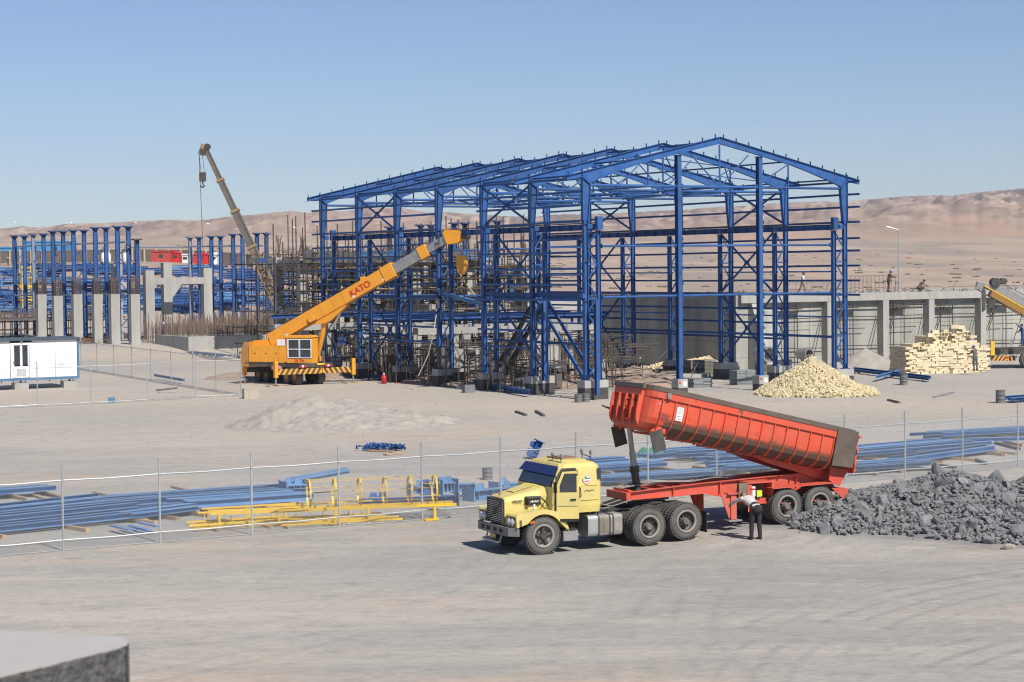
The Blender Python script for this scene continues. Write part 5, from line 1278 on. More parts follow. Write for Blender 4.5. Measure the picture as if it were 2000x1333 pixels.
    MB().ball((-.74,1.2,1.64),.045,8,5).build('bonnet_mascot',CHROME,BN); MB().beam((-.78,1.1,1.63),(-.78,1.3,1.66),.02,.03).build('mascot_bar',CHROME,BN)
    # grille
    G=P('grille',MB().b2(-.905,-.865,.70,1.70,.84,1.53),BLK); 
    for a,b,c,d in((.70,.745,.84,1.53),(1.655,1.70,.84,1.53)): MB().b2(-.935,-.906,a,b,c,d).build('grille_frame',DARK,G)
    MB().b2(-.935,-.906,.746,1.654,1.49,1.53).build('grille_frame',DARK,G); MB().b2(-.935,-.906,.746,1.654,.84,.87).build('grille_frame',DARK,G)
    for k in range(12): z=.905+k*.05; MB().b2(-.925,-.906,.75,1.65,z-.008,z+.008).build('grille_slat',ALU,G)
    MB().b2(-.945,-.926,1.12,1.28,1.1,1.26).build('badge',DARK,G); MB().beam((-.94,1.62,.9),(-.94,.78,1.46),.02,.012,up=(1,0,0)).build('grille_bar',DARK,G)
    # fenders with wheel arch
    def fender(w0,w1,out):
        arc=[(math.cos(t)*.63,zc+math.sin(t)*.62) for t in[R(12+ (168-12)*i/12) for i in range(13)]]
        poly=[(-.84,.80)]+[(a,b) for a,b in arc[::-1] if b>.79]+[(.78,.62),(.80,.66),(.66,1.0),(.42,1.19),(.1,1.27),(-.35,1.24),(-.80,1.17),(-.86,1.12)]
        poly=[(a,b) for a,b in poly]; F_=P('fender',MB().prism(poly,(0,w0,0),(1,0,0),(0,0,1),(0,w1-w0,0)),TYEL)
        inn=w1 if w0<1 else w0
        lw=(w0+w1)/2
        MB().b2(-.875,-.85,w0+.10,w1-.12,.84,1.08).build('lamp_recess',BLK,F_)
        for q in(w0+.20,w0+.41): 
            hl=MB().lathe([(0,.05),(.05,.045),(.085,.02),(.095,0),(.095,-.03)],(-.885,q,.955),(-1,0,0),14).build('headlight',mat('lamp_glass',(.55,.57,.60),.12,.3,.05),F_,smooth=True); MB().lathe([(.095,.0),(.115,.0),(.115,-.02)],(-.887,q,.955),(-1,0,0),14).build('lamp_ring',CHROME,hl)
        y=w0-.006 if w0<1 else w1+.001
        MB().b2(-.43,-.29,y,y+.005,.90,.97).build('side_marker',mat('amber',(.55,.12,.01),.3),F_); MB().b2(-.76,-.70,y-.02,y+.02,.86,1.02).build('reflector',BROWN,F_)
        MB().beam((-.15,w0+.3,1.27),(-.15,w0+.3,1.40),.03,.05).build('marker_post',WHITE,F_)
        return F_
    fender(-.04,.62,-1); fender(1.78,2.44,1)
    for w0 in(-.03,1.95): P('rear_mudguard',MB().beam((.80,w0+.24,.95),(.74,w0+.24,.30),.42,.03,up=(1,0,0)),BLK)
    # cab
    def cr_(z,s0,s1,w0,w1,c=.07): return sring([(s0+c,w0,z),(s1-c,w0,z),(s1,w0+c,z),(s1,w1-c,z),(s1-c,w1,z),(s0+c,w1,z),(s0,w1-c,z),(s0,w0+c,z)])
    mb=MB(); mb.loft([cr_(1.10,.36,1.88,.10,2.30),cr_(1.30,.36,1.90,.07,2.33),cr_(1.86,.34,1.90,.06,2.34),cr_(2.38,.60,1.88,.13,2.27,.1),cr_(2.48,.68,1.82,.22,2.18,.14),cr_(2.555,.85,1.7,.5,1.9,.2)]); CB=P('cab',mb,TYEL)
    # windscreen, frame, visor
    wl=lambda t:(.34+(.60-.34)*t); 
    def wq(t0,t1,a0,a1,off): return [Vector((wl(t)-off,w_,1.86+.52*t)) for t,w_ in((t0,.10+a0),(t0,2.30-a0),(t1,2.25-a1),(t1,.15+a1))]
    def quad(n,q,m,par,th=.012):
        d=Vector((th,0,-th*.5)); mb=MB(); mb.add(q+[p+d for p in q],[(0,1,2,3),(7,6,5,4),(0,4,5,1),(1,5,6,2),(2,6,7,3),(3,7,4,0)]); return mb.build(n,m,par)
    quad('windscreen_seal',wq(.02,.98,.06,.06,.022),BLK,CB); quad('windscreen',wq(.07,.93,.12,.12,.036),GLASS,CB)
    vis=[Vector((.44,.12,2.20)),Vector((.44,2.28,2.20)),Vector((.60,2.22,2.43)),Vector((.60,.18,2.43))]; vis=[v+Vector((-.07 if i<2 else -.035,0,0)) for i,v in enumerate(vis)]; quad('sun_visor',vis,mat('visor_blue',(.012,.02,.11),.3,0,.2,3),CB,.015)
    for a in(.75,1.5): MB().path([(.33,a,1.90),(.40,a+.25,2.02),(.44,a+.4,2.12)],.008,5).build('wiper',BLK,CB)
    # roof bits
    MB().box((1.25,1.25,2.575),(.62,.7,.04)).build('roof_hatch',mat('rust_hatch',(.25,.15,.11),.8,0,.3,4),CB)
    for s in(.78,1.72):
        MB().tube((s,.35,2.62),(s,.95,2.68),.015,6).build('roof_bar',DARK,CB)
        for w_ in(.4,.9): h=MB().tube((s,w_,2.48),(s,w_,2.74 if s>1 else 2.66),.014,5).build('bar_stay',DARK,CB)
        for w_ in(.38,.92): MB().lathe([(0,-.06),(.05,-.04),(.065,.02),(.0,.03)],(s,w_,2.76 if s>1 else 2.70),(-1,0,.1),10).build('horn',STEEL,CB)
    # near side: doorway, swung door, sleeper details
    y=.058
    D0=MB().prism([(.44,1.14),(1.10,1.14),(1.10,2.22),(1.03,2.33),(.66,2.33),(.56,2.2),(.44,1.88)],(0,y+.014,0),(1,0,0),(0,0,1),(0,-.02,0)).build('doorway_shade',BLK,CB)  # black plate on the solid cab side stands for the dark opening
    MB().prism([(.40,1.10),(1.14,1.10),(1.14,2.26),(1.06,2.38),(.62,2.38),(.50,2.22),(.40,1.90)],(0,y+.02,0),(1,0,0),(0,0,1),(0,-.018,0)).build('door_seal',DARK,CB)
    an=R(-23); hx=.42
    def dp(a,z,o=0): return Vector((hx+math.cos(an)*(a-hx)-math.sin(an)*(-o)*-1*0,y-.03+math.sin(an)*(a-hx)-o,z))
    def dprism(n,poly,th,m,par,o=0): 
        ux=Vector((math.cos(an),math.sin(an),0)); nn=Vector((math.sin(an),-math.cos(an),0)); return MB().prism([(a-hx,b) for a,b in poly],Vector((hx,y-.03,0))+nn*o,ux,(0,0,1),nn*th).build(n,m,par)
    DR=dprism('door',[(.43,.98),(1.06,.98),(1.06,1.72),(.43,1.72)],.04,TYEL,T)
    for q in([(.43,1.725),(.52,1.725),(.52,1.9),(.66,2.26),(.60,2.3),(.43,1.9)],[(1.0,1.725),(1.06,1.725),(1.06,2.22),(1.0,2.18)],[(.60,2.3),(.66,2.25),(1.0,2.25),(1.06,2.22),(1.0,2.32)]): dprism('window_frame',q,.035,TYEL,DR)
    dprism('door_window',[(.53,1.73),(.99,1.73),(.99,2.24),(.68,2.24),(.53,1.9)],.01,GLASS,DR,.012)
    dprism('door_seam',[(.46,1.33),(1.03,1.33),(1.03,1.345),(.46,1.345)],.004,BROWN,DR,.042); dprism('door_handle',[(.82,1.50),(.98,1.50),(.98,1.54),(.82,1.54)],.03,BLK,DR,.042)
    dprism('door_sill',[(.5,.90),(1.06,.90),(1.06,.975),(.5,.975)],.03,BLK,DR)
    M_=P('mirror',MB().b2(.34,.37,-.14,.03,1.72,2.02),BLK); MB().path([(.42,.05,2.3),(.36,-.08,2.1),(.36,-.08,1.55),(.42,.05,1.45)],.012,5).build('mirror_arm',BLK,M_)
    P('fender_mirror_post',MB().path([(.0,.18,1.26),(.06,.1,1.42),(.2,.1,1.62)],.012,5),BLK)
    em=MB().lathe([(0,.0),(.135,.0),(.135,.008),(0,.008)],(1.42,.054,2.03),(0,-1,0),24).build('round_emblem',WHITE,CB)
    MB().lathe([(.10,.0),(.125,.0),(.125,.004),(.10,.004)],(1.42,.045,2.03),(0,-1,0),24).build('emblem_ring',mat('pale_orange',(.75,.35,.2),.5),em)
    MB().b2(1.34,1.50,.041,.046,2.04,2.08).build('emblem_band',mat('emblem_green',(.03,.25,.12),.5),em); MB().b2(1.35,1.49,.041,.046,1.97,2.0).build('emblem_text_bar',mat('emblem_red',(.5,.05,.04),.5),em)
    MB().lathe([(.0,.0),(.03,.0),(.0,.004)],(1.38,.045,2.10),(0,-1,0),8).build('emblem_bird',mat('emblem_green',(.03,.25,.12),.5),em)
    for z in(1.86,1.45): MB().b2(1.22,1.78,.045,.06,z,z+.012).build('swage_line',TYEL,CB)
    sc=MB(); sc.path([(1.34,.042,1.70),(1.42,.042,1.73),(1.50,.042,1.70),(1.58,.042,1.735),(1.64,.042,1.71)],.008,4); sc.build('side_script',DARK,CB)
    MB().path([(1.18,.05,1.82),(1.18,.0,1.8),(1.20,.0,1.58),(1.2,.05,1.56)],.014,6).build('grab_handle',BLK,CB)
    MB().b2(1.895,1.91,.16,.5,2.0,2.32).build('rear_corner_window',GLASS,CB); MB().b2(1.76,1.87,.055,.085,2.02,2.33).build('side_vent',GLASS,CB)
    # air intake on the bonnet side + wording
    AI=P('air_intake',MB().b2(-.28,.12,.40,.56,1.36,1.56),BLK); MB().b2(-.30,.13,.38,.56,1.55,1.60).build('intake_hood',DARK,AI); r=random.Random(3)
    for i in range(6): MB().b2(-.20+i*.045,-.175+i*.045,.392,.398,1.44,1.48+.02*(i%2)).build('intake_mark',WHITE,AI)
    MB().b2(-.24,.06,.45,.58,1.22,1.355).build('intake_box',TYEL,AI)
    text('VOLVO',.085,T,fmtx((-.52,.585,1.47),(1,-.30,0.06),(0,.12,1)),BLK,'lettering',.003,.004)
    MB().path([(.12,.36,1.56),(.22,.30,1.45),(.30,.26,1.32)],.02,6).build('intake_hose',BLK,T)
    # step, tank, exhaust clutter
    P('step_box',MB().b2(.62,1.08,-.02,.5,.34,.62),mat('worn_alu',(.28,.28,.28),.6,.3,.2,4,dust=.3)); P('step_tread',MB().b2(.66,1.05,-.04,.42,.64,.68),OILY); P('upper_step',MB().b2(.68,1.05,.05,.4,.86,.90),OILY)
    def rr(s0,s1,w0,w1,z0,z1,c=.12,n=4):
        pts=[]
        for cx,cz,a0 in((w1-c,z1-c,0),(w0+c,z1-c,90),(w0+c,z0+c,180),(w1-c,z0+c,270)):
            for i in range(n+1): t=R(a0+90*i/n); pts.append((cx+math.cos(t)*c,cz+math.sin(t)*c))
        return [[Vector((s,a,b)) for a,b in pts] for s in(s0,s1)]
    TK=P('fuel_tank',MB().loft(rr(1.42,2.52,0,.62,.40,1.0)),ALU,smooth=False)
    for s in(1.74,2.10,2.2): MB().loft(rr(s,s+.05,-.012,.632,.388,1.012)).build('tank_strap',DARK,TK)
    MB().loft(rr(1.80,2.09,-.006,.60,.42,.994)).build('oil_stain',mat('oil_stain',(.15,.13,.10),.5,0,.5,5,streak=True,dust=.3),TK)
    MB().loft(rr(2.27,2.52,-.006,.62,.42,1.006)).build('tank_end_grime',mat('tank_grime',(.30,.28,.25),.6,.2,.3,4),TK); MB().lathe([(0,.05),(.06,.05),(.06,0)],(1.9,.25,1.0),(0,0,1),10).build('filler_cap',DARK,TK)
    P('air_tank',MB().tube((1.5,1.9,.7),(2.4,1.9,.7),.2,12),OILY); P('battery_box',MB().b2(2.6,2.9,1.8,2.3,.55,.95),OILY)
    P('exhaust_stack',MB().tube((2.02,.55,1.0),(2.02,.55,2.2),.07,10),OILY); P('air_cleaner',MB().tube((2.1,1.7,1.2),(2.1,1.7,1.8),.2,12),OILY)
    for k in range(7): w_=.45+k*.14; P('air_hose',MB().path([(1.95,w_,1.5-.03*k),(2.1,w_,1.25),(2.5,w_+.1,1.15),(3.1,w_+.05,1.3),(3.5,1.0,1.35)],.016,5),BLK if k%3 else RIM)
    P('deck_plate',MB().b2(1.95,3.0,.75,1.65,.99,1.02),OILY); P('coil_of_hose',MB().lathe([(.18,0),(.25,.03),(.18,.06)],(2.35,.9,1.06),(0,0,1),14),RIM)
    P('mudflap',MB().b2(5.2,5.22,-.2,.5,.3,.9),BLK)
    return T
tractor()
def mud_mat():
    m=bpy.data.materials.new('dried_mud_layer'); m.use_nodes=True; t=m.node_tree; b=t.nodes['Principled BSDF']; N=t.nodes.new; L=t.links.new
    a=N('ShaderNodeAttribute'); a.attribute_name='mud'; n=N('ShaderNodeTexNoise'); n.inputs['Scale'].default_value=5; n.inputs['Detail'].default_value=8
    tc=N('ShaderNodeTexCoord'); L(tc.outputs['Object'],n.inputs[0]); ad=N('ShaderNodeMath'); ad.operation='ADD'; L(a.outputs['Fac'],ad.inputs[0]); L(n.outputs[0],ad.inputs[1])
    r=N('ShaderNodeMapRange'); r.inputs[1].default_value=.55; r.inputs[2].default_value=1.35; r.inputs[4].default_value=.93; L(ad.outputs[0],r.inputs[0]); L(r.outputs[0],b.inputs['Alpha'])
    b.inputs['Base Color'].default_value=(.135,.095,.07,1); b.inputs['Roughness'].default_value=.95; return m
MUDL=mud_mat()
def trailer():
    T=thing('tipping_trailer','red tipping semi trailer with ribbed body raised on a hydraulic ram','trailer',(.82+TC*8.7,55.2+TS*8.7,.33),TT); S=-8.7; Z=-.33
    def P(n,mb,m,smooth=False,kind=None,par=None): mb.shift((S,0,Z)); return mb.build(n,m,par or T,smooth,kind)
    def C(n,mb,m,par,smooth=False): mb.shift((S,0,Z)); return mb.build(n,m,par,smooth)
    zc=.864
    for s in(8.13,9.30):
        for w_,o in((0,-1),(.36,-1),(2.4,1),(2.04,1)):
            W=wheel(T,s+S,w_,zc+Z,o,red=True,spokes=False)
        P('axle',MB().tube((s,.1,zc),(s,2.3,zc),.08,8),OILY); P('leaf_spring',MB().beam((s-.5,.72,zc+.17),(s+.5,.72,zc+.17),.09,.12),TRED2)
    # chassis rails: gooseneck, deeper mid, tapering rear
    for w_ in(.72,1.64):
        poly=[(3.15,1.30),(5.6,1.34),(6.6,1.12),(7.0,1.05),(9.0,1.26),(10.3,1.30),(10.3,1.72),(9.6,1.74),(7.0,1.66),(5.6,1.62),(3.15,1.50)]
        P('chassis_rail',MB().prism(poly,(0,w_,0),(1,0,0),(0,0,1),(0,.02,0)),TRED2)
        for (a,za,b,zb) in((3.15,1.51,5.6,1.63),(5.6,1.63,7.0,1.67),(7.0,1.67,9.6,1.75),(9.6,1.75,10.3,1.73),(3.15,1.29,5.6,1.33),(5.6,1.33,7.0,1.04),(7.0,1.04,9.0,1.25),(9.0,1.25,10.3,1.29)): P('rail_flange',MB().beam((a,w_-.03,za),(b,w_-.03,zb),.13,.018),TRED2)
        for s in(4.6,6.2,8.9,9.6): P('rail_stiffener',MB().b2(s-.01,s+.01,w_-.09,w_-.002,1.28,1.62),TRED2)
    for s in(3.2,3.9,4.6,5.3,6.0,7.8,8.7,9.6,10.25): P('cross_member',MB().b2(s-.05,s+.05,.745,1.635,1.4,1.56),TRED2)
    P('gooseneck_plate',MB().b2(3.1,4.5,.75,1.63,1.22,1.28),OILY); P('kingpin_plate',MB().b2(3.0,3.14,.6,1.8,1.28,1.5),TRED2)
    for w_ in(1.0,1.2,1.4): P('air_line',MB().path([(3.0,w_,1.6),(4.2,w_+.05,1.72),(5.4,w_,1.66),(6.2,w_,1.74),(7,w_,1.7)],.02,5),RIM)
    # landing leg near/far
    for w_ in(.25,2.1):
        L_=P('landing_leg',MB().b2(6.33,6.52,w_,w_+.14,.55,1.3),TRED2); C('leg_brace',MB().prism([(6.0,1.32),(6.33,1.32),(6.33,.6),(6.28,.6)],(0,w_+.05,0),(1,0,0),(0,0,1),(0,.03,0)),TRED2,L_); C('foot_plate',MB().b2(6.2,6.65,w_-.1,w_+.24,.50,.54),RIM,L_); C('leg_flange',MB().b2(6.2,6.62,w_-.06,w_+.2,1.30,1.34),TRED2,L_)
    # tool box behind the leg
    bx=P('tool_box',MB().b2(6.85,7.6,.30,.34,.95,1.12),TRED2)
    for a in((6.55,6.9,.16,.20,1.12,1.62),(6.85,7.75,.16,.7,1.585,1.63),(7.7,7.76,.16,.7,1.0,1.58),(6.85,7.7,.60,.66,.95,1.58),(6.86,7.0,.155,.17,.75,1.55)): C('box_panel',MB().b2(*a[:2],a[2],a[3],a[4],a[5]),TRED2 if a[0]!=6.55 else DIRT,bx)
    C('box_contents',MB().b2(7.1,7.5,.45,.6,1.1,1.5),OILY,bx); C('canister',MB().tube((7.02,.13,1.22),(7.02,.13,1.5),.07,10),WHITE,bx); C('canister_label',MB().lathe([(.072,0),(.072,.05)],(7.02,.13,1.40),(0,0,1),10),REDP,bx)
    C('yellow_jug',MB().b2(7.2,7.38,.2,.3,1.18,1.36),mat('lime_plastic',(.55,.62,.05),.4),bx)
    P('air_reservoir',MB().tube((6.9,.9,.95),(7.6,.9,.95),.14,12),OILY); P('spare_wheel_carrier',MB().b2(7.0,7.5,1.0,1.6,.75,1.1),OILY)
    # ram
    R_=P('hydraulic_ram',MB().tube((3.72,1.2,1.35),(3.60,1.2,2.15),.115,16),OILY)
    C('ram_collar',MB().tube((3.625,1.2,2.02),(3.60,1.2,2.2),.145,16),OILY,R_); C('ram_stage',MB().tube((3.60,1.2,2.2),(3.54,1.2,2.62),.095,16),STEEL,R_); C('ram_rod',MB().tube((3.54,1.2,2.62),(3.44,1.2,3.42),.075,16),STEEL,R_); C('ram_cradle',MB().b2(3.5,3.9,.95,1.45,1.28,1.42),OILY,R_)
    # mudguard and tail pieces
    P('tail_bracket',MB().prism([(9.75,1.3),(10.2,1.3),(10.55,.85),(10.35,.8)],(0,.02,0),(1,0,0),(0,0,1),(0,.04,0)),TRED2); P('tail_bar',MB().b2(10.3,10.4,.1,2.3,1.1,1.25),TRED2)
    P('rear_mudguard',MB().beam((7.6,.18,1.42),(9.9,.18,1.47),.5,.02),TRED2)
    # body
    th=R(13.1); e1=Vector((-math.cos(th),0,math.sin(th))); e3=Vector((math.sin(th),0,math.cos(th))); O=Vector((10.10,1.2,1.76)); 
    def bp(L_,w_,h): return O+e1*L_+Vector((0,w_,0))+e3*h
    LB=7.02; HW=1.26
    def prof(off=0,sc=1,hs=0): 
        A=[(HW,1.28),(HW,.95),(HW,.62),(HW-.015,.42),(HW-.09,.24),(HW-.24,.10),(HW-.46,.02),(.3,0.0)]
        A=A+[(-a,b) for a,b in A[::-1]]; return [((abs(a)-off)*sc*(1 if a>0 else -1),b+(off*.9 if b<.7 else off*.3 if b<1.2 else 0)+hs) for a,b in A]
    secs=[(-.15,1,0),(LB-.55,1,0),(LB-.38,.985,.0),(LB-.22,.93,.01),(LB-.10,.84,.03),(LB-.03,.72,.06),(LB,.60,.10)]
    def shell(off):
        V=[]
        for L_,sc,hs in secs:
            L2=L_ if off==0 else min(L_,LB-off); row=prof(off,sc,0); V.append([bp(L2,w_,max(h,hs+off if off else hs) if h<1.2 else 1.28) for w_,h in row])
        return V
    o_=shell(0); i_=shell(.05); n=len(o_[0]); mb=MB(); V=[p for r in o_ for p in r]+[p for r in i_ for p in r]; K=len(secs)*n; Fs=[]
    for k in range(len(secs)-1):
        for i in range(n-1): a=k*n+i; Fs.append((a,a+n,a+n+1,a+1)); Fs.append((K+a,K+a+1,K+a+n+1,K+a+n))
        for i in(0,n-1): a=k*n+i; Fs.append((a,K+a,K+a+n,a+n) if i==0 else (a,a+n,K+a+n,K+a))
    e=(len(secs)-1)*n; Fs.append(tuple(e+i for i in range(n))); Fs.append(tuple(K+e+i for i in range(n-1,-1,-1)))
    for i in range(n-1): Fs.append((i,i+1,K+i+1,K+i))
    mb.add(V,Fs); BD=P('body',mb,TRED,smooth=False)
    # mud on the underside curve
    mb=MB(); rows=[]
    for L_ in[-.1+ (LB-.5)*k/24 for k in range(25)]:
        hh=.40+.10+.05*math.sin(L_*3.1)+.03*math.sin(L_*7.7)
        rows.append([bp(L_,-w_-.004,h) for w_,h in((HW+.0,hh),(HW-.015+.004,.36),(HW-.09+.006,.22),(HW-.24+.01,.08),(HW-.46+.01,.0),(.2,-.02))])
    k0=0;V=[p for r_ in rows for p in r_];Fs=[(k*6+i,k*6+i+1,k*6+7+i,k*6+6+i) for k in range(24) for i in range(5)]
    mb.add(V,Fs); ML=C('mud_layer',mb,MUDL,BD); ca=ML.data.color_attributes.new('mud','FLOAT_COLOR','POINT')
    for i in range(len(V)): q_=(.0,.55,1,1,1,1)[i%6]; ca.data[i].color=(q_,q_,q_,1)
    def plan(L_): # half width of the nose at L
        for a,b in zip(secs[:-1],secs[1:]):
            if a[0]<=L_<=b[0]: return HW*(a[1]+(b[1]-a[1])*(L_-a[0])/(b[0]-a[0]))
        return HW
    for sg in(-1,1):
        for h0,h1,o,m,nm,e0 in((1.00,1.19,.055,TRED,'top_rail',-.1),(1.192,1.33,.075,BROWN,'rim_cap',-.12)):
            mb=MB(); rings=[]
            for L_ in(e0,LB-.55,LB-.38,LB-.22,LB-.10,LB-.02): q=plan(L_); rings.append([bp(L_,sg*(q+o),h0),bp(L_,sg*(q+o),h1),bp(L_,sg*(q-.03),h1),bp(L_,sg*(q-.03),h0)])
            mb.loft(rings); C(nm,mb,m,BD)
        for k in range(15):
            L_=.55+k*.435; pts=[(HW+.0,1.0),(HW+.055,1.0),(HW+.06,.45),(HW-.01,.2),(HW-.17,.02),(HW-.42,-.06),(HW-.46,.01),(HW-.24,.09),(HW-.10,.23),(HW-.02,.42),(HW,.6)]
            mb=MB(); A=[bp(L_-.012,sg*a,b) for a,b in pts];Bq=[bp(L_+.012,sg*a,b) for a,b in pts]; n_=len(pts); mb.add(A+Bq,[tuple(range(n_)),tuple(range(2*n_-1,n_-1,-1))]+[(i,(i+1)%n_,n_+(i+1)%n_,n_+i) for i in range(n_)]); C('body_rib',mb,TRED,BD)
    C('top_rail',MB().beam(bp(LB+.04,-.80,1.09),bp(LB+.04,.80,1.09),.10,.19,up=e3),TRED,BD); C('rim_cap',MB().beam(bp(LB+.05,-.86,1.262),bp(LB+.05,.86,1.262),.12,.13,up=e3),BROWN,BD)
    for w_ in(-.78,-.40,-.02,.38,.78):
        pts=[(.0,1.0),(.15,1.0),(.15,.55),(.12,.3),(.0,.12)]
        mb=MB(); A=[bp(LB+a,w_-.02,b) for a,b in pts];Bq=[bp(LB+a,w_+.02,b) for a,b in pts]; mb.add(A+Bq,[(4,3,2,1,0),(5,6,7,8,9)]+[(i,(i+1)%5,5+(i+1)%5,5+i) for i in range(5)]); C('nose_rib',mb,TRED,BD)
    for h in(.9,.6,.3): C('rung',MB().path([bp(LB+.02,-.34,h),bp(LB+.13,-.34,h-.04),bp(LB+.13,-.10,h-.04),bp(LB+.02,-.10,h)],.013,5),TRED,BD)
    for w_,h in((-1.02,0),(1.02,0)):
        C('wing_plate',MB().box(bp(LB-.55,w_*1.12,-.22),(.42,.03,.62),rot=Matrix.Rotation(-th,3,'Y')),TRED if 0 else DARK,BD); C('wing_bracket',MB().prism([(0,0),(.5,0),(0,.45)],bp(LB-.75,w_*1.1,.02),e1,e3,(0,.04,0)),TRED,BD)
    C('marker_lamp',MB().box(bp(LB-.52,-HW-.09,1.10),(.12,.05,.16)),STEEL,BD); C('front_hook',MB().tube(bp(LB+.02,1.0,.5),bp(LB+.22,1.15,.55),.03,6),DARK,BD)
    # notice plate with small dark handwriting
    NP=C('notice_plate',MB().box(bp(LB-1.02,-HW-.012,.66),(.22,.012,.40),rot=Matrix.Rotation(th,3,'Y')),WHITE,BD); r=random.Random(4)
    for k in range(5):
        z=.52+k*.075; a=bp(LB-1.10,-HW-.022,z); b=bp(LB-.94,-HW-.022,z); pts=[a.lerp(b,i/6)+e3*r.uniform(-.012,.012) for i in range(7)]; C('written_line',MB().path(pts,.005,4),OILY,NP)
    pts=[bp(LB-.42+.03*i,-HW*.965-.02,.84+(.02 if i%2 else -.02)) for i in range(5)]; C('chalk_mark',MB().path(pts,.006,4),WHITE,BD)
    # rear brown cheek plate and tailgate
    C('rear_cheek_plate',MB().add([bp(.52,-HW-.11,1.28),bp(-.24,-HW-.11,1.30),bp(-.24,-HW-.11,.20),bp(.52,-HW-.11,.14),bp(.52,-HW-.08,1.28),bp(-.24,-HW-.08,1.30),bp(-.24,-HW-.08,.20),bp(.52,-HW-.08,.14)],[(0,1,2,3),(7,6,5,4),(0,4,5,1),(1,5,6,2),(2,6,7,3),(3,7,4,0)]),BROWN,BD)
    TG=C('tailgate',MB().beam(bp(-.30,0,1.25),bp(-.42,0,.05),2.5,.06,up=(1,0,0)),TRED2,BD)
    for z in(1.15,.75,.35): C('hinge',MB().box(bp(-.33,-HW-.06,z),(.09,.08,.07)),TRED2,BD)
    C('sub_frame',MB().prism([(0,-.02),(3.4,-.02),(2.6,-.16),(.3,-.34),(0,-.34)],bp(-.3,-.62,0),e1,e3,(0,.08,0)),TRED2,BD); C('sub_frame',MB().prism([(0,-.02),(3.4,-.02),(2.6,-.16),(.3,-.34),(0,-.34)],bp(-.3,.55,0),e1,e3,(0,.08,0)),TRED2,BD)
    C('tail_lip',MB().prism([(-.3,.1),(.35,.1),(.3,-.3),(-.12,-.42)],bp(0,-HW+.2,0),e1,e3,(0,.04,0)),TRED2,BD)
    C('load_residue',MB().b2(9.2,9.9,.6,1.8,2.0,2.1),ROCK,BD)
    for k in range(6): C('bottom_bearer',MB().beam(bp(.6+k*1.1,-.9,-.03),bp(.6+k*1.1,.9,-.03),.08,.06),TRED2,BD)
    return T
trailer()
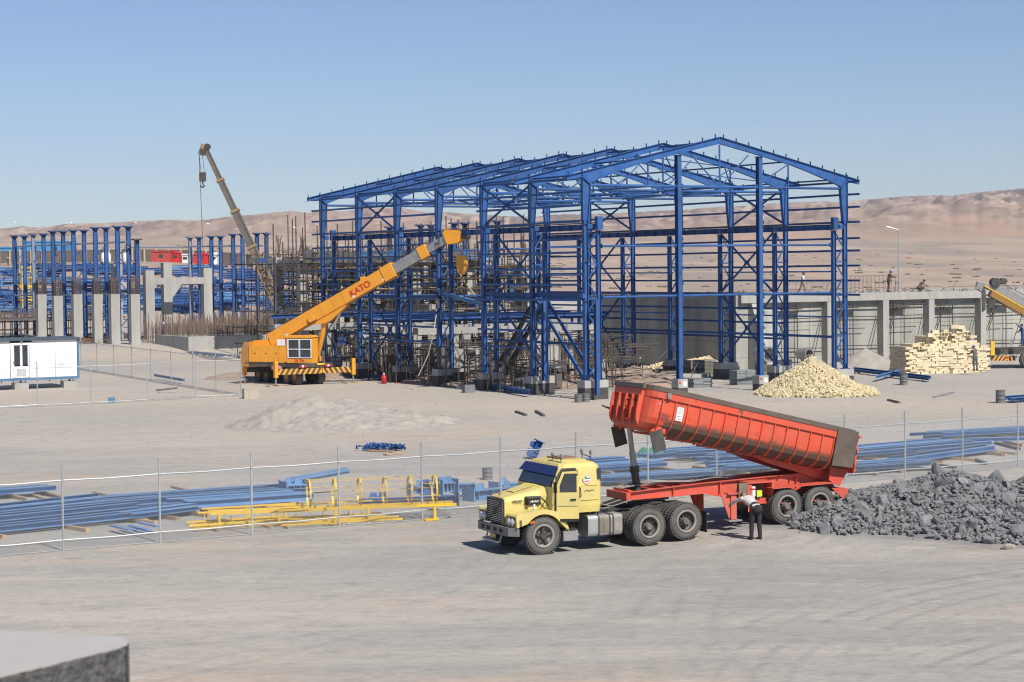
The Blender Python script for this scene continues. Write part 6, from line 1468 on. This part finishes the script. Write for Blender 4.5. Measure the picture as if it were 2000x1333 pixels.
# ------------------------------------------------ yellow telescopic crane
def hazard(par,A,Bp,h,n,name='hazard_beam',t=.12,shiftz=0):
    A=Vector(A);Bp=Vector(Bp); d=(Bp-A).normalized(); L_=(Bp-A).length; o=MB().beam(A,Bp,t,h).build(name,DARK,par); nn=d.cross(Vector((0,0,1))).normalized()
    for k in range(n):
        x=(k+.15)*L_/n; w_=L_/n*.48; s=.22*(1 if k<n*.55 else -1); O=A+nn*(t/2+.001)
        MB().prism([(x,-h/2),(x+w_,-h/2),(x+w_+s*h/.34,h/2),(x+s*h/.34,h/2)],O,d,(0,0,1),nn*.006).build('stripe',ORG,o)
    return o
def kato():
    # carrier frame: rear outrigger beam between feet
    f1=at(539,756); f2=at(690,749); bd=(f2-f1).normalized(); rz=math.atan2(bd.y,bd.x); back=Vector((-bd.y,bd.x,0))
    T=thing('mobile_crane','large yellow orange mobile crane with a telescopic boom across the blue hall','crane',f1,rz); W_=(f2-f1).length; mid=W_/2
    # outriggers
    for yy,nm in((0,1),(5.0,2)):
        if yy==0: hazard(T,(.0,0,1.02),(W_,0,1.0),.40,15)
        else: MB().beam((0,yy,1.0),(W_,yy,1.0),.2,.36).build('outrigger_beam',OILY,T)
        for x in(0,W_):
            J=MB().b2(x-.13,x+.13,yy-.13,yy+.13,.62,1.78).build('outrigger_jack',ORG,T); MB().tube((x,yy,.1),(x,yy,.66),.06,10).build('jack_rod',STEEL,J); MB().lathe([(0,.12),(.2,.1),(.24,.04),(0,.04)],(x,yy,0),(0,0,1),12).build('jack_foot',RUST,J)
            for q in(-1,0,1): MB().box((x+q*.05,yy+q*.3,.03),(1.2,.26,.07),rz=.1*q).build('timber_pad',WOOD,T)
    # carrier
    MB().b2(mid-.5,mid+.5,.2,8.2,.75,1.1).build('carrier_frame',OILY,T); MB().b2(mid-1.2,mid+1.3,-.10,.2,1.26,1.55).build('rear_panel',OILY,T)
    MB().b2(mid-1.25,mid+1.25,.1,6.4,1.12,1.25).build('deck',DARK,T)
    for s in(-1,1):
        L_=MB().b2(mid+s*1.0-.35,mid+s*1.0+.35,-.16,-.12,1.27,1.45).build('tail_lamp_board',DARK,T)
        for q,m in((-.22,REDP),(-.02,WHITE),(.18,REDP)): MB().b2(mid+s*1.0+q-.08,mid+s*1.0+q+.08,-.19,-.165,1.29,1.43).build('tail_lamp',m,L_)
        for y in(1.0,2.3,5.6,6.9): 
            mb=MB(); C_=Vector((mid+s*1.12,y,.52)); mb.lathe([(.25,.0),(.45,.02),(.5,-.05),(.52,-.1),(.52,-.45),(.45,-.5),(.25,-.5)],C_,(s,0,0),22,closed=True); Wh=mb.build('wheel',TYRE,T,smooth=False); MB().lathe([(.26,-.03),(.12,-.15),(0,-.12)],C_,(s,0,0),16).build('rim',ORG,Wh)
    MB().b2(mid+.1,mid+.75,-.16,-.13,1.40,1.53).build('number_plate',mat('yplate',(.65,.45,.03),.5),T)
    MB().b2(mid-1.2,mid-.1,6.6,8.4,.9,2.2).build('driver_cab',ORG,T); MB().b2(mid+.2,mid+1.2,6.4,7.2,.9,1.4).build('hazard_box',OILY,T)
    MB().lathe([(0,.3),(.9,.3),(.9,0),(0,0)],(mid,2.6,1.26),(0,0,1),24).build('slew_ring',OILY,T)
    # superstructure: local frame rotated so it faces right
    yaw=R(-22)-rz; X=Vector((math.cos(yaw),math.sin(yaw),0)); Y=Vector((-math.sin(yaw),math.cos(yaw),0)); O=Vector((mid-.35,2.3,0))
    m4=Matrix((X,Y,Vector((0,0,1)))).transposed()
    def q(mb): mb.v=[tuple(m4@Vector(v)+O) for v in mb.v]; return mb
    def Pp(n,mb,m,par=None,smooth=False): return q(mb).build(n,m,par or T,smooth)
    CAB0=1.45
    Pp('side_house',MB().b2(-3.05,-.05,-1.25,-.35,1.55,2.74),ORG); MB_=Pp('house_seam',MB().b2(-2.82,-2.80,-1.262,-1.251,1.57,2.72),mat('seam_orange',(.5,.2,.01),.5),None)
    Pp('far_house',MB().b2(-3.05,.9,.55,1.25,1.55,2.6),ORG); Pp('turntable',MB().b2(-2.6,1.7,-1.2,1.2,1.45,1.6),OILY)
    cw=Pp('counterweight',MB().prism([(-3.7,1.3),(-3.1,1.3),(-3.1,3.0),(-3.5,3.0),(-3.75,2.2)],(0,-1.2,0),(1,0,0),(0,0,1),(0,2.4,0)),mat('counterweight_shaded_orange',(.42,.19,.03),.6,0,.1,2,dust=.2))  # browner than the crane orange: shade of the rear put into the colour
    for k in range(4): Pp('stripe',MB().prism([(-1.1+k*.55,1.5),(-.85+k*.55,1.5),(-1.15+k*.55,2.3),(-1.4+k*.55,2.3)],(-3.775,0,0),(0,1,0),(0,0,1),(-.006,0,0)),DARK,cw)
    Pp('hoist_housing',MB().prism([(-3.2,2.75),(-.9,2.75),(-.8,3.05),(-1.6,3.2),(-3.1,3.1)],(0,-.5,0),(1,0,0),(0,0,1),(0,1.0,0)),ORG); Pp('hoist_drum',MB().tube((-1.5,-.4,3.15),(-1.5,.4,3.15),.26,14),OILY)
    # cab with glazed door
    CA=Pp('operator_cab',MB().b2(-.02,2.05,-1.27,-.45,1.55,1.85),ORG)
    for a in((-.02,.06,-1.27,-.45,1.85,3.3),(1.97,2.05,-1.27,-.45,1.85,3.3),(.0,2.0,-.50,-.45,1.85,3.3)): Pp('cab_post',MB().b2(*a),ORG,CA)
    Pp('cab_roof',MB().prism([(-.1,3.30),(2.0,3.30),(2.12,3.38),(1.9,3.5),(.0,3.5)],(0,-1.30,0),(1,0,0),(0,0,1),(0,.9,0)),ORG,CA); Pp('cab_interior',MB().b2(.07,1.5,-1.15,-.52,1.86,2.3),BLK,CA); Pp('seat',MB().b2(.5,.9,-1.0,-.6,2.3,2.9),BLK,CA)
    for a,b in((.12,.98),(1.04,1.92)):
        Pp('cab_glass',MB().b2(a,b,-1.24,-1.22,1.92,3.22),GLASS,CA)
        for c in((a-.05,a+.04,1.9,3.25),(b-.02,b+.05,1.9,3.25),(a+.021,b-.021,3.18,3.25),(a+.021,b-.021,1.90,1.96),(a+.021,b-.021,2.50,2.56)): Pp('window_frame',MB().b2(c[0],c[1],-1.285,-1.275,c[2],c[3]),WHITE,CA)
    for k in range(2): Pp('vent_grille',MB().b2(-.75+k*.34,-.45+k*.34,-1.285,-1.255,2.78,3.22),WHITE,CA)
    tm=Matrix.Translation(O)@m4.to_4x4()
    text('20 TN',.30,T,tm@fmtx((1.0,-1.275,1.70),(1,0,0),(0,0,1)),REDP,'lettering',.004,.008)
    # boom
    piv=Vector((-1.6,0,3.05)); el=R(26.8); bx=Vector((math.cos(el),0,math.sin(el))); bz=Vector((-math.sin(el),0,math.cos(el)))
    BO=Vector((-1.6,-.25,3.02))
    def bm(a,b,h,wd,zo=0): return MB().beam(BO+bx*a+bz*zo,BO+bx*b+bz*zo,wd,h,up=bz)
    BB=Pp('boom_base',bm(-.1,10.3,.92,.62,.18),ORG); Pp('boom_collar',bm(10.0,10.9,1.04,.72,.18),ORG,BB)
    for a in(4.6,5.6,6.5): Pp('boom_seam',bm(a,a+.03,.93,.63,.18),mat('seam_orange',(.5,.2,.01),.5),BB)
    Pp('boom_wedge',MB().prism([(3.2,-.28),(6.6,-.28),(6.4,-.45),(4.9,-.78),(4.4,-.75)],BO+Vector((0,-.25,0)),bx,bz,(0,.5,0)),ORG,BB)
    Pp('boom_pivot_boss',MB().tube(BO+bx*3.6+bz*0+Vector((0,-.42,0)),BO+bx*3.6+Vector((0,.42,0)),.24,14),ORG,BB)
    s2=Pp('boom_section',bm(10.85,13.3,.72,.48,.18),STEEL); Pp('section_collar',bm(13.1,13.75,.88,.6,.2),ORG,s2)
    s3=Pp('boom_section',bm(13.7,15.7,.56,.38,.2),STEEL); 
    HD=Pp('boom_head',MB().prism([(-.2,-.36),(.55,-.62),(1.25,-.55),(1.35,-.25),(.9,.18),(.15,.62),(-.15,.5)],BO+bx*15.5+bz*.15+Vector((0,-.3,0)),bx,bz,(0,.6,0)),ORG)
    Pp('sheave',MB().tube(BO+bx*16.7-bz*.28+Vector((0,-.36,0)),BO+bx*16.7-bz*.28+Vector((0,.36,0)),.22,16),DARK,HD); Pp('sheave',MB().tube(BO+bx*16.9+bz*.05+Vector((0,-.1,0)),BO+bx*16.9+bz*.05+Vector((0,.1,0)),.2,16),RUST,HD)
    Pp('rope_guide',MB().box(BO+bx*8.4+bz*.72,(.35,.2,.3)),ORG,BB)
    hp=BO+bx*16.25-bz*.5
    for w_ in(-.16,.16): Pp('hoist_rope',MB().tube(hp+Vector((0,w_,0)),hp+Vector((.02,w_,-.95)),.018,4),DARK)
    for a,z in((.0,.72),(.0,.80)): Pp('hoist_rope',MB().tube(BO+bx*0+bz*(z-.05)+Vector((0,a,0)),BO+bx*15.9+bz*z*.95,.018,4),DARK)
    HK=Pp('hook_block',MB().prism([(-.34,0),(.34,0),(.36,-.85),(.12,-1.3),(-.12,-1.3),(-.34,-.8)],hp+Vector((0,-.2,-.92)),(1,0,0),(0,0,1),(0,.4,0)),ORG); Pp('hook',MB().path([hp+Vector((0,0,-2.2)),hp+Vector((0,0,-2.45)),hp+Vector((.15,0,-2.6)),hp+Vector((.28,0,-2.5)),hp+Vector((.25,0,-2.35))],.05,6),OILY,HK)
    Pp('luff_cylinder',MB().tube(Vector((1.7,.15,2.0)),BO+bx*4.6-bz*.35,.19,12),ORG); Pp('luff_rod',MB().tube(Vector((1.7,.15,2.0)).lerp(BO+bx*6.0-bz*.4,.62),BO+bx*6.0-bz*.4,.10,12),CHROME)
    for a in(.9,1.6,2.4): Pp('house_seam',MB().b2(-3.05+a,-3.035+a,-1.258,-1.2505,1.6,2.7),mat('seam_orange',(.5,.2,.01),.5))
    for a,z in((-2.6,2.2),(-1.7,2.2),(-.9,2.2)): Pp('latch',MB().b2(a,a+.1,-1.275,-1.251,z,z+.05),DARK)
    Pp('grab_rail',MB().path([(-2.9,-1.2,2.74),(-2.9,-1.2,3.05),(-1.0,-1.2,3.05),(-1.0,-1.2,2.74)],.02,5),ORG)
    Pp('hydraulic_hose',MB().path([Vector((-.8,-.45,2.8)),BO+bx*1.5-bz*.3+Vector((0,-.36,0)),BO+bx*4-bz*.26+Vector((0,-.36,0))],.03,5),BLK,BB)
    for a in(2.2,9.4): Pp('rope_roller',MB().tube(BO+bx*a+bz*.70+Vector((0,-.3,0)),BO+bx*a+bz*.70+Vector((0,.3,0)),.07,8),DARK,BB)
    for a in(1.2,7.2,9.8): Pp('boom_label',MB().beam(BO+bx*a-bz*.12+Vector((0,-.318,0)),BO+bx*(a+.22)-bz*.12+Vector((0,-.318,0)),.006,.12,up=bz),WHITE,BB)
    for a,b in((-3.4,-.9),(-.2,1.6)): Pp('grease_streak',MB().b2(a,b,-1.257,-1.2525,1.56,1.62),OILY)
    Pp('lower_plate',MB().b2(-3.0,1.9,-1.22,-1.18,1.28,1.5),OILY)
    text('KATO',.64,T,tm@fmtx(BO+bx*8.0+bz*.13+Vector((0,-.325,0)),bx,bz),REDP,'lettering',.004,.012)
    Pp('pink_cloth',MB().ball(Vector((-.55,-1.8,1.2)),.35,8,5,sc=(1.3,.6,.6)),mat('pink_cloth',(.55,.16,.20),.9))
kato()
GREYB=mat('boom_grey_brown',(.13,.115,.10),.55,.2,.25,1.5,dust=.3,dustcol=(.22,.17,.12))
def grey_crane():
    # telescopic boom behind the scaffolding with lattice like lower end
    Y=214; base=atd(552,612,Y); tip=atd(402,292,Y+3); d=(tip-base); T=thing('telescopic_crane','crane with tall grey telescopic boom rising behind the scaffolding at left','crane',(base.x+1.2,base.y,0)); L_=d.length; u=d.normalized(); o=T.location
    B0=base-o; side=Vector((0,1,0)); up=side.cross(u)
    tanm=mat('crane_tan',(.27,.17,.07),.6,0,.2,2,dust=.25)
    cuts=[(0,.33,1.15),(.33,.40,.95),(.40,.62,.85),(.62,.81,.70),(.81,1.0,.56)]
    for i,(a,b,h) in enumerate(cuts):
        m=tanm if i==0 else STEEL; s=MB()
        if i==0:
            for s1 in(-1,1):
                for s2 in(-1,1): s.beam(B0+u*L_*a+up*s1*.5+side*s2*.35,B0+u*L_*b+up*s1*.45+side*s2*.35,.16,.16)
            o_=s.build('boom_base',m,T)
            k=0
            while k<14: 
                x0=L_*.33*k/14;x1=L_*.33*(k+1)/14; MB().beam(B0+u*x0+up*(.5 if k%2 else -.5)-side*.35,B0+u*x1+up*(-.5 if k%2 else .5)-side*.35,.09,.09).build('boom_lattice',m,o_); k+=1
            MB().beam(B0+u*0,B0+u*L_*.33,.3,.45,up=up).build('boom_core',DIRT,o_)
        else:
            sct=s.beam(B0+u*L_*a,B0+u*L_*b,.5*h,h,up=up).build('boom_section',GREYB if i>1 else DIRT,T)
            MB().beam(B0+u*L_*(b-.008),B0+u*L_*(b+.006),h*.75,h*1.25,up=up).build('boom_collar',tanm,sct); MB().beam(B0+u*L_*a+up*h*.3-side*h*.26,B0+u*L_*b+up*h*.3-side*h*.26,.03,.12,up=up).build('boom_rail',DARK,sct)
    TP=B0+u*L_; hd=MB(); hd.beam(TP-u*.3-up*.7,TP+u*.5+up*.1,.5,.7).build('boom_head',tanm,T); MB().tube(TP+Vector((-.35,-.35,-.3)),TP+Vector((-.35,.35,-.3)),.4,14).build('sheave',DARK,T); MB().tube(TP+Vector((.2,-.3,.3)),TP+Vector((.2,.3,.3)),.32,14).build('sheave',RUST,T)
    for x in(-.55,-.2): MB().tube(TP+Vector((x-.2,0,-.4)),TP+Vector((x,0,-2.6)),.025,4).build('hoist_rope',DARK,T)
    MB().tube(TP+Vector((-.75,0,-.4)),TP+Vector((-.4,0,-14.5)),.03,4).build('hoist_rope',DARK,T)
    HK=MB().b2(TP.x-.75,TP.x-.05,TP.y-.2,TP.y+.2,TP.z-3.5,TP.z-2.5).build('hook_block',OILY,T); MB().path([TP+Vector((-.4,0,-3.5)),TP+Vector((-.4,0,-3.75)),TP+Vector((-.2,0,-4.0)),TP+Vector((-.45,0,-4.15)),TP+Vector((-.65,0,-3.95))],.09,7).build('hook',OILY,HK)
    MB().b2(-1.5,3.5,-1.2,1.2,1.5,3.0).build('superstructure',tanm,T); MB().b2(-2,6,-1.2,1.2,.8,1.45).build('carrier_frame',OILY,T)
    for x in(-1.4,0,4,5.3):
        for s in(-1,1): MB().lathe([(0,0),(.5,0),(.55,-.1),(.55,-.4),(0,-.4)],(x,s*1.25,.55),(0,s,0),16).build('wheel',TYRE,T)
grey_crane()
def right_crane():
    Y=151; foot=at(1945,712); T=thing('rough_terrain_crane','crane entering at the right edge with a low grey and yellow boom','crane',(foot.x,Y,0),0); o=T.location
    g=lambda px,py,dy=0: atd(px,py,Y+dy)-o
    A=g(1946,560); B_=g(2110,652); u=(B_-A).normalized(); up=Vector((0,1,0)).cross(u); up=-up if up.z<0 else up; L_=(B_-A).length
    bo=MB().beam(A-up*.05,B_,.7,.62,up=up).build('boom_section',STEEL,T); MB().beam(A-u*.9-up*.42,B_-up*.42,.8,.10,up=up).build('boom_edge',YEL,bo); MB().beam(A-u*.2-up*.68,B_-up*.72,.76,.42,up=up).build('boom_side',mat('crane_tan2',(.30,.16,.035),.5,0,.1,2),bo)
    MB().beam(A-u*1.2-up*.9,B_-up*1.15,.06,.06,up=up).build('jib_stay',DARK,bo); MB().beam(A-u*.6+up*.42,B_+up*.52,.06,.05,up=up).build('hose_run',DARK,bo)
    MB().tube(A+Vector((-.1,-.45,.3)),A+Vector((-.1,.45,.3)),.36,14).build('sheave',DARK,T); MB().tube(A+Vector((.5,-.45,.4)),A+Vector((.5,.45,.4)),.24,14).build('sheave',OILY,T); MB().beam(A-u*1.4-up*.6,A+u*.3-up*.1,.5,.4,up=up).build('boom_head',STEEL,T)
    hk=g(1936,588,-.6); H=MB().b2(hk.x-.26,hk.x+.26,hk.y-.2,hk.y+.2,hk.z-.55,hk.z+.1).build('hook_block',OILY,T); MB().path([hk+Vector((0,0,-.5)),hk+Vector((0,0,-.75)),hk+Vector((.2,0,-.95)),hk+Vector((0,0,-1.15)),hk+Vector((-.2,0,-.95))],.07,7).build('hook',OILY,H)
    MB().tube(hk+Vector((-.1,0,.1)),A+Vector((-.3,-.3,.1)),.02,4).build('hoist_rope',DARK,T)
    MB().prism([(-.1,.25),(.12,.25),(.2,-.2),(.15,-1.3),(-.1,-1.5),(-.12,-.5)],g(1921,572,-.8),(1,0,0),(0,0,1),(0,.15,0)).build('spare_hook',OILY,T)
    hazard(T,g(1936,700),g(1983,700),.40,6); MB().b2(*(lambda p:(p.x-.15,p.x+.15,p.y-.2,p.y+.2,p.z-.1,p.z+1.0))(g(1938,692))).build('outrigger_jack',YEL,T)
    p=g(1990,690); MB().b2(p.x-1.4,p.x+6,p.y,p.y+2.4,p.z-.1,p.z+.35).build('carrier_frame',OILY,T)
    for k in(0,2.2,4.4): MB().lathe([(.2,.05),(.5,.0),(.62,-.1),(.62,-.45),(.2,-.45)],(p.x+.7+k,p.y-.1,.62),(0,-1,0),22,closed=True).build('wheel',TYRE,T)
    q=g(2040,640); MB().b2(q.x-.9,q.x+3,q.y+.3,q.y+2.3,1.9,4.2).build('superstructure',YEL,T)
    MB().tube(g(1978,670),g(1998,610),.03,5).build('stay_rod',DARK,T); MB().b2(*(lambda p:(p.x-.1,p.x+.1,p.y-.02,p.y+.02,p.z-.22,p.z+.22))(g(1975,669))).build('mirror',CHROME,T)
right_crane()
# ================================================ PEOPLE
def person(label,P,face,pose,shirt,trou,helmet=None,hair=(.03,.025,.02),H=1.74,z=None,vest=None,fine=False,arms=None,group=None,carry=None):
    """sagittal-plane skeleton; forward = +x, left = +y; face = heading angle in world"""
    base=on(P) if z is None else Vector((P.x,P.y,z)); T=thing('person',label,'person',base,face,group)
    lean,headp,lt,ls,rt_,rs,la,lf,ra,rf={ # torso lean, head pitch, left thigh/shin, right thigh/shin, left arm/forearm, right arm/forearm (degrees forward of down)
      'stand':(3,0,2,-2,-2,-4,8,25,-5,15),'walk':(8,10,22,8,-16,-34,-20,-5,22,40),'bend':(62,55,8,2,-4,-6,70,60,25,15),'crouch':(38,30,95,-55,80,-62,55,70,45,60),
      'climb':(12,5,48,-12,4,-8,70,95,35,60),'work':(10,20,4,-2,-4,-8,35,85,40,90),'reach':(8,-5,6,0,-8,-14,120,140,30,60),'cling':(10,10,30,-30,10,-40,75,110,60,100)}[pose]
    s=H/1.74; v=lambda a:Vector((math.sin(R(a)),0,-math.cos(R(a)))); up=lambda a:Vector((math.sin(R(a)),0,math.cos(R(a))))
    th,sh=.43*s,.43*s
    def leg(a,b,y,hip): k=hip+v(a)*th; an=k+v(b)*sh; return k,an
    hipz=max(max(math.cos(R(a))*th+math.cos(R(b))*sh for a,b in((lt,ls),(rt_,rs)))+.075*s,.3)
    Hc=Vector((0,0,hipz)); ch=Hc+up(lean)*.36*s; nk=Hc+up(lean)*.52*s; hd=nk+up(lean*.6+headp)*.145*s
    J={}
    for sd,y,(a,b),(c,d) in(('l',.10,(lt,ls),(la,lf)),('r',-.10,(rt_,rs),(ra,rf))):
        hip=Hc+Vector((0,y*s,-.02)); k,an=leg(a,b,y,hip); toe=an+Vector((.17*s,0,-.045*s)); so_=Hc+up(lean)*.47*s+Vector((0,(.19 if y>0 else -.19)*s,0))
        el=so_+v(c)*.28*s+Vector((0,(.05 if y>0 else -.05),0)); ha=el+v(d)*.25*s
        J[sd]=dict(hip=hip,k=k,an=an,toe=toe,sh=so_,el=el,ha=ha)
    def limb(mb,pts,rad,n=10,sq=1):
        for (a,b),(ra_,rb) in zip(zip(pts[:-1],pts[1:]),zip(rad[:-1],rad[1:])): mb.tube(a,b,ra_,n,r2=rb)
        for p,r_ in zip(pts,rad): mb.ball(p,r_*1.0,n,6)
    def torso(mb,g):
        A=[(Hc-up(lean)*.06*s,.105,.155),(Hc+up(lean)*.08*s,.10,.145),(Hc+up(lean)*.22*s,.105,.145),(ch+up(lean)*.02,.115,.175),(Hc+up(lean)*.46*s,.10,.19),(nk-up(lean)*.0,.06,.08)]
        f=Vector((math.cos(R(lean)),0,-math.sin(R(lean)))); rings=[[c+f*math.cos(t)*(a+g)*s+Vector((0,math.sin(t)*(b+g)*s,0)) for t in[2*math.pi*i/14 for i in range(14)]] for c,a,b in A]; mb.loft(rings)
    def fin(mb,n,m,par,vox):
        o=mb.build(n,m,par,smooth=True); md=o.modifiers.new('r','REMESH'); md.mode='VOXEL'; md.voxel_size=vox; md.use_smooth_shade=True
        sm=o.modifiers.new('s','SMOOTH'); sm.iterations=2; sm.factor=.5; return o
    vx=.014 if fine else .024
    mb=MB(); torso(mb,-.012); limb(mb,[nk-up(lean)*.03,nk+up(lean*.6+headp)*.07*s],[.055*s,.05*s]); mb.ball(hd,.1*s,12,9,sc=(1.0,.80,1.22))
    f=Vector((math.cos(R(lean*.6+headp)),0,-math.sin(R(lean*.6+headp)))); hu=up(lean*.6+headp); mb.ball(hd+f*.098*s-hu*.01,.02*s,6,4,sc=(1,.8,1.3)); mb.ball(hd+f*.03*s-hu*.075*s,.055*s,8,5); 
    for sg in(-1,1): mb.ball(hd+Vector((0,sg*.082*s,0)),.022*s,6,4,sc=(1,.5,1.4))
    for d in J.values():
        limb(mb,[d['hip'],d['k'],d['an']],[.075*s,.055*s,.035*s]); limb(mb,[d['an'],d['toe']],[.04*s,.03*s]); limb(mb,[d['sh'],d['el'],d['ha']],[.045*s,.036*s,.028*s])
        hv=(d['ha']-d['el']).normalized(); sv=Vector((0,1,0)); fw_=hv.cross(sv).normalized(); mb.beam(d['ha'],d['ha']+hv*.09*s,.035,.08*s,up=fw_)
        for i,(o_,l_) in enumerate(((-.03,.062),(-.01,.072),(.01,.075),(.03,.066))):
            b0=d['ha']+hv*.085*s+fw_*o_*s; b1=b0+hv*l_*.55*s; mb.tube(b0,b1,.011 if fine else .014,6); mb.tube(b1,b1+(hv*.7+sv*(.5 if d is J['r'] else -.5)).normalized()*l_*.5*s,.010 if fine else .013,6)
        mb.tube(d['ha']+hv*.02+fw_*.03*s,d['ha']+hv*.07*s+fw_*.075*s,.013,6)
    B_=fin(mb,'body',SKIN,T,vx if not fine else .010)
    def cm(c): return mat('cloth_%d_%d_%d'%tuple(int(x*255) for x in c),c,.9,0,.12,6,bump=.2)
    mb=MB(); torso(mb,.018)
    for d in J.values(): limb(mb,[d['sh'],d['el'],d['el'].lerp(d['ha'],.88)],[.068*s,.054*s,.044*s])
    fin(mb,'shirt',cm(shirt),T,vx)
    if vest: mb=MB(); torso(mb,.034); fin(mb,'vest',cm(vest),T,vx)
    mb=MB(); hips=[Hc-up(lean)*.10*s,Hc+up(lean)*.06*s]
    for c in hips: mb.ball(c,.15*s,12,7,sc=(.86,1.15,.9))
    for d in J.values(): limb(mb,[d['hip'],d['k'],d['an']+Vector((0,0,.02))],[.098*s,.074*s,.060*s])
    fin(mb,'trousers',cm(trou),T,vx)
    for d in J.values():
        mb=MB(); mb.ball(d['an']+Vector((.05*s,0,-.03*s)),.07*s,10,5,sc=(1.9,.75,.6)); mb.build('shoe',BLK,T,smooth=True)
    if helmet: 
        mb=MB(); mb.lathe([(.145*s,.0),(.142*s,.012),(.118*s,.02),(.112*s,.06),(.085*s,.105),(.04*s,.125),(0,.13)],hd+hu*.035*s,hu,16); mb.build('helmet',mat('helmet_%d'%int(helmet[2]*100),helmet,.35),T,smooth=True)
    else:
        mb=MB(); mb.ball(hd+hu*.028*s-f*.014*s,.107*s,12,7,sc=(.98,.82,1.08)); mb.build('hair',mat('hair',hair,.8),T,smooth=True)
    return T
W_=(.60,.58,.58); NAVY=(.03,.05,.16); OVR=(.045,.09,.36); DKG=(.05,.05,.055); BRN=(.13,.10,.08)
pm=at(1476,1045,.33)
person('man in a pale shirt and dark trousers bending into the trailer tool box',Vector((pm.x,pm.y-.02,0)),R(26+92),'bend',(.50,.46,.46),(.022,.02,.026),fine=True,H=1.72,z=gz(pm.x,pm.y))
person('worker in blue overalls and blue helmet walking by the dark beam',at(899,746),R(-60),'walk',OVR,OVR,helmet=(.02,.12,.55),H=1.8)
person('man in a navy shirt climbing on the rear deck of the yellow crane',Vector((at(634,748).x,141.3,0)),R(175),'work',NAVY,(.10,.11,.13),helmet=None,H=1.75,z=1.27)
person('worker in navy top and grey trousers standing below the concrete portal',at(290,678),R(-80),'stand',NAVY,(.28,.27,.26),H=1.78)
person('worker in a navy jacket and white helmet, left of a close pair',at(320,680),R(-70),'stand',NAVY,NAVY,helmet=(.75,.75,.75),H=1.75)
person('worker in a white shirt, right of a close pair by the rebar',at(325.5,680),R(200),'stand',(.62,.65,.70),(.05,.06,.14),hair=(.02,.02,.02),H=1.65)
person('far worker in dark clothes and white helmet on the open ground at far left',Vector((ray(16,520).x/ray(16,520).y*430,430,0)),R(-90),'stand',(.10,.09,.08),(.08,.07,.06),helmet=(.75,.75,.75),H=1.85)
wz=5.82
def wallpt(px,py,off): 
    d=ray(px,py); O=Vector((17,152,0))+HV*off; a=d.x/d.y; t=(O.x-a*O.y)/(a*HU.y-HU.x); return O+HU*t
person('worker in brown jacket and blue helmet standing on top of the retaining wall',wallpt(1736,560,.1),R(5),'work',BRN,(.06,.055,.05),helmet=(.05,.22,.50),H=1.8,z=wz-.02)
person('worker in brown crouching on the top of the retaining wall',wallpt(1794,560,.1),R(-5),'crouch',(.16,.12,.09),(.09,.075,.06),H=1.75,z=wz-.02)
person('worker in a white shirt with a harness walking on the wall behind the hall',wallpt(1567,560,.2),R(-20),'walk',(.62,.64,.66),(.20,.14,.10),H=1.75,z=wz-.02,vest=None)
person('worker in grey with blue helmet at the right end of the yellow block stack',at(1905,733),R(120),'work',(.12,.11,.11),(.10,.11,.13),helmet=(.05,.22,.55),H=1.8,z=.35)
person('man in a dark navy vest at the right edge on the crane deck',Vector((atd(1997,680,150).x,150,0)),R(170),'reach',NAVY,NAVY,helmet=None,H=1.7,z=1.75)
cc=hall_pt(-.25,3*6.233-.2); person('worker in a hi vis harness clinging to the fourth left hall column',Vector((cc.x,cc.y,0)),R(40),'cling',(.04,.045,.06),(.34,.34,.35),helmet=(.6,.6,.6),H=1.75,z=5.1)
person('stooping worker behind the rebar foundation, only his pale back showing',Vector((-31.5,203,0)),R(10),'bend',(.55,.55,.55),(.2,.2,.2),helmet=(.75,.75,.75),z=1.0)
# ------------------------------------------------ last small things
T=thing('steel_strut','light blue strut slung from the yellow crane hook at the fourth hall column','steel member',atd(862,572,136)); MB().ib((0,0,0),atd(948,596,133)-T.location,.2,.26,.02).build('beam',BLUE2,T); MB().b2(-.2,.2,-.1,.1,-.18,.2).build('end_plate',BLUE,T)
a=atd(893,528,139.5); T=thing('lifting_sling','pale webbing sling spread under the orange hook block','sling',a); MB().tube((0,0,0),atd(907,550,139)-a,.04,5).build('sling_leg',WOOD,T); MB().tube(atd(907,550,139)-a,atd(870,572,136)-a,.04,5).build('sling_leg',DARK,T); MB().tube(atd(907,550,139)-a,atd(930,580,134)-a,.05,5).build('sling_leg',mat('webbing',(.55,.52,.30),.9),T)
